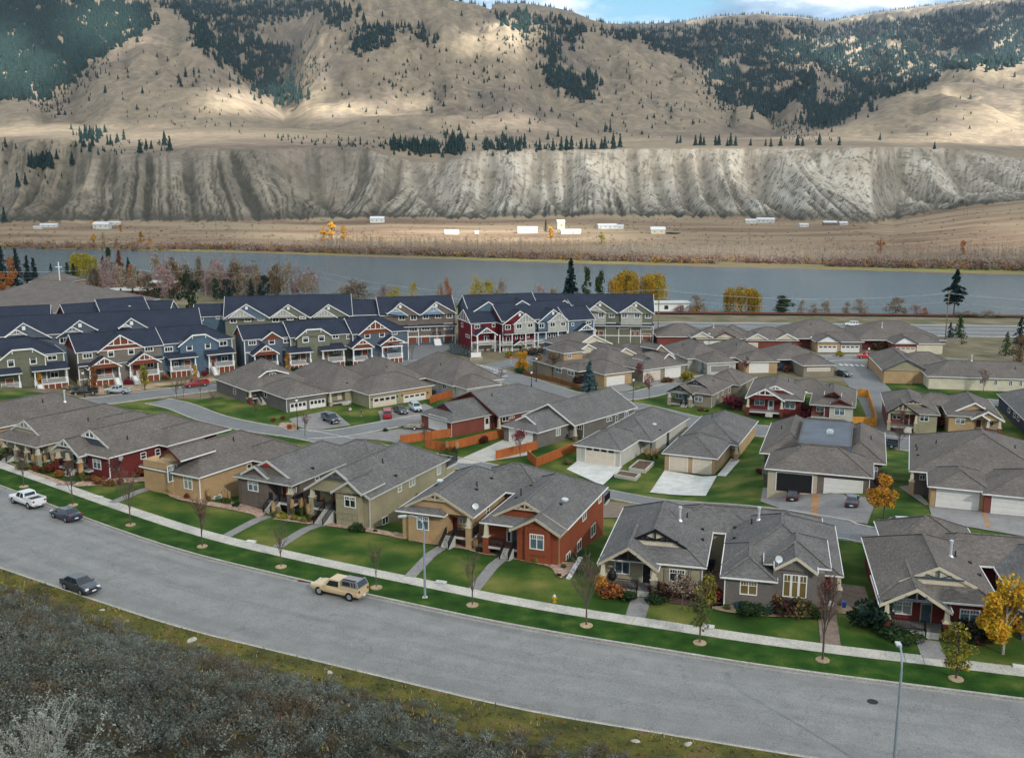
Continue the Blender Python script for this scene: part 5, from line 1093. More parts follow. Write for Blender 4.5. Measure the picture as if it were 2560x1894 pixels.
h.column(12.4,10.2,-8.6,-5.1,1.2,'brick'); h.spout(10.0,.45); h.spout(.4,.4); h.vent('T3',1228,1075); h.done()
h=House('taupe bungalow with a white gable rake and patio tables','6',460,582,49,9.0,-5,'B','grey','shingle_grey')
h.R(0,9,0,10,f=1.9,b='g',p=.5); h.R(-2.3,10.7,8.9,29.3,f='g',b='g',p=.5); h.box(.45,8.55,.45,10); h.box(-1.9,8.4,9.3,12.5); h.box(-1.9,10.25,12,28.9)
h.garage('6',235,545,418,672,'garage_white'); h.win('6',605,545,640,602,'slider','glass_blind'); h.win('6',1008,455,1050,488,'slider','glass_bluish'); h.win('6',1080,438,1098,492,'hung'); h.win('6',1152,412,1180,468,'slider','glass_bluish'); h.win('6',778,520,812,552,'slider'); h.spout(10.3,12); h.column(10.3,9.4,-8,-5.1,.9,'grey'); h.done()
h=House('pale grey board house with a wide garage and planters','6',1130,725,62,9.0,-5,'B','lightgrey','shingle_grey')
h.R(0,9,0,12,f='h',b='h',p=.5); h.R(.4,11.4,8.3,28.6,f='h',b='h',p=.5); h.box(.45,8.55,.45,12); h.box(.85,10.95,11.2,28.1); 
h.garage('6',842,695,1075,842,'garage_pale',lites=4); h.win('6',1310,648,1350,668,'triple'); h.column(11.0,8.8,-8.3,-5.1,.1,'slate_paint','slate_paint',.2,.2); h.spout(8.6,.45)
h.vent('6',1390,520,'cowl'); h.vent('6',1435,557,'flat'); h.vent('6',1130,495,'pipe',.4)
for u in np.arange(.7,8.4,.55): 
 pass
mb=MB()
for u in np.arange(.6,1.5,.3): h.fbox(mb,('v',.45,0,9,-9,-5,-1),u-.02,u+.02,-8.5,-5.2,0,.03)
for v in np.arange(.7,11.8,.4): h.fbox(mb,('u',8.55,0,12,-9,-5,1),v-.02,v+.02,-8.5,-5.2,0,.03)
for v in np.arange(11.6,28,.4): h.fbox(mb,('u',10.95,0,12,-9,-5,1),v-.02,v+.02,-8.5,-5.2,0,.03)
mb.build('battens','white_paint',h.root); h.band(('u',10.95,0,30,-9,-5,1),17,18.3,-8,-5.2,.05,'slate_paint'); h.done()
h=House('tan bungalow with two single garage doors and a white drive','6',1895,788,67,9.4,-5,'B','tan','shingle_grey')
h.R(0,9.4,0,12,f='h',b='h',p=.5); h.R(.2,10.9,10.0,29.8,f='h',b='h',p=.5); h.box(.45,8.95,.45,13); h.box(.65,10.45,13,29.3); h.box(.65,8.9,10.4,13)
h.garage('6',1512,762,1655,888,'garage_pale'); h.garage('6',1700,785,1842,912,'garage_pale'); h.win('6',2003,672,2035,702,'slider','glass_bluish'); h.column(10.5,10.4,-8,-5.1,1.4,'tan'); h.vent('6',1850,458,'pipe',.8); h.done()
h=House('bungalow with a flat blue grey roof deck and an open double garage','7',1035,950,71,14.4,.5,'B','taupe','shingle_brown')
h.R(0,14.4,.6,10.4,'u',f='h',b='h',p=.55); h.R(-1.5,6.6,8.8,29,f='h',b='h',p=.6); h.R(9.0,16.1,8.3,28,f='h',b='h',p=.6); h.R(0,14.4,20,29,'u',f='h',b='h',p=.5)
h.box(.45,7.1,1.1,10,'khaki_paint'); h.box(7.1,13.95,1.12,10); h.box(-1,15.6,11.5,28,'grey'); h.box(13,15.6,8.9,12)
mb=MB(); mb.box(3.9,6.6,1.6,11.3,22.5,2.95); mb.build('roof_deck','membrane',h.root); mb=MB()
for a in ((3.9,6.6,4.05,22.5),(11.15,6.6,11.3,22.5),(3.9,6.6,11.3,6.75),(3.9,22.35,11.3,22.5)): mb.box(a[0],a[1],2.96,a[2],a[3],3.08)
mb.build('deck_curb','ridge_shingle_brown',h.root); mb=MB(); mb.box(7.6,13.8,2.9,8.6,14.8,3.3); mb.box(7.75,13.95,3.3,8.45,14.65,3.5); mb.build('skylight','metal_silver',h.root)
r=h.rect('7',258,905,543,1050); fc,a0,a1,z0,z1=r; mb=MB(); h.fbox(mb,fc,a0,a1,z0,z1,.0,.02); mb.build('garage_shade_panel','garage_shade',h.root)  # flat near-black panel on the wall, painted shade of the open garage
mb=MB(); t=.12
h.fbox(mb,fc,a0-t,a0,z0,z1+t,0,.1); h.fbox(mb,fc,a1,a1+t,z0,z1+t,0,.1); h.fbox(mb,fc,a0,a1,z1,z1+t,0,.1); mb.build('frame','white_paint',h.root)
h.garage('7',640,955,942,1100,'garage_white'); h.win('7',1043,850,1063,912,'hung'); h.vent('7',505,595,'cowl'); h.vent('7',298,545); h.vent('7',1012,628); h.steps(-1.0,.3,10,-1.2,-2.2,'deck_grey',sides=False); h.steps(14.1,15.8,8.7,-1.0,-2.2,'deck_grey',sides=False); h.spout(13.9,1.0); h.done()
h=House('large double bungalow with tan and red garages at the right','7',1465,1000,69,15.5,2,'A','tan','shingle_brown')
h.R(0,7.6,-.3,9,f='h',b='h',p=.42,ze=2.01); h.R(6.3,17.5,-1.2,10,f='h',b='h',p=.42); h.R(-2.2,16.2,6.3,27,'v',f='h',b='h',p=.42); h.R(12,26,2,24,'v',f='h',b='h',p=.45)
h.box(.45,6.6,.3,8); h.box(6.6,17,-.75,8,'brick'); h.box(-1.7,15.7,9.2,26.5,'taupe')
h.garage('7',1535,1038,1868,1200,'garage_white'); h.garage('7',1975,1093,2250,1258,'garage_white'); h.win('7',1400,912,1445,955,'slider'); h.column(-1.8,6.7,-.8,1.9,1.3,'tan')
for x,y in ((1532,660),(1370,690),(1378,715),(1388,757),(2160,700)): h.vent('7',x,y,'pipe' if y<720 else 'flat',.45)
h.done()
h=House('grey craftsman bungalow with black gable trusses by the crimson tree','T4',1780,1075,59,9.2,-5,'B','greytan','shingle_brown','palegrey_paint')
h.R(-.3,9.2,.9,15,f=2.0,b='h',p=.5,rake='black_paint',infill='lightgrey'); h.R(1.6,10.9,13.6,25.5,f='h',b='h',p=.5); h.gab(-.5,'T4',(1365,1035),(1480,980),(1605,1065),6,infill='lightgrey',rake='black_paint',truss=('post','black_paint',.4))
h.truss(2.8,2.2,-4,4.45,-2.75,7,-4,'post','black_paint',.4); h.box(.2,8.75,1.9,15); h.box(4.9,8.75,1.4,2); h.box(2,10.4,14,25)
porch(h,-.3,4.9,.0,1.9,-7.5,2.6,3.8,[(-.2,.0,-5.2),(4.6,.0,-5.2)],base=1.2,cm='lightgrey' if 0 else 'palegrey_paint',wm='stone_tan')
h.win('T4',1445,1048,1510,1100,'craft','glass_bluish'); h.door('T4',1527,1065,1560,1145,'door_blue','palegrey_paint'); h.win('T4',1625,1072,1695,1130,'craft','glass_bluish')
for r in ((1832,1052,1848,1092),(1878,1030,1894,1068),(1938,1002,1955,1048)): h.win('T4',*r,kind='hung')
h.vent('T4',1798,942); h.spout(8.8,1.4); h.done()
h=House('red bungalow with a white truss gable and pale front door','7',10,300,72,11.5,-4,'A','maroon','shingle_brown')
h.R(0,11.5,.5,20.5,f=2.0,b='h',p=.42,infill='maroon'); h.truss(2.4,2,-3,5.75,-1.65,9.5,-3,'post','white_paint',.45); h.gab(-.3,'7',(10,300),(170,228),(325,325),6,infill='maroon',truss=('post','white_paint',.4)); h.box(.45,11,1.9,20); 
h.R(6,18,9,19,'u',f='h',b='h',p=.40); h.deck(.4,7.4,0,1.9,-6.6); h.column(.6,.1,-7,-4.1,1.2,'maroon'); h.column(7.3,.1,-7,-4.1,1.2,'maroon'); h.steps(4.2,5.6,0,-6.6,-7.2,sides=False)
h.win('7',85,308,165,360,'craft','glass_bluish'); h.door('7',193,320,235,408,'door_white',lite=True); h.win('7',325,335,408,388,'craft','glass_bluish'); h.vent('7',423,132,'chimney',1.5); h.vent('7',355,172); h.done()
h=House('cream fronted bungalow with two maroon gables beside the yellow fence','7',890,378,71,8.7,-4,'B','cream','shingle_brown')
h.R(0,8.7,0,18,f='h',b='h',p=.46,trim='palegrey_paint'); h.gab(1.6,'7',(640,278),(720,252),(775,292),4,infill='maroon',rake='maroon_paint'); h.gab(.3,'7',(690,345),(765,312),(860,362),3,infill='maroon',rake='maroon_paint')
h.box(3.2,8.25,.5,17.5,'lightgrey'); h.box(.45,3.2,1.9,17.5,'brick'); h.deck(.4,3.2,.3,1.9,-6.4); h.steps(2.0,3.1,.3,-6.4,-7.2,sides=False); h.rail((.5,.35,0),(2,.35,0),-6.4,m='fence_brown')
h.win('7',578,368,635,410,'craft','glass_bluish'); h.door('7',642,370,683,455,'maroon_paint'); h.win('7',722,382,802,440,'craft','glass_bluish'); h.vent('7',680,212); h.done()
h=House('olive fronted bungalow with a dark truss gable over red brick','7',1140,418,74,9.6,-4,'A','olive','shingle_brown','black_paint')
h.R(0,9.6,.5,19,f=2.0,b='h',p=.45,trim='palegrey_paint',rake='black_paint',infill='olive'); h.truss(2.4,2,-3,4.8,-1.9,7.6,-3,'post','cream_paint',.45); h.gab(-.3,'7',(1140,418),(1270,345),(1392,432),6,infill='olive',rake='black_paint',truss=('post','cream_paint',.35)); h.R(5,15,9,17,'u',f='h',b='h',p=.45)
h.box(.45,5.3,1.9,18.5,'brick'); h.box(5.3,9.15,.95,18.5); h.deck(.4,5.3,.1,1.9,-6.5); h.column(.5,.1,-7,-4.1,1.2,'olive'); h.column(5.3,.1,-7,-4.1,1.2,'olive'); h.steps(3.2,4.6,.1,-6.5,-7.2,sides=False)
h.win('7',1185,428,1252,470,'craft','glass_dark'); h.door('7',1272,432,1315,520,'maroon_paint'); h.win('7',1402,440,1472,488,'craft','glass_dark'); h.vent('7',1370,228); h.done()
h=House('tan bungalow with white edged gables and a red door at the right','7',1620,440,74,9.8,-4,'A','tan','shingle_brown')
h.R(0,9.8,0,17,f='h',b='h',p=.5,trim='palegrey_paint'); h.gab(1.4,'7',(1680,405),(1845,338),(1925,385),5,infill='tan'); h.gab(-.6,'7',(1812,468),(1950,410),(2080,488),5,infill='tan'); h.gab(-1.0,'7',(1812,468),(1895,432),(1965,478),2,infill='none')
h.box(.45,5.0,.45,16.5); h.box(5.0,9.35,1.6,16.5); h.deck(5,9.4,-.4,1.6,-6.5); h.column(9.2,-.3,-7,-4.1,1.2,'brick'); h.column(7.2,-.3,-7,-4.1,1.2,'brick'); h.win('7',1688,462,1762,508,'craft','glass_bluish'); h.door('7',1850,475,1890,535,'maroon_paint'); h.win('7',1928,482,1992,522,'craft','glass_dark'); h.done()
h=House('tan bungalow with an upper turret room behind the blue spruce','T4',780,880,121,9.0,-5,'A','taupe','shingle_brown')
h.R(0,9,0,12,f='h',b='h',p=.5); h.R(-4,8,12,26,f='h',b='h',p=.5,ze=-5.02); h.R(-7.5,-1,5,20,f='h',b='h',p=.5,ze=-5.01) if 0 else None
h.box(.45,8.55,.45,12,'tan'); h.box(-3.5,7.5,8,25.5,'greytan'); h.R(-3.0,2.0,6.2,14,'v',f='h',b='h',p=.5)
h.box(-1.5,4.0,14.5,21,'tan',z1=-2.0,z0=-4.9); h.R(-2.0,4.6,14,21.6,f='h',b='h',p=.5,ze=-1.9)
h.garage('T4',808,898,968,995,'garage_white',pieces=False); h.win('T4',445,838,505,885,'craft','glass_bluish'); h.win('T4',330,808,388,858,'craft','glass_bluish'); h.win('T4',445,685,480,728,'craft','glass_bluish'); h.win('T4',362,672,382,702,'single'); h.done()
h=House('double garage bungalow with small white gables beyond the spruce','T4',1145,840,124,14.5,-5,'A','greytan','shingle_brown')
h.R(0,14.5,0,12,'u',f='h',b='h',p=.5); h.R(-6,8,7,26,f='h',b='h',p=.5); h.R(6,18,8,26,f='h',b='h',p=.5); h.box(.45,14.05,.45,12); h.box(-5.5,7.5,9,25.5); h.box(6.5,17.5,9,25.5)
h.garage('T4',1148,848,1300,948,'garage_pale',pieces=False); h.garage('T4',1350,808,1490,912,'garage_white',pieces=False); h.gab(3.5,'T4',(1145,745),(1190,712),(1245,752),4,rake='slate_paint'); h.gab(3.0,'T4',(1330,740),(1382,682),(1440,722),4); h.gab(6.5,'T4',(1270,645),(1310,600),(1435,700),6); h.done()
h=House('two storey gabled house between the turret and the white gables','T4',850,765,124,9,-5,'A','cream','shingle_brown'); h.R(0,9,0,16,f='g',b='h',p=.5,ze=-4.0); h.box(.45,8.5,.45,15.5,'olive',z1=-4.1); h.R(-8,1,5,18,f='g',b='h',p=.5,ze=-3); h.box(-7.5,.5,5.5,17.5,'greytan',z1=-3.1); h.R(-2,11,13,27,f='g',b='h',p=.45,ze=-3); h.box(-1.5,10.5,13.5,26.5,'th_blue',z1=-3.1); h.win('T4',790,655,828,685,'slider'); h.win('T4',660,640,680,678,'slider'); h.done()
h=House('blue grey bungalow with one wide closed garage','T4',1735,775,104,8.6,-5,'A','lightgrey','shingle_brown')
h.R(0,8.6,0,9,f='h',b='h',p=.5); h.R(-2.2,10.4,7,26,f='h',b='h',p=.5,ze=-4.99); h.box(.45,8.15,.45,9); h.box(.2,9.9,6,25.5,'th_grey'); h.box(-1.7,.4,7.5,25.5,'th_grey'); h.garage('T4',1775,795,1948,850,'concrete_grey',pieces=False); 
for r in ((1463,680,1478,722),(1520,708,1540,748)): h.win('T4',*r,kind='single')
h.vent('T4',1510,605); h.done()
h=House('brick bungalow with a white garage next to the blue grey one','T4',2085,765,96,9.2,-5,'A','brick','shingle_brown')
h.R(0,9.2,0,9,f='h',b='h',p=.5); h.R(-2,10.4,7,26,f='h',b='h',p=.5,ze=-4.99); h.box(.45,8.75,.45,9,'tan'); h.box(-.5,9.9,6,25.5); h.garage('T4',2135,775,2310,862,'garage_white',pieces=False); h.vent('T4',2012,605); h.done()
h=House('dark walled bungalow with a low white garage','T5',175,795,94,8.4,-5,'A','slate_paint','shingle_brown')
h.R(0,8.4,0,10,f='h',b='h',p=.5); h.R(-4.3,9,8.5,24,f='h',b='h',p=.45); h.box(.45,8,.45,10,'greytan'); h.box(-3.8,8.5,10,23.5,'navy'); h.garage('T5',218,818,425,850,'garage_pale',pieces=False); h.column(-3.7,8.9,-8,-5.1,1,'navy','cream_paint'); h.vent('T5',80,598); h.done()
h=House('twin garage bungalow with tan and grey fronts at the far street end','T5',300,575,89,13.4,-5,'A','grey','shingle_brown')
h.R(0,13.4,0,9,'u',f='h',b='h',p=.5); h.R(-7.5,15,6,25,'u',f='h',b='h',p=.45); h.gab(-.1,'T5',(295,575),(418,512),(530,578),5,infill='white_paint',rake='slate_paint'); h.box(.45,6.8,.45,8,'tan'); h.box(6.8,12.95,.46,8); h.box(-7,14.5,8,24.5,'brick')
h.garage('T5',320,612,487,690,'garage_white',lites=4); h.garage('T5',530,612,697,692,'garage_white',lites=4); h.vent('T5',250,415); h.done()
h=House('bungalow with brick and cream garages by the highway','T5',1020,590,89,14.2,-5,'A','cream','shingle_brown')
h.R(0,14.2,0,9,'u',f='h',b='h',p=.5); h.R(-8.5,17,6,26,'u',f='h',b='h',p=.42); h.gab(-.1,'T5',(1018,590),(1130,525),(1250,590),5,infill='white_paint',rake='slate_paint'); h.box(.45,6.6,.45,8,'brick'); h.box(6.6,13.75,.46,8); h.box(-8,16.5,8,25.5,'maroon')
h.garage('T5',1040,628,1218,690,'garage_pale',pieces=False,lites=4); h.vent('T5',912,440,'chimney',1.3); h.done()
h=House('pair of bungalows with two small cream gables, the left one, near the highway','T4',1640,545,88,15,-5,'A','greytan','shingle_brown')
h.R(0,15,0,12,'u',f='h',b='h',p=.5); h.R(-11,4,3.5,16,'u',f='h',b='h',p=.5); h.gab(-.2,'T4',(1545,512),(1612,480),(1700,530),5,infill='white_paint') if 0 else h.gabm(-.3,-1.5,-4.6,1.6,-3.0,4.7,-4.6,5,'cream'); h.gabm(-.3,4.9,-4.6,8.2,-3.0,11.5,-4.6,5,'cream',rake='maroon_paint'); h.box(.45,14.5,.45,11.5); h.box(-10.5,3.5,4,15.5,'brick'); h.garage('T4',1715,570,1905,600,'garage_white',pieces=False); h.vent('T4',1800,440,'chimney',1); h.done()
h=House('pair of bungalows with two small cream gables, the right one, near the highway','T4',2100,560,88,15,-5,'A','brick','shingle_brown')
h.R(0,15,0,12,'u',f='h',b='h',p=.5); h.R(-8,4,3.5,16,'u',f='h',b='h',p=.5); h.gabm(-.3,.2,-4.6,3.2,-3.0,6.2,-4.6,5,'cream'); h.gabm(-.3,8.5,-4.6,11.5,-3.0,14.5,-4.6,5,'cream'); h.box(.45,14.5,.45,11.5); h.box(-7.5,3.5,4,15.5,'maroon'); h.garage('T4',2125,585,2210,640,'garage_pale',pieces=False); h.done()
h=House('long cream sided house with four side windows at the right','T5',1335,895,80,27,-5,'A','cream','shingle_brown')
h.R(0,27,0,12,'u',f='h',b='h',p=.5); h.R(-6,10,9,22,'v',f='h',b='h',p=.5); h.R(-9,2,6,30,'v',f='g',b='h',p=.5,infill='olive',rake='slate_paint'); h.box(.5,26.5,.5,11.5); h.box(-8.5,1.5,6.5,29.5,'tan')
for r in ((1820,925,1850,968),(1955,928,1985,978),(2092,935,2125,985),(2188,938,2218,990)): h.win('T5',*r,kind='slider')
h.vent('T5',1745,750,'chimney',1.2); h.vent('T5',1768,715,'chimney',1.2); h.vent('T5',2150,828); h.box(-8.6,-2,5.6,6.5,'tan',z1=-5.2); h.done()
h=House('dark navy sided house at the right edge','T5',2233,1300,76,11,-5,'A','navy','shingle_grey','palegrey_paint',off=(0,-8))
h.R(0,11,0,33,f='h',b='h',p=.5); h.box(.45,10.5,.45,32.5)
for r in ((2085,1190,2105,1235),(2135,1235,2155,1280),(2170,1268,2190,1310)): h.win('T5',*r,kind='single')
h.done()
# ---------------------------------------------------------------- townhouses with navy roofs
def clip(h,v,c,l,a,b,r,back,infill,brackets=True):
 lu,lz=h.V(c,*l,v); au,az=h.V(c,*a,v); bu,bz=h.V(c,*b,v); ru,rz=h.V(c,*r,v); az=bz=(az+bz)/2; k=1.4
 P=lambda u,z,d=0:(u,v+d,z)
 h.tri([P(lu,lz,back),P(lu,lz),P(au,az),P(au,az,back)]); h.tri([P(ru,rz),P(ru,rz,back),P(bu,bz,back),P(bu,bz)]); m=(au+bu)/2; zt=az+(bu-au)*.28
 h.tri([P(au,az),P(bu,bz),(m,v+(bu-au)*.6,zt)]); h.tri([P(au,az,back),P(au,az),(m,v+(bu-au)*.6,zt),(m,v+back,zt)]); h.tri([P(bu,bz),P(bu,bz,back),(m,v+back,zt),(m,v+(bu-au)*.6,zt)])
 h.fas(P(lu,lz,-.02),P(au,az,-.02),h=.34,th=.1); h.fas(P(au,az,-.02),P(bu,bz,-.02),h=.34,th=.1); h.fas(P(bu,bz,-.02),P(ru,rz,-.02),h=.34,th=.1)
 mb=h.wmb.setdefault(infill,MB()); y=v+.3; zz=min(lz,rz); Q=[(lu+.2,y,lz-.1),(ru-.2,y,rz-.1),(bu,y,bz-.1),(au,y,az-.1)]; mb.poly(Q); mb.poly([(q[0],q[1]+.1,q[2]) for q in reversed(Q)]); h.walls.append(('v',y,lu,ru,zz-.3,az,-1))
 if brackets:
  for u in (au,bu): mb=MB(); mb.box(u-.08,v-.05,az-1.0,u+.08,v+.25,az-.2); mb.build('bracket','white_paint',h.root)
def twotone(h,v,c,L,A,Rr,l2,a2,r2,col,col2,kind='bars',back=6):
 f=h.gab(v,c,L,A,Rr,back,infill=col); q=h.gab(v-.55,c,l2,a2,r2,2.5,infill=col2,inset=.2)
 h.truss(v-.60,q[0],q[1],q[2],q[3],q[4],q[5],kind,'white_paint',.12 if kind=='bars' else .3,.13)
 mb=MB(); mb.box(f[2]-.35,v+.15,f[3]-1.6,f[2]+.35,v+.3,f[3]-.7); mb.build('attic_vent','white_paint',h.root)
 return q
def postporch(h,c,x0,x1,y,vf,vb,zf,zt,stair=None,gable=None,m='white_paint',flat=None,floor='deck_grey',skirtm='trimc_rust'):
 u0=h.V(c,x0,y,vf)[0]; u1=h.V(c,x1,y,vf)[0]
 h.deck(u0-.1,u1+.1,vf,vb,zf,floor,m)
 for u in (u0+.15,u1-.15):
  mb=MB(); mb.box(u-.13,vf+.05,zf,u+.13,vf+.31,zt); mb.box(u-.24,vf-.05,zf-.1,u+.24,vf+.42,zf+.95); mb.build('post',m,h.root)
 s0,s1=(u0+.3,u0+1.5) if stair=='l' else ((u1-1.6,u1-.3) if stair=='r' else (None,None))
 zg=h.gz((u0+u1)/2,vf-2)
 if s0 is None: h.rail((u0+.3,vf+.15,0),(u1-.3,vf+.15,0),zf,m=m)
 else:
  a,b=((s1,u1-.3) if stair=='l' else (u0+.3,s0)); h.rail((a,vf+.15,0),(b,vf+.15,0),zf,m=m); h.steps(s0,s1,vf,zf,zg,m,railm=m,sides=True)
 n=5
 for i in range(n):
  a=u0+(u1-u0)*i/n; b=u0+(u1-u0)*(i+1)/n; mb=MB(); mb.box(a+.07,vf+.10,zg-.2,b-.07,vf+.16,zf-.42); mb.build('skirting_panel',skirtm,h.root)
 mb=MB(); 
 for i in range(n+1): a=u0+(u1-u0)*i/n; mb.box(a-.07,vf+.08,zg-.2,a+.07,vf+.2,zf-.34)
 mb.build('skirting_frame',m,h.root)
 if gable:
  q=h.gab(vf-.45,c,*gable,vb-vf+1.2,infill='trimc_rust',inset=.25); h.truss(vf-.5,q[0],q[1],q[2],q[3],q[4],q[5],'post','white_paint',.38,.14)
  mb=MB(); mb.box(u0-.1,vf,zt-.05,u1+.1,vf+.25,zt+.3); mb.build('beam',m,h.root)
 if flat:
  h.skirt(u0-.5,u1+.5,vf-.45,vb+.05,.28,False,False,ze=zt+.25); 
  mb=MB(); mb.box(u0-.1,vf,zt-.05,u1+.1,vf+.25,zt+.2); 
  mb.build('beam',m,h.root)
  for i in range(int((u1-u0)/.5)): 
   mb=MB(); mb.box(u0+.1+i*.5,vf-.5,zt+.02,u0+.22+i*.5,vf,zt+.2); mb.build('rafter_tail',m,h.root)
 return u0,u1
def corner(h,u,v,z0,z1,m='white_paint'): mb=MB(); mb.box(u-.10,v-.10,z0,u+.10,v+.10,z1); mb.build('corner_board',m,h.root)
def belt(h,u0,u1,v,z,m='white_paint',hh=.22): mb=MB(); mb.box(u0,v-.06,z,u1,v,z+hh); mb.build('belt_board',m,h.root)
GT='townhouse blocks'
h=House('taupe and blue townhouse block with white stairs behind the white pickup','T1',705,1050,124,38,0,'A','th_taupe','shingle_navy',cat='townhouse',name='townhouse_block')
h.R(0,20.2,0,13.5,'u',f='g',b='g',p=.52,infill='th_red'); h.R(19.8,38.2,1.2,14,'u',f='g',b='h',p=.52,infill='th_red')
q=h.gab(-.8,'T1',(905,1045),(1115,880),(1350,1000),6,infill='trimc_rust'); h.truss(-.86,q[0],q[1],q[2],q[3],q[4],q[5],'post','white_paint',.35,.2); clip(h,.2,'T1',(1655,992),(1790,882),(1912,872),(2045,945),6,'th_blue')
h.box(.4,19.8,.45,13,'th_taupe',z1=-.05); h.box(q[0]+.5,q[4]-.5,-.45,.6,'th_taupe',z1=.2); h.box(19.8,37.8,1.65,13.5,'th_blue',z1=-.05); ub=h.V('T1',1675,1000,.5)[0]; ur=h.V('T1',2025,960,.5)[0]; h.box(ub,ur,.6,1.7,'th_blue',z1=.4)
for r in ((770,1050,860,1102,'triple'),(1003,1028,1060,1088,'craft1'),(1192,1005,1248,1066,'craft1'),(1345,985,1425,1037,'triple'),(1530,990,1608,1040,'triple'),(1735,968,1790,1030,'craft1'),(1908,950,1958,1010,'craft1'),(2040,935,2112,986,'slider')): h.win('T1',*r,trimw=.2)
for u in (.4,19.8,37.7): corner(h,u,.42 if u<19 else 1.6,-8.4,-.1)
belt(h,.4,19.8,.45,-3.4); belt(h,19.9,37.7,1.65,-3.4); belt(h,.4,19.8,.45,-6.6); belt(h,q[0]+.5,q[4]-.5,-.45,-.1)
postporch(h,'T1',835,1120,1250,-2.8,.5,-6.2,-3.5,'r',((815,1205),(968,1090),(1135,1170)))
postporch(h,'T1',1210,1480,1220,-2.8,.5,-6.2,-3.4,'l',((1190,1165),(1340,1050),(1505,1130)))
postporch(h,'T1',1590,1830,1200,-1.6,1.7,-6.2,-3.5,'r',flat=True); postporch(h,'T1',1945,2180,1150,-1.6,1.7,-6.2,-3.4,'l',flat=True)
h.skirt(.2,19.8,-.7,.46,.5,False,False,ze=-3.15)
for r in ((975,1182,1045,1285),(1237,1152,1305,1245),(1715,1115,1775,1205),(1965,1085,2010,1178)): h.door('T1',*r,m='door_brown')
for r in ((1365,1130,1430,1188),(1618,1128,1660,1180),(2060,1078,2120,1128)): h.win('T1',*r,kind='slider',trimw=.18)
h.done()
h=House('olive green townhouse block with a clipped gable at the left edge','T1',610,1045,124,22,0,'B','th_green','shingle_navy',cat='townhouse')
h.R(0,22,0,13.5,'u',f='g',b='h',p=.52); clip(h,-1.4,'T1',(-10,1120),(110,1022),(300,1005),(440,1080),6,'th_green'); h.box(.4,21.6,.45,13,'th_green',z1=-.05); u1=h.V('T1',420,1100,-1)[0]; h.box(u1-11,u1,-1.0,.5,'th_green',z1=.3)
for r in ((70,1112,133,1182,'craft1'),(277,1085,340,1155,'craft1'),(440,1070,528,1118,'slider')): h.win('T1',*r,trimw=.2)
postporch(h,'T1',-60,190,1300,-3.8,-.9,-6.2,-3.4,'l',flat=True); postporch(h,'T1',320,630,1260,-3.2,.5,-6.2,-3.4,'l',flat=True)
for r in ((55,1288,128,1385),(352,1262,386,1330)): h.door('T1',*r,m='door_brown')
h.win('T1',468,1222,545,1282,'slider',trimw=.18); corner(h,21.6,.42,-8.4,-.1); corner(h,u1,-1.0,-8.4,-.1); h.done()
h=House('slate townhouse row whose three gables rise above the taupe block','T1',40,900,112,52,0,'A','th_slate','shingle_navy',cat='townhouse',off=(-3,0))
h.R(-8,52,0,17,'u',f='g',b='g',p=.5); h.box(-7.6,51.6,.45,16.5)
for L_,A_,R_,l2,a2,r2 in (((40,900),(215,770),(480,905),(42,905),(150,830),(250,880)),((522,908),(740,745),(912,835),(560,880),(668,802),(770,852)),((1100,820),(1220,725),(1445,852),(1102,822),(1165,775),(1222,808))):
 q=h.gab(-.6,'T1',L_,A_,R_,8,infill='th_slate'); s_=h.gab(-1.2,'T1',l2,a2,r2,2,infill='th_slate',inset=.2); h.truss(-1.26,s_[0],s_[1],s_[2],s_[3],s_[4],s_[5],'fan','white_paint',.3,.15); mb=MB(); mb.box(q[2]-.4,-.5,q[3]-1.9,q[2]+.4,-.35,q[3]-.9); mb.build('attic_vent','white_paint',h.root)
h.win('T1',555,905,630,962,'slider',trimw=.2); h.done()
for k,(a,b,z,dep,lab) in enumerate((((-300,632),(470,600),4.6,13,'townhouse roof below the church, cut by the left edge'),((560,600),(880,578),4.4,12,'lower townhouse roof with a red gable end'),((885,552),(1335,525),5.4,13,'tallest far townhouse roof with a tiny white gable'),((1335,562),(1612,560),4.0,12,'end townhouse roof beside the dark pines'))):
 A=atz('T1',*a,z);B=atz('T1',*b,z); d=B-A; an=math.degrees(math.atan2(d.y,d.x))+90
 h=House(lab,'T1',a[0],a[1],an,d.length,z-3.3,'A','th_slate','shingle_navy',cat='townhouse'); o=atz('T1',*a,z); h.o=Vector((o.x,o.y,0))-h.v*dep/2; h.root.location=h.o
 L=d.length; h.R(0,L,0,dep,'u',f='g',b='g',p=3.3/(dep/2),infill='th_red' if k==1 else None); h.box(.4,L-.4,.4,dep-.4); 
 if k==2: u,zz=h.V('T1',1205,608,2.4); h.gabm(2.4,u-1.5,zz-.9,u,zz,u+1.5,zz-.9,4,'th_taupe')
 h.done()
h=House('slate and sage townhouse block with orange panels under the porches','T2',400,560,117,43.5,0,'A','th_slate','shingle_navy',cat='townhouse')
h.R(0,12,0,11.5,'u',f='g',b='g',p=.52,infill='trimc_rust'); h.R(11.6,28,-1.5,11,'u',f='g',b='g',p=.54); h.R(27.6,43.6,-3.2,9.5,'u',f='g',b='h',p=.55,infill='th_red')
h.box(.4,11.8,.45,11); h.box(11.8,27.8,-1.05,10.5,'th_sage'); h.box(27.8,43.2,-2.75,9)
g1=h.gab(-.8,'T2',(565,560),(670,480),(775,542),5,infill='trimc_rust'); h.box(g1[0]+.3,g1[4]-.3,-.4,.5,z1=.1)
clip(h,-2.6,'T2',(885,548),(990,458),(1125,450),(1225,512),5,'th_sage'); a=h.V('T2',905,560,-2.3)[0]; b=h.V('T2',1205,530,-2.3)[0]; h.box(a,b,-2.3,-1,'th_sage',z1=.2)
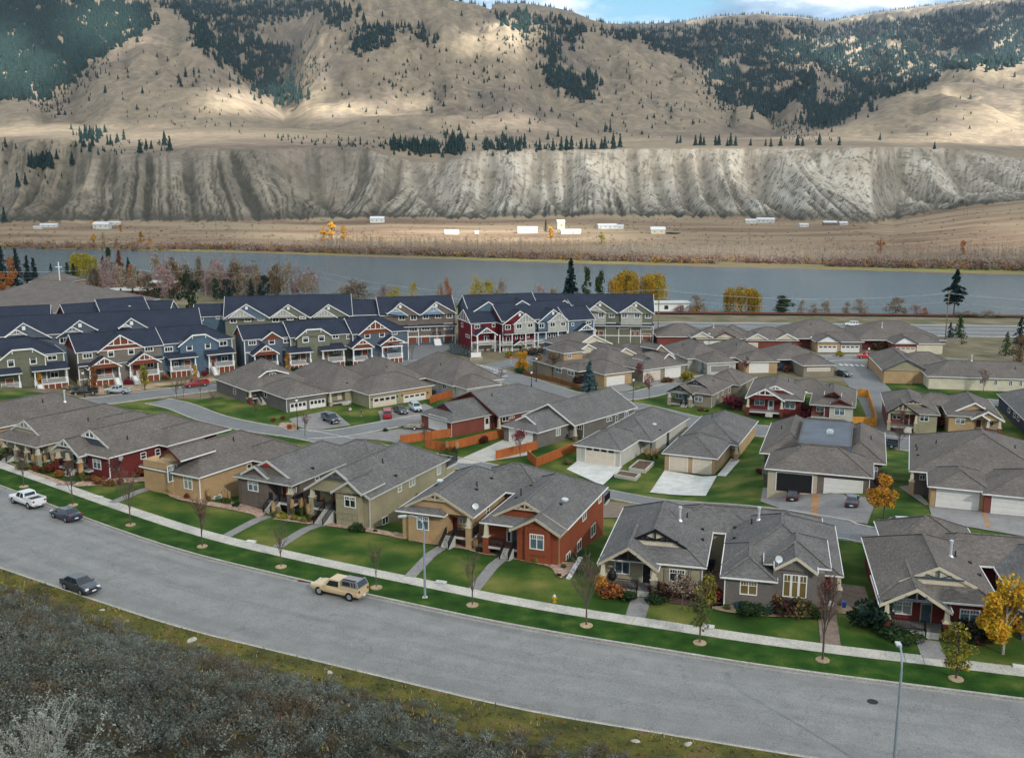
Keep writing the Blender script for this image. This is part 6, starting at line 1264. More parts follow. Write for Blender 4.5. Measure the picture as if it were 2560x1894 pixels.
g2=h.gab(-4.0,'T2',(1475,508),(1630,375),(1785,478),5,infill='trimc_rust'); h.truss(-4.06,g2[0],g2[1],g2[2],g2[3],g2[4],g2[5],'post','white_paint',.35,.18); h.box(g2[0]+.4,g2[4]-.4,-3.6,-2.7,z1=.3)
for r in ((450,560,523,606,'triple'),(640,548,695,600,'craft1'),(775,545,840,585,'slider'),(955,528,1010,582,'craft1'),(1103,515,1158,570,'craft1'),(1230,505,1290,545,'slider'),(1362,508,1425,548,'triple'),(1532,490,1582,542,'craft1'),(1668,478,1717,530,'craft1'),(1785,470,1835,508,'slider')): h.win('T2',*r,trimw=.2)
postporch(h,'T2',505,725,700,-3.2,.45,-6.4,-3.6,None,((490,705),(615,605),(740,682)),skirtm='garage_wood'); postporch(h,'T2',835,1035,700,-4.8,-1.1,-6.3,-3.6,'r',flat=True,skirtm='garage_wood'); postporch(h,'T2',1140,1345,680,-4.6,-1.1,-6.3,-3.6,'l',flat=True,skirtm='garage_wood')
postporch(h,'T2',1425,1605,660,-6.2,-2.8,-6.3,-3.6,'r',((1410,635),(1515,545),(1622,620)),skirtm='garage_wood'); postporch(h,'T2',1695,1885,660,-6.2,-2.8,-6.3,-3.6,'l',((1675,608),(1790,520),(1905,572)),skirtm='garage_wood')
for r in ((615,682,672,742),(935,665,985,748),(1155,645,1188,720),(1510,622,1560,700),(1712,605,1745,668)): h.door('T2',*r,m='door_brown')
for r in ((845,672,880,716),(1240,632,1295,680),(1795,590,1838,636)): h.win('T2',*r,trimw=.18)
for u,v in ((.4,.42),(11.8,-1.05),(27.8,-2.75),(43.2,-2.75)): corner(h,u,v,-8.4,-.1)
belt(h,.4,11.8,.45,-3.4); belt(h,11.8,27.8,-1.05,-3.4); belt(h,27.8,43.2,-2.75,-3.4); h.done()
h=House('blue and sage townhouse row with three barred gables','T2',225,350,101,44,1,'A','th_blue','shingle_navy',cat='townhouse')
h.R(0,36,-3,15,'u',f='g',b='g',p=.6); h.R(-9,.5,3,15,'u',f='g',b='g',p=.5); h.R(35.5,44,-2,13,'u',f='g',b='g',p=.48); h.box(.4,35.6,-2.5,14.5,'th_sage'); h.box(-8.6,.4,3.4,14.5); h.box(35.6,43.6,-1.5,12.5,'th_blue')
for L_,A_,R_,l2,a2,r2,cc in (((225,352),(430,222),(648,348),(262,352),(370,265),(512,348),'th_blue'),((640,355),(820,225),(1028,350),(672,350),(770,265),(902,347),'th_sage'),((1030,347),(1195,225),(1392,335),(1058,347),(1155,268),(1280,345),'th_sage')): twotone(h,-3.6,'T2',L_,A_,R_,l2,a2,r2,cc,'th_grey')
for r in ((278,345,340,400),(415,342,475,388),(537,337,597,378),(672,345,735,392),(808,340,868,374),(925,336,985,362),(148,330,208,362),(-10,338,32,380)): h.win('T2',*r,trimw=.22)
h.done()
h=House('brown three storey townhouse block with two wooden garage doors','T3',895,308,104,22.5,1,'B','th_brown','shingle_navy',cat='townhouse')
h.R(0,22.5,-.5,15,'u',f='g',b='g',p=.58); h.box(.4,22.1,0,14.5,z1=.9)
twotone(h,-1.2,'T3',(255,318),(375,210),(560,325),(250,312),(335,255),(450,330),'th_brown','th_lblue','fan'); twotone(h,-1.2,'T3',(560,325),(710,200),(897,305),(570,318),(682,238),(785,312),'th_brown','th_lblue','fan')
for r in ((360,325,420,374),(470,322,525,372),(585,312,640,362),(700,308,755,356),(805,305,858,354)): h.win('T3',*r,trimw=.2)
h.skirt(.0,22.6,-1.1,.02,.4,False,False,ze=-2.4); belt(h,.4,22.1,0,-2.9); belt(h,.4,22.1,0,-5.7,hh=.3)
fc=('v',0,.4,22.1,-9,-5.7,-1); h.band(fc,.4,22.1,-8.5,-5.7,.012,'th_blue' if 0 else 'trimc_th_blue')
for r in ((453,415,535,480,'triple'),(572,412,652,470,'triple'),(780,400,862,460,'slider')): h.win('T3',*r,trimw=.2,glass='glass_blind' if r[0]>700 else 'glass_dark')
for r in ((453,525,528,588),(572,518,648,582),(782,508,858,572)): h.garage('T3',*r,m='garage_wood',pieces=False)
r=h.rect('T3',678,408,752,545); 
if r: fc,a0,a1,z0,z1=r; mb=MB(); h.fbox(mb,fc,a0,a1,z0,z1,.0,.03); mb.build('porch_shade_panel','trimc_th_brown',h.root); h.rail((a0,-.15,0),(a1,-.15,0),-5.3); h.steps(a0+.2,a1-.2,0,-6.2,-8,'white_paint',sides=False); h.door('T3',0,0,0,0,'door_red',r=(fc,a0+.6,a0+1.5,-6.9,-4.8))  # flat panel in a darkened wall tone, painted as the porch recess shade
for u in np.linspace(.4,22.1,5): corner(h,u,0,-8.4,-2.6)
h.done()
h=House('red and blue townhouse block with balconies at the junction','T3',1040,410,112,36,0,'A','th_red','shingle_navy',cat='townhouse')
h.R(0,9,.9,13,'u',f='g',b='g',p=.55,infill='th_red'); h.truss(.5,0,0,0,0,0,0) if 0 else None
h.R(8.2,32,-2.2,14,'u',f='g',b='g',p=.52,ze=.6,infill='th_red'); h.R(27.5,36.5,-4,9,'u',f='g',b='g',p=.5)
mb=MB()
for k in range(1,8): 
 v=.9+12.1*k/8; hh=.55*min(v-.9,13-v); mb.box(-.02,v-.08,0.02,.22,v+.08,hh-.1)
mb.box(-.02,1.2,-.05,.24,12.7,.18); mb.build('gable_battens','white_paint',h.root)
h.box(.4,8.6,1.4,12.6); h.box(8.6,18.3,-1.8,13,z1=.5); h.box(18.3,28,-1.81,13,'th_blue',z1=.5); h.box(28,36.1,-3.6,8.6,'th_blue')
f1=twotone(h,-3.0,'T3',(1325,412),(1490,285),(1642,390),(1430,412),(1540,308),(1642,388),'th_red','th_grey',back=5); f2=twotone(h,-3.0,'T3',(1650,400),(1800,270),(1945,380),(1745,392),(1850,300),(1950,380),'th_blue','th_grey',back=5)
for f_,cc in ((f1,'th_grey'),(f2,'th_grey')): h.box(f_[0]+.3,f_[4]-.3,-3.3,-1.8,cc,z1=.2,z0=-2.8)
for a,b,cc in ((1345,1430,'th_red'),(1660,1745,'th_blue')): ua=h.V('T3',a,420,-2.7)[0]; ub=h.V('T3',b,420,-2.7)[0]; h.box(ua,ub,-2.7,-1.8,cc,z1=.3,z0=-2.8)
for r in ((1065,415,1115,452),(1228,405,1258,437),(1350,415,1400,462),(1455,405,1505,453),(1560,400,1608,442),(1665,400,1712,447),(1768,390,1815,436),(1868,385,1910,430),(1968,395,1990,427),(2105,380,2150,412),(1155,515,1200,580),(1360,520,1390,590),(1445,505,1465,552),(1490,502,1515,550),(1540,498,1575,535),(1180,520,1200,570),(1750,490,1775,535),(1797,485,1820,530),(1845,480,1880,515),(1960,490,1985,530),(1362,620,1402,660),(1558,600,1595,640),(1675,600,1712,640),(943,395,960,437),(985,505,1020,535)): h.win('T3',*r,trimw=.16,kind='slider' if r[2]-r[0]>30 else 'single')
h.skirt(8.4,28,-3.5,-1.78,.3,False,False,ze=-2.9); belt(h,.4,8.6,1.4,-5.6,hh=.3); belt(h,8.6,28,-1.8,-5.7,hh=.3); h.band(('v',-1.8,8.6,28,-9,-5,-1),8.6,28,-8.4,-5.7,.03,'wall_th_grey'); h.band(('v',1.4,.4,8.6,-9,-5,-1),.4,8.6,-8.4,-5.6,.03,'wall_th_grey')
q=h.gab(-1.7,'T3',(1080,520),(1180,440),(1282,508),3,infill='none',truss=('bars','white_paint',.3)); h.deck(q[0]+.4,q[4]-.4,-1.3,1.4,-5.6); h.rail((q[0]+.5,-1.2,0),(q[4]-.5,-1.2,0),-5.6,m='white_paint')
for u in (q[0]+.6,q[4]-.6): mb=MB(); mb.box(u-.18,-1.3,-8.4,u+.18,-.95,-3.0); mb.build('post','white_paint',h.root)
for a,b in ((1300,1420),(1540,1630),(1655,1735),(1840,1930)):
 ua=h.V('T3',a,600,-3.6)[0]; ub=h.V('T3',b,585,-3.6)[0]; h.deck(ua,ub,-3.6,-1.8,-5.7,name='balcony'); h.rail((ua,-3.5,0),(ub,-3.5,0),-5.7,m='palegrey_paint')
 for u in (ua+.1,ub-.1): mb=MB(); mb.box(u-.12,-3.6,-8.4,u+.12,-3.36,-2.9); mb.build('post','white_paint',h.root)
q=h.gab(-4.2,'T3',(1430,605),(1492,562),(1548,605),2.6,infill='th_grey'); q=h.gab(-4.2,'T3',(1742,585),(1795,545),(1840,580),2.6,infill='th_grey'); q=h.gab(-6.0,'T3',(2010,490),(2110,410),(2200,470),3,infill='none',truss=('bars','white_paint',.3))
for u in (q[0]+.4,q[4]-.4): mb=MB(); mb.box(u-.15,-5.8,-8.4,u+.15,-5.5,-3.0); mb.build('post','white_paint',h.root)
for r in ((1150,630,1178,690),(1478,612,1502,678)): h.door('T3',*r,m='door_brown')
for u,v in ((.4,1.4),(8.6,-1.8),(18.3,-1.8),(28,-3.6),(36.1,-3.6)): corner(h,u,v,-8.4,-.1)
h.done()
A=atz('T3',955,140,6.5);B=atz('T3',1600,118,6.5); d=B-A
h=House('navy roofed townhouse row behind the red block','T3',955,140,math.degrees(math.atan2(d.y,d.x))+90,d.length,2,'A','th_slate','shingle_navy',cat='townhouse'); h.o=Vector((A.x,A.y,0))-h.v*8; h.root.location=(h.o.x,h.o.y,0)
h.R(0,d.length,0,16,'u',f='g',b='g',p=.56); h.box(.4,d.length-.4,.5,15.5)
for a,b in ((1195,200),(1510,188)): u,zz=h.V('T3',a,b,-.4); h.gabm(-.4,u-4.5,zz-2.7,u,zz,u+4.5,zz-2.7,7,'th_blue')
h.done()
h=House('sage three storey townhouse block at the end beside the highway','T4',1252,312,86,36,1,'B','th_green','shingle_navy',cat='townhouse')
h.R(0,36,0,15.5,'u',f='g',b='g',p=.62); h.box(.4,35.6,.45,15,z1=.9)
for L_,A_,R_,l2,a2,r2,cc in (((642,272),(745,195),(908,305),(640,285),(697,232),(802,305),'th_sage'),((925,302),(1080,200),(1245,310),(935,302),(1035,230),(1142,310),'th_sage')): twotone(h,-.6,'T4',L_,A_,R_,l2,a2,r2,cc,'th_grey')
h.gab(-.6,'T4',(355,232),(415,185),(492,242),6,infill='th_blue')
ua=h.V('T4',660,380,.4)[0]; 
for a,b in ((655,800),(940,1138)): u0=h.V('T4',a,330,-.3)[0]; u1=h.V('T4',b,330,-.3)[0]; h.box(u0,u1,-.3,.46,'th_grey',z1=1.0,z0=-2.6)
for r in ((730,300,780,350),(828,305,880,350),(945,305,998,352),(1063,305,1115,352),(1165,308,1220,356)): h.win('T4',*r,trimw=.2,glass='glass_bluish')
h.skirt(ua,35.9,-.9,.46,.4,False,False,ze=-2.6); belt(h,ua,35.6,.45,-3.1); belt(h,ua,35.6,.45,-5.8,hh=.25)
for r in ((808,395,888,452,'triple'),(928,395,1010,455,'triple'),(1138,400,1222,460,'slider')): h.win('T4',*r,trimw=.2,glass='glass_gold' if r[0]<1100 else 'glass_blind')
for r in ((735,475,775,525),(1035,475,1060,520),(1080,475,1105,520),(705,470,730,520)): h.door('T4',*r,m='door_brown')
h.garage('T4',1142,500,1215,558,m='garage_wood',pieces=False)
for x in (700,795,920,1030,1125,1240): u=h.V('T4',x,440,.4)[0]; corner(h,u,.42,-8.4,-2.7)
h.done()
# ---------------------------------------------------------------- plants
def quads_mesh(name,C,Nr,size,mat,asp=1.0,tri=False,extra=None,mats=None,mi=None,upb=0.0,rs=None):
 """many small leaves: centres C (n,3), half sizes, random orientation"""
 n=len(C); rs=rs or np.random.RandomState(1)
 a=rs.normal(size=(n,3)); a/=np.linalg.norm(a,axis=1)[:,None]
 b=rs.normal(size=(n,3)); b-=a*(a*b).sum(1)[:,None]; b/=np.linalg.norm(b,axis=1)[:,None]
 if upb: a=a*(1-upb)+np.array([0,0,1.])*upb; a/=np.linalg.norm(a,axis=1)[:,None]; b-=a*(a*b).sum(1)[:,None]; b/=np.linalg.norm(b,axis=1)[:,None]
 s=np.asarray(size)*np.ones(n); A=a*s[:,None]*asp; B=b*s[:,None]
 v=np.stack([C-A-B*.25,C+B*.9,C+A+B*.2,C-B*.9],1).reshape(-1,3) if not tri else np.stack([C-A,C+B,C+A],1).reshape(-1,3)
 k=3 if tri else 4
 return v,np.arange(len(v)).reshape(-1,k)
def np_mesh(name,parts,mats):
 """parts: list of (verts, faces, material index)"""
 me=bpy.data.meshes.new(name); off=0; V=[];Lp=[];st_=[];tot=0;M=[]
 for v,f,m in parts:
  v=np.asarray(v,float); f=np.asarray(f); V.append(v); Lp.append((f+off).ravel()); k=f.shape[1]; st_.append(tot+np.arange(len(f))*k); tot+=f.size; M.append(np.full(len(f),m)); off+=len(v)
 V=np.concatenate(V); Lp=np.concatenate(Lp); st_=np.concatenate(st_); M=np.concatenate(M)
 me.vertices.add(len(V)); me.vertices.foreach_set('co',V.ravel()); me.loops.add(len(Lp)); me.loops.foreach_set('vertex_index',Lp); me.polygons.add(len(st_)); me.polygons.foreach_set('loop_start',st_)
 for m in mats: me.materials.append(MAT[m])
 if len(mats)>1: me.polygons.foreach_set('material_index',M)
 me.update(); return me
def mbnp(mb): 
 q=[f for f in mb.f if len(f)==4]; return np.array(mb.v),np.array(q)
def branches(rs,h,spread,levels=3,r0=.05,n0=9,up=.6,trunkf=.35,lean=0):
 """recursive limbs; returns MB and list of tip points"""
 mb=MB(); tips=[]
 def grow(p,d,L,r,lv):
  q=p+d*L; mb.tube(p,q,r,r*.6,4 if lv<2 else 3,0,False)
  if lv>=levels: tips.append((p,q)); return
  k=3 if lv else n0
  for i in range(k):
   t=rs.uniform(.35,1) if lv else rs.uniform(trunkf,1)
   a=rs.uniform(0,6.28); o=Vector((math.cos(a),math.sin(a),rs.uniform(.2,.9)))
   nd=(d*up+o*(1-up)*spread).normalized(); grow(p.lerp(q,t),nd,L*rs.uniform(.42,.68)*(1.2-.6*t if lv==0 else 1),r*.5,lv+1)
 grow(Vector((0,0,0)),Vector((lean,0,1)).normalized(),h*.8,r0,0)
 return mb,tips
PROTO={}
def proto(key,f):
 if key not in PROTO: PROTO[key]=f()
 return PROTO[key]
def bare(seed,leaf=None,nleaf=0,sz=.06,dens=9,spread=1.0,twig='twig'):
 def f():
  rs=np.random.RandomState(seed); mb,tips=branches(rs,1.0,spread,3,.016,dens); tw=MB()
  for p,q in tips:
   for k in range(2):
    d=(q-p).normalized(); o=Vector(rs.normal(size=3))*.5; e=(d+o).normalized(); s=p.lerp(q,rs.uniform(.3,1)); tw.tube(s,s+e*rs.uniform(.05,.11),.0032,.0016,3,0,False)
  tr=mb.mesh('trunk',['bark' if twig=='twig' else 'bark_pale']); v,fc=mbnp(tw); parts=[(v,fc,0)]; mats=[twig]
  if leaf:
   C=[]; 
   for i in range(nleaf): p,q=tips[rs.randint(len(tips))]; C.append(np.array(p.lerp(q,rs.uniform(0,1.2)))+rs.normal(size=3)*.03)
   v,fc=quads_mesh('',np.array(C),0,rs.uniform(.5,1.2,nleaf)*sz,leaf,rs=rs); parts.append((v,fc,1)); mats.append(leaf)
  return tr,np_mesh('crown',parts,mats)
 return proto(('bare',seed,leaf,nleaf,sz,dens,spread,twig),f)
def crownpts(rs,n,lumps,shape='round'):
 C=[]
 for i in range(n):
  l=lumps[rs.randint(len(lumps))]; d=rs.normal(size=3); d/=np.linalg.norm(d); r=l[3]*(1-abs(rs.normal()*.22)); C.append(np.array(l[:3])+d*r*np.array([1,1,l[4] if len(l)>4 else .85]))
 return np.array(C)
def leafy(seed,leaf,n=900,sz=.03,wid=.5,base=.28,nl=16,leaf2=None,bark='bark',shape='round'):
 def f():
  rs=np.random.RandomState(seed); mb,_=branches(rs,.95,.9,2,.022,7,trunkf=.3); tr=mb.mesh('trunk',[bark]); lumps=[]
  for i in range(nl):
   z=rs.uniform(base,.95); w=wid*math.sin(math.pi*min(.97,max(.12,(z-base)/(1-base)*.8+.18)))*(.55 if shape=='col' else 1); a=rs.uniform(0,6.28); r=w*rs.uniform(.15,.75); lumps.append((r*math.cos(a),r*math.sin(a),z,rs.uniform(.10,.19)*(wid/.5)**.6,.8))
  C=crownpts(rs,n,lumps); v,fc=quads_mesh('',C,0,rs.uniform(.5,1.3,n)*sz,leaf,rs=rs); h=int(n*.65)*4
  parts=[(v[:h],fc[:h//4],0),(v[h:],fc[:len(v[h:])//4],1)] ; return tr,np_mesh('crown',parts,[leaf,leaf2 or leaf])
 return proto(('leafy',seed,leaf,n,sz,wid,base,nl,leaf2,bark,shape),f)
def bush(seed,leaf,n=380,sz=.07,flat=.7,leaf2=None,lump=7):
 def f():
  rs=np.random.RandomState(seed); lumps=[(rs.uniform(-.28,.28),rs.uniform(-.28,.28),rs.uniform(.25,.6)*flat,rs.uniform(.20,.34),.9) for i in range(lump)]
  C=crownpts(rs,n,lumps); C[:,2]=np.abs(C[:,2]); v,fc=quads_mesh('',C,0,rs.uniform(.5,1.3,n)*sz,leaf,rs=rs); h=int(n*.6)*4
  return np_mesh('bush',[(v[:h],fc[:h//4],0),(v[h:],fc[:len(v[h:])//4],1)],[leaf,leaf2 or leaf])
 return proto(('bush',seed,leaf,n,sz,flat,leaf2,lump),f)
def plume(seed,green='leaf_olive',tip='leaf_wheat'):
 def f():
  rs=np.random.RandomState(seed); V=[];F=[];M=[]
  P=[];Q=[]
  for i in range(150):
   a=rs.uniform(0,6.28); l=rs.uniform(.45,.8); o=rs.uniform(.1,.5); p0=np.array([.08*math.cos(a),.08*math.sin(a),0]); p1=np.array([o*math.cos(a)*.8,o*math.sin(a)*.8,l*.75]); w=np.array([-math.sin(a),math.cos(a),0])*.018; P+= [p0-w,p0+w,p1+w*.3,p1-w*.3]
  for i in range(150):
   a=rs.uniform(0,6.28); o=rs.uniform(.02,.22); b=np.array([o*math.cos(a),o*math.sin(a),rs.uniform(.55,.8)]); t=b*np.array([1.25,1.25,1])+np.array([0,0,rs.uniform(.25,.45)]); w=np.array([-math.sin(a),math.cos(a),0])*.03; Q+=[b-w,b+w,t+w*.5,t-w*.5]
  return np_mesh('ornamental_grass',[(np.array(P),np.arange(len(P)).reshape(-1,4),0),(np.array(Q),np.arange(len(Q)).reshape(-1,4),1)],[green,tip])
 return proto(('plume',seed,green,tip),f)
def conifer(seed,leaf,n=900,wid=.22,base=.05,droop=.35,sparse=0):
 def f():
  rs=np.random.RandomState(seed); mb=MB(); mb.tube((0,0,0),(0,0,.97),.02,.004,6); tr=mb.mesh('trunk',['bark']); C=[];V=[]
  nb=110 if not sparse else 46
  for i in range(nb):
   t=(i+.5)/nb; z=base+(1-base)*t; w=wid*(1-t)**.8*rs.uniform(.75,1.15)+.012; 
   if sparse: w*=rs.uniform(.5,1.3)*(.6+.9*math.sin(math.pi*t))
   a=rs.uniform(0,6.28); k=max(5,int(n/nb*(1.5-t)))
   for j in range(k): r=w*(j+.5)/k; C.append((r*math.cos(a)+rs.normal()*.012,r*math.sin(a)+rs.normal()*.012,z-droop*r+rs.normal()*.010))
  C=np.array(C); v,fc=quads_mesh('',C,0,rs.uniform(.6,1.3,len(C))*.026*(1.3 if sparse else 1),leaf,rs=rs); return tr,np_mesh('crown',[(v,fc,0)],[leaf])
 return proto(('con',seed,leaf,n,wid,base,droop,sparse),f)
def willow(seed,leaf,leaf2,n=2600,wid=.62):
 def f():
  rs=np.random.RandomState(seed); mb,_=branches(rs,.8,1.3,2,.035,8,trunkf=.2); tr=mb.mesh('trunk',['bark']); P=[];tops=[]
  for i in range(26): a=rs.uniform(0,6.28); r=wid*math.sqrt(rs.uniform(0,.8)); tops.append((r*math.cos(a),r*math.sin(a),(.42+.53*math.sqrt(max(0,1-(r/wid)**2)))*rs.uniform(.9,1.04)))
  n_=0; sz=[]
  for i in range(n//12):
   t=tops[rs.randint(len(tops))]; a=rs.uniform(0,6.28); r=rs.uniform(.02,.16); x=t[0]+r*math.cos(a); y=t[1]+r*math.sin(a); z=t[2]-r*r*3; L=rs.uniform(.25,.95)
   for j in range(12): P.append((x+rs.normal()*.01,y+rs.normal()*.01,max(.04,z-L*j/12)))
  C=np.array(P); v,fc=quads_mesh('',C,0,rs.uniform(.6,1.3,len(C))*.019,leaf,rs=rs); h=(len(C)*6//10)*4
  return tr,np_mesh('crown',[(v[:h],fc[:h//4],0),(v[h:],fc[:len(v[h:])//4],1)],[leaf,leaf2])
 return proto(('wil',seed,leaf,leaf2,n,wid),f)
def put_tree(name,pr,P,h,label,cat='tree',w=None,group=None,rz=None):
 t=thing(name,label,cat,tuple(P),R.uniform(0,6.28) if rz is None else rz,group); s=(h if w is None else w,)*2+(h,)
 link('trunk',pr[0],t,sc=s); link('crown',pr[1],t,sc=s); return t
def put_bush(name,me,P,w,h,label,cat='shrub',group=None):
 o=link(name,me,None,tuple(P),R.uniform(0,6.28),(w,w,h)); tag(o,label,cat,group,'thing'); return o
def pos(c,x,y): return G(c,x,y)
SAP=[('1',133,148,4.4,0,'first bare sapling from the left in the grass strip, before the beige porches'),('1',405,250,4.9,1,'bare sapling in the grass strip behind the dark parked sedan'),('1',725,360,5.2,2,'thin bare sapling beside the path of the tan stucco house'),('1',1123,480,4.9,3,'reddish twiggy sapling before the tan stucco house lawn'),('1',1560,593,4.2,4,'bare sapling near the path of the olive house'),
('2',202,708,3.8,5,'small bare sapling just behind the cream pickup'),('2',735,805,4.4,6,'bare sapling before the path of the rust red house'),('2',1367,918,5.6,7,'broad bare tree in the grass strip near the hydrant'),('3',198,1015,5.0,8,'sapling with thin green leaves before the beige house'),('3',880,1110,6.3,9,'tall narrow reddish sapling by the path of the grey house'),('3',1620,1215,4.6,10,'sapling with a round yellow green crown by the maroon house path')]
for i,(c,x,y,h,k,lab) in enumerate(SAP):
 P=pos(c,x,y); rg=MB(); rg.lathe([(.60,.0),(.60,.07),(.35,.10),(.05,.11)],16); rg=rg.mesh('planting_ring',['sandy'])
 if k==8: pr=leafy(108,'leaf_olive',800,.018,.26,.35,12)
 elif k==10: pr=leafy(110,'leaf_yellow',1900,.020,.42,.30,18,'leaf_olive')
 elif k in(3,): pr=bare(103,'leaf_rust',260,.016,11,.75)
 elif k==9: pr=bare(109,'leaf_rust',220,.013,14,.45)
 elif k==7: pr=bare(107,None,0,.06,13,1.05,'twig')
 else: pr=bare(100+k,None,0,.06,9,.7)
 t=put_tree('street_tree',pr,P,h,lab,group='young trees along the street'); link('planting_ring',rg,t,(0,0,.02)); 
TR=[('leafy','T3',1520,850,5.0,dict(seed=201,leaf='leaf_gold',n=1500,sz=.04,wid=.62,base=.25),'golden yellow round tree at the junction corner'),
('leafy','7',1115,1255,5.4,dict(seed=202,leaf='leaf_gold',n=1400,sz=.034,wid=.5,base=.28,leaf2='leaf_orange'),'golden orange tree on the lawn beside the grey twin driveway'),
('leafy','3',1880,1075,6.6,dict(seed=203,leaf='leaf_gold',n=2000,sz=.034,wid=.52,base=.25,leaf2='leaf_yellow',bark='bark_pale'),'large golden tree at the right edge before the maroon house'),
('conifer','6',872,262,7.4,dict(seed=204,leaf='leaf_spruce',n=3000,wid=.32),'blue spruce at the corner of the brown picket fence'),
('bare','6',1348,315,4.6,dict(seed=205,leaf='leaf_crimson',nleaf=500,sz=.022,dens=11),'small crimson tree on the lawn before the grey craftsman bungalow'),
('bare','6',1262,180,4.4,dict(seed=206,leaf='leaf_crimson',nleaf=500,sz=.022,dens=11),'crimson tree beside the pale double garage'),
('bare','6',320,790,4.6,dict(seed=207,leaf='leaf_crimson',nleaf=700,sz=.024,dens=12),'crimson leaved tree behind the orange fence by the taupe garage'),
('bare','6',2115,140,4.0,dict(seed=208,leaf='leaf_crimson',nleaf=420,sz=.024,dens=11),'crimson tree before the brick bungalow garage'),
('bare','7',1908,262,4.6,dict(seed=209,leaf='leaf_pinkgrey',nleaf=500,sz=.022,dens=11),'pinkish small tree before the long cream house'),
('bare','7',1235,720,4.8,dict(seed=210,leaf='leaf_rust',nleaf=120,sz=.016,dens=12),'bare reddish tree between the two big garage roofs'),
('bare','7',1240,600,4.4,dict(seed=211,leaf='leaf_rust',nleaf=260,sz=.018,dens=12),'rusty sapling before the olive fronted bungalow porch'),
('bare','5',520,610,4.2,dict(seed=212,leaf='leaf_crimson',nleaf=160,sz=.02,dens=9),'thin crimson sapling by the lane behind the tan stucco roof'),
('bare','4',1410,322,4.0,dict(seed=213,leaf='leaf_pinkgrey',nleaf=160,sz=.018,dens=11),'bare sapling at the lane mouth near the taupe bungalow'),
('bare','4',1465,300,3.8,dict(seed=214),'second bare sapling by the street before the taupe bungalow'),('bare','4',1600,300,4.0,dict(seed=215),'bare sapling by the street left of the taupe bungalow'),
('bare','4',1695,395,3.4,dict(seed=216,leaf='leaf_rust',nleaf=90,sz=.02),'thin sapling on the lawn wedge by the taupe bungalow'),('bare','4',2040,470,3.4,dict(seed=217,leaf='leaf_rust',nleaf=120,sz=.02),'thin sapling below the porch steps of the taupe bungalow'),
('bare','4',935,1045,3.9,dict(seed=218,leaf='leaf_plum',nleaf=260,sz=.022),'plum leaved sapling on the lawn of the maroon house'),
('bare','T3',600,1500,3.4,dict(seed=219,leaf='leaf_rust',nleaf=300,sz=.022),'rusty small tree inside the orange fence'),
('bare','T3',1310,985,3.6,dict(seed=220,leaf='leaf_rust',nleaf=60,sz=.02),'bare tree at the corner of the pale grey bungalow'),('bare','T3',485,745,3.6,dict(seed=221),'bare rounded sapling by the forecourt of the brown townhouses'),
('leafy','T1',885,1420,6.2,dict(seed=222,leaf='leaf_orange',n=900,sz=.03,wid=.24,base=.12,nl=16,shape='col'),'orange columnar tree before the taupe townhouse'),
('leafy','T1',1350,1400,6.0,dict(seed=223,leaf='leaf_yellow',n=900,sz=.03,wid=.26,base=.2,nl=16,leaf2='leaf_olive',shape='col'),'yellow green columnar tree before the middle stairs'),
('leafy','T1',1822,1330,4.6,dict(seed=224,leaf='leaf_gold',n=700,sz=.032,wid=.22,base=.1,nl=14,shape='col'),'golden columnar tree before the blue townhouse'),
('leafy','T1',368,1375,4.0,dict(seed=225,leaf='leaf_gold',n=700,sz=.032,wid=.26,base=.1,nl=14,shape='col'),'golden columnar tree before the green townhouse'),
('leafy','T2',820,860,5.0,dict(seed=226,leaf='leaf_gold',n=800,sz=.034,wid=.26,base=.08,nl=14,leaf2='leaf_orange',shape='col'),'golden orange tree between the taupe bungalow roofs'),
('leafy','T2',1210,745,3.2,dict(seed=227,leaf='leaf_gold',n=500,sz=.04,wid=.3,base=.08,nl=10),'small golden tree by the slate townhouse stairs'),('leafy','T2',1495,780,3.2,dict(seed=228,leaf='leaf_gold',n=500,sz=.04,wid=.3,base=.08,nl=10),'small golden shrub tree behind the olive garage roof'),
('bare','T4',300,905,5.6,dict(seed=229,leaf='leaf_brown',nleaf=500,sz=.02,dens=13),'brownish half bare tree inside the picket fence'),('bare','T4',200,860,4.0,dict(seed=230,leaf='leaf_gold',nleaf=260,sz=.03,dens=10),'yellowish sapling by the picket fence'),
('conifer','T4',1697,880,3.2,dict(seed=231,leaf='leaf_spruce',n=900,wid=.3),'small blue green conifer by the blue grey bungalow'),('conifer','T5',1625,585,8.2,dict(seed=232,leaf='leaf_green',n=1200,wid=.34),'green pointed conifer beside the utility pole'),('conifer','T5',1540,580,6.0,dict(seed=233,leaf='leaf_pine',n=900,wid=.3),'smaller dark conifer left of the green one'),
('conifer','T5',2190,600,8.2,dict(seed=234,leaf='leaf_pine',n=1000,wid=.32),'dark blue conifer at the right beside the highway'),('conifer','T5',2065,700,6.5,dict(seed=235,leaf='leaf_green',n=800,wid=.35),'green conifer among the scrub near the right edge'),
('leafy','T5',2190,760,7,dict(seed=236,leaf='leaf_brown',n=1100,sz=.034,wid=.55,base=.1),'brown autumn tree at the right edge beyond the cream roof'),
('leafy','3',100,830,3.6,dict(seed=237,leaf='leaf_tan',n=420,sz=.036,wid=.52,base=.3,leaf2='leaf_plum'),'small tree with sparse dark and yellowed leaves before the beige house'),
('leafy','3',235,800,3.4,dict(seed=238,leaf='leaf_yellow',n=700,sz=.04,wid=.42,base=.08,leaf2='leaf_olive'),'yellow green shrub tree beside the brown yard')]
for kd,c,x,y,h,kw,lab in TR:
 if kd=='leafy': kw.update(n=int(kw['n']*2.4),sz=kw['sz']*.62)
 pr={'leafy':leafy,'conifer':conifer,'bare':bare}[kd](**kw); put_tree({'leafy':'autumn_tree','conifer':'conifer','bare':'small_tree'}[kd],pr,pos(c,x,y),h,lab)
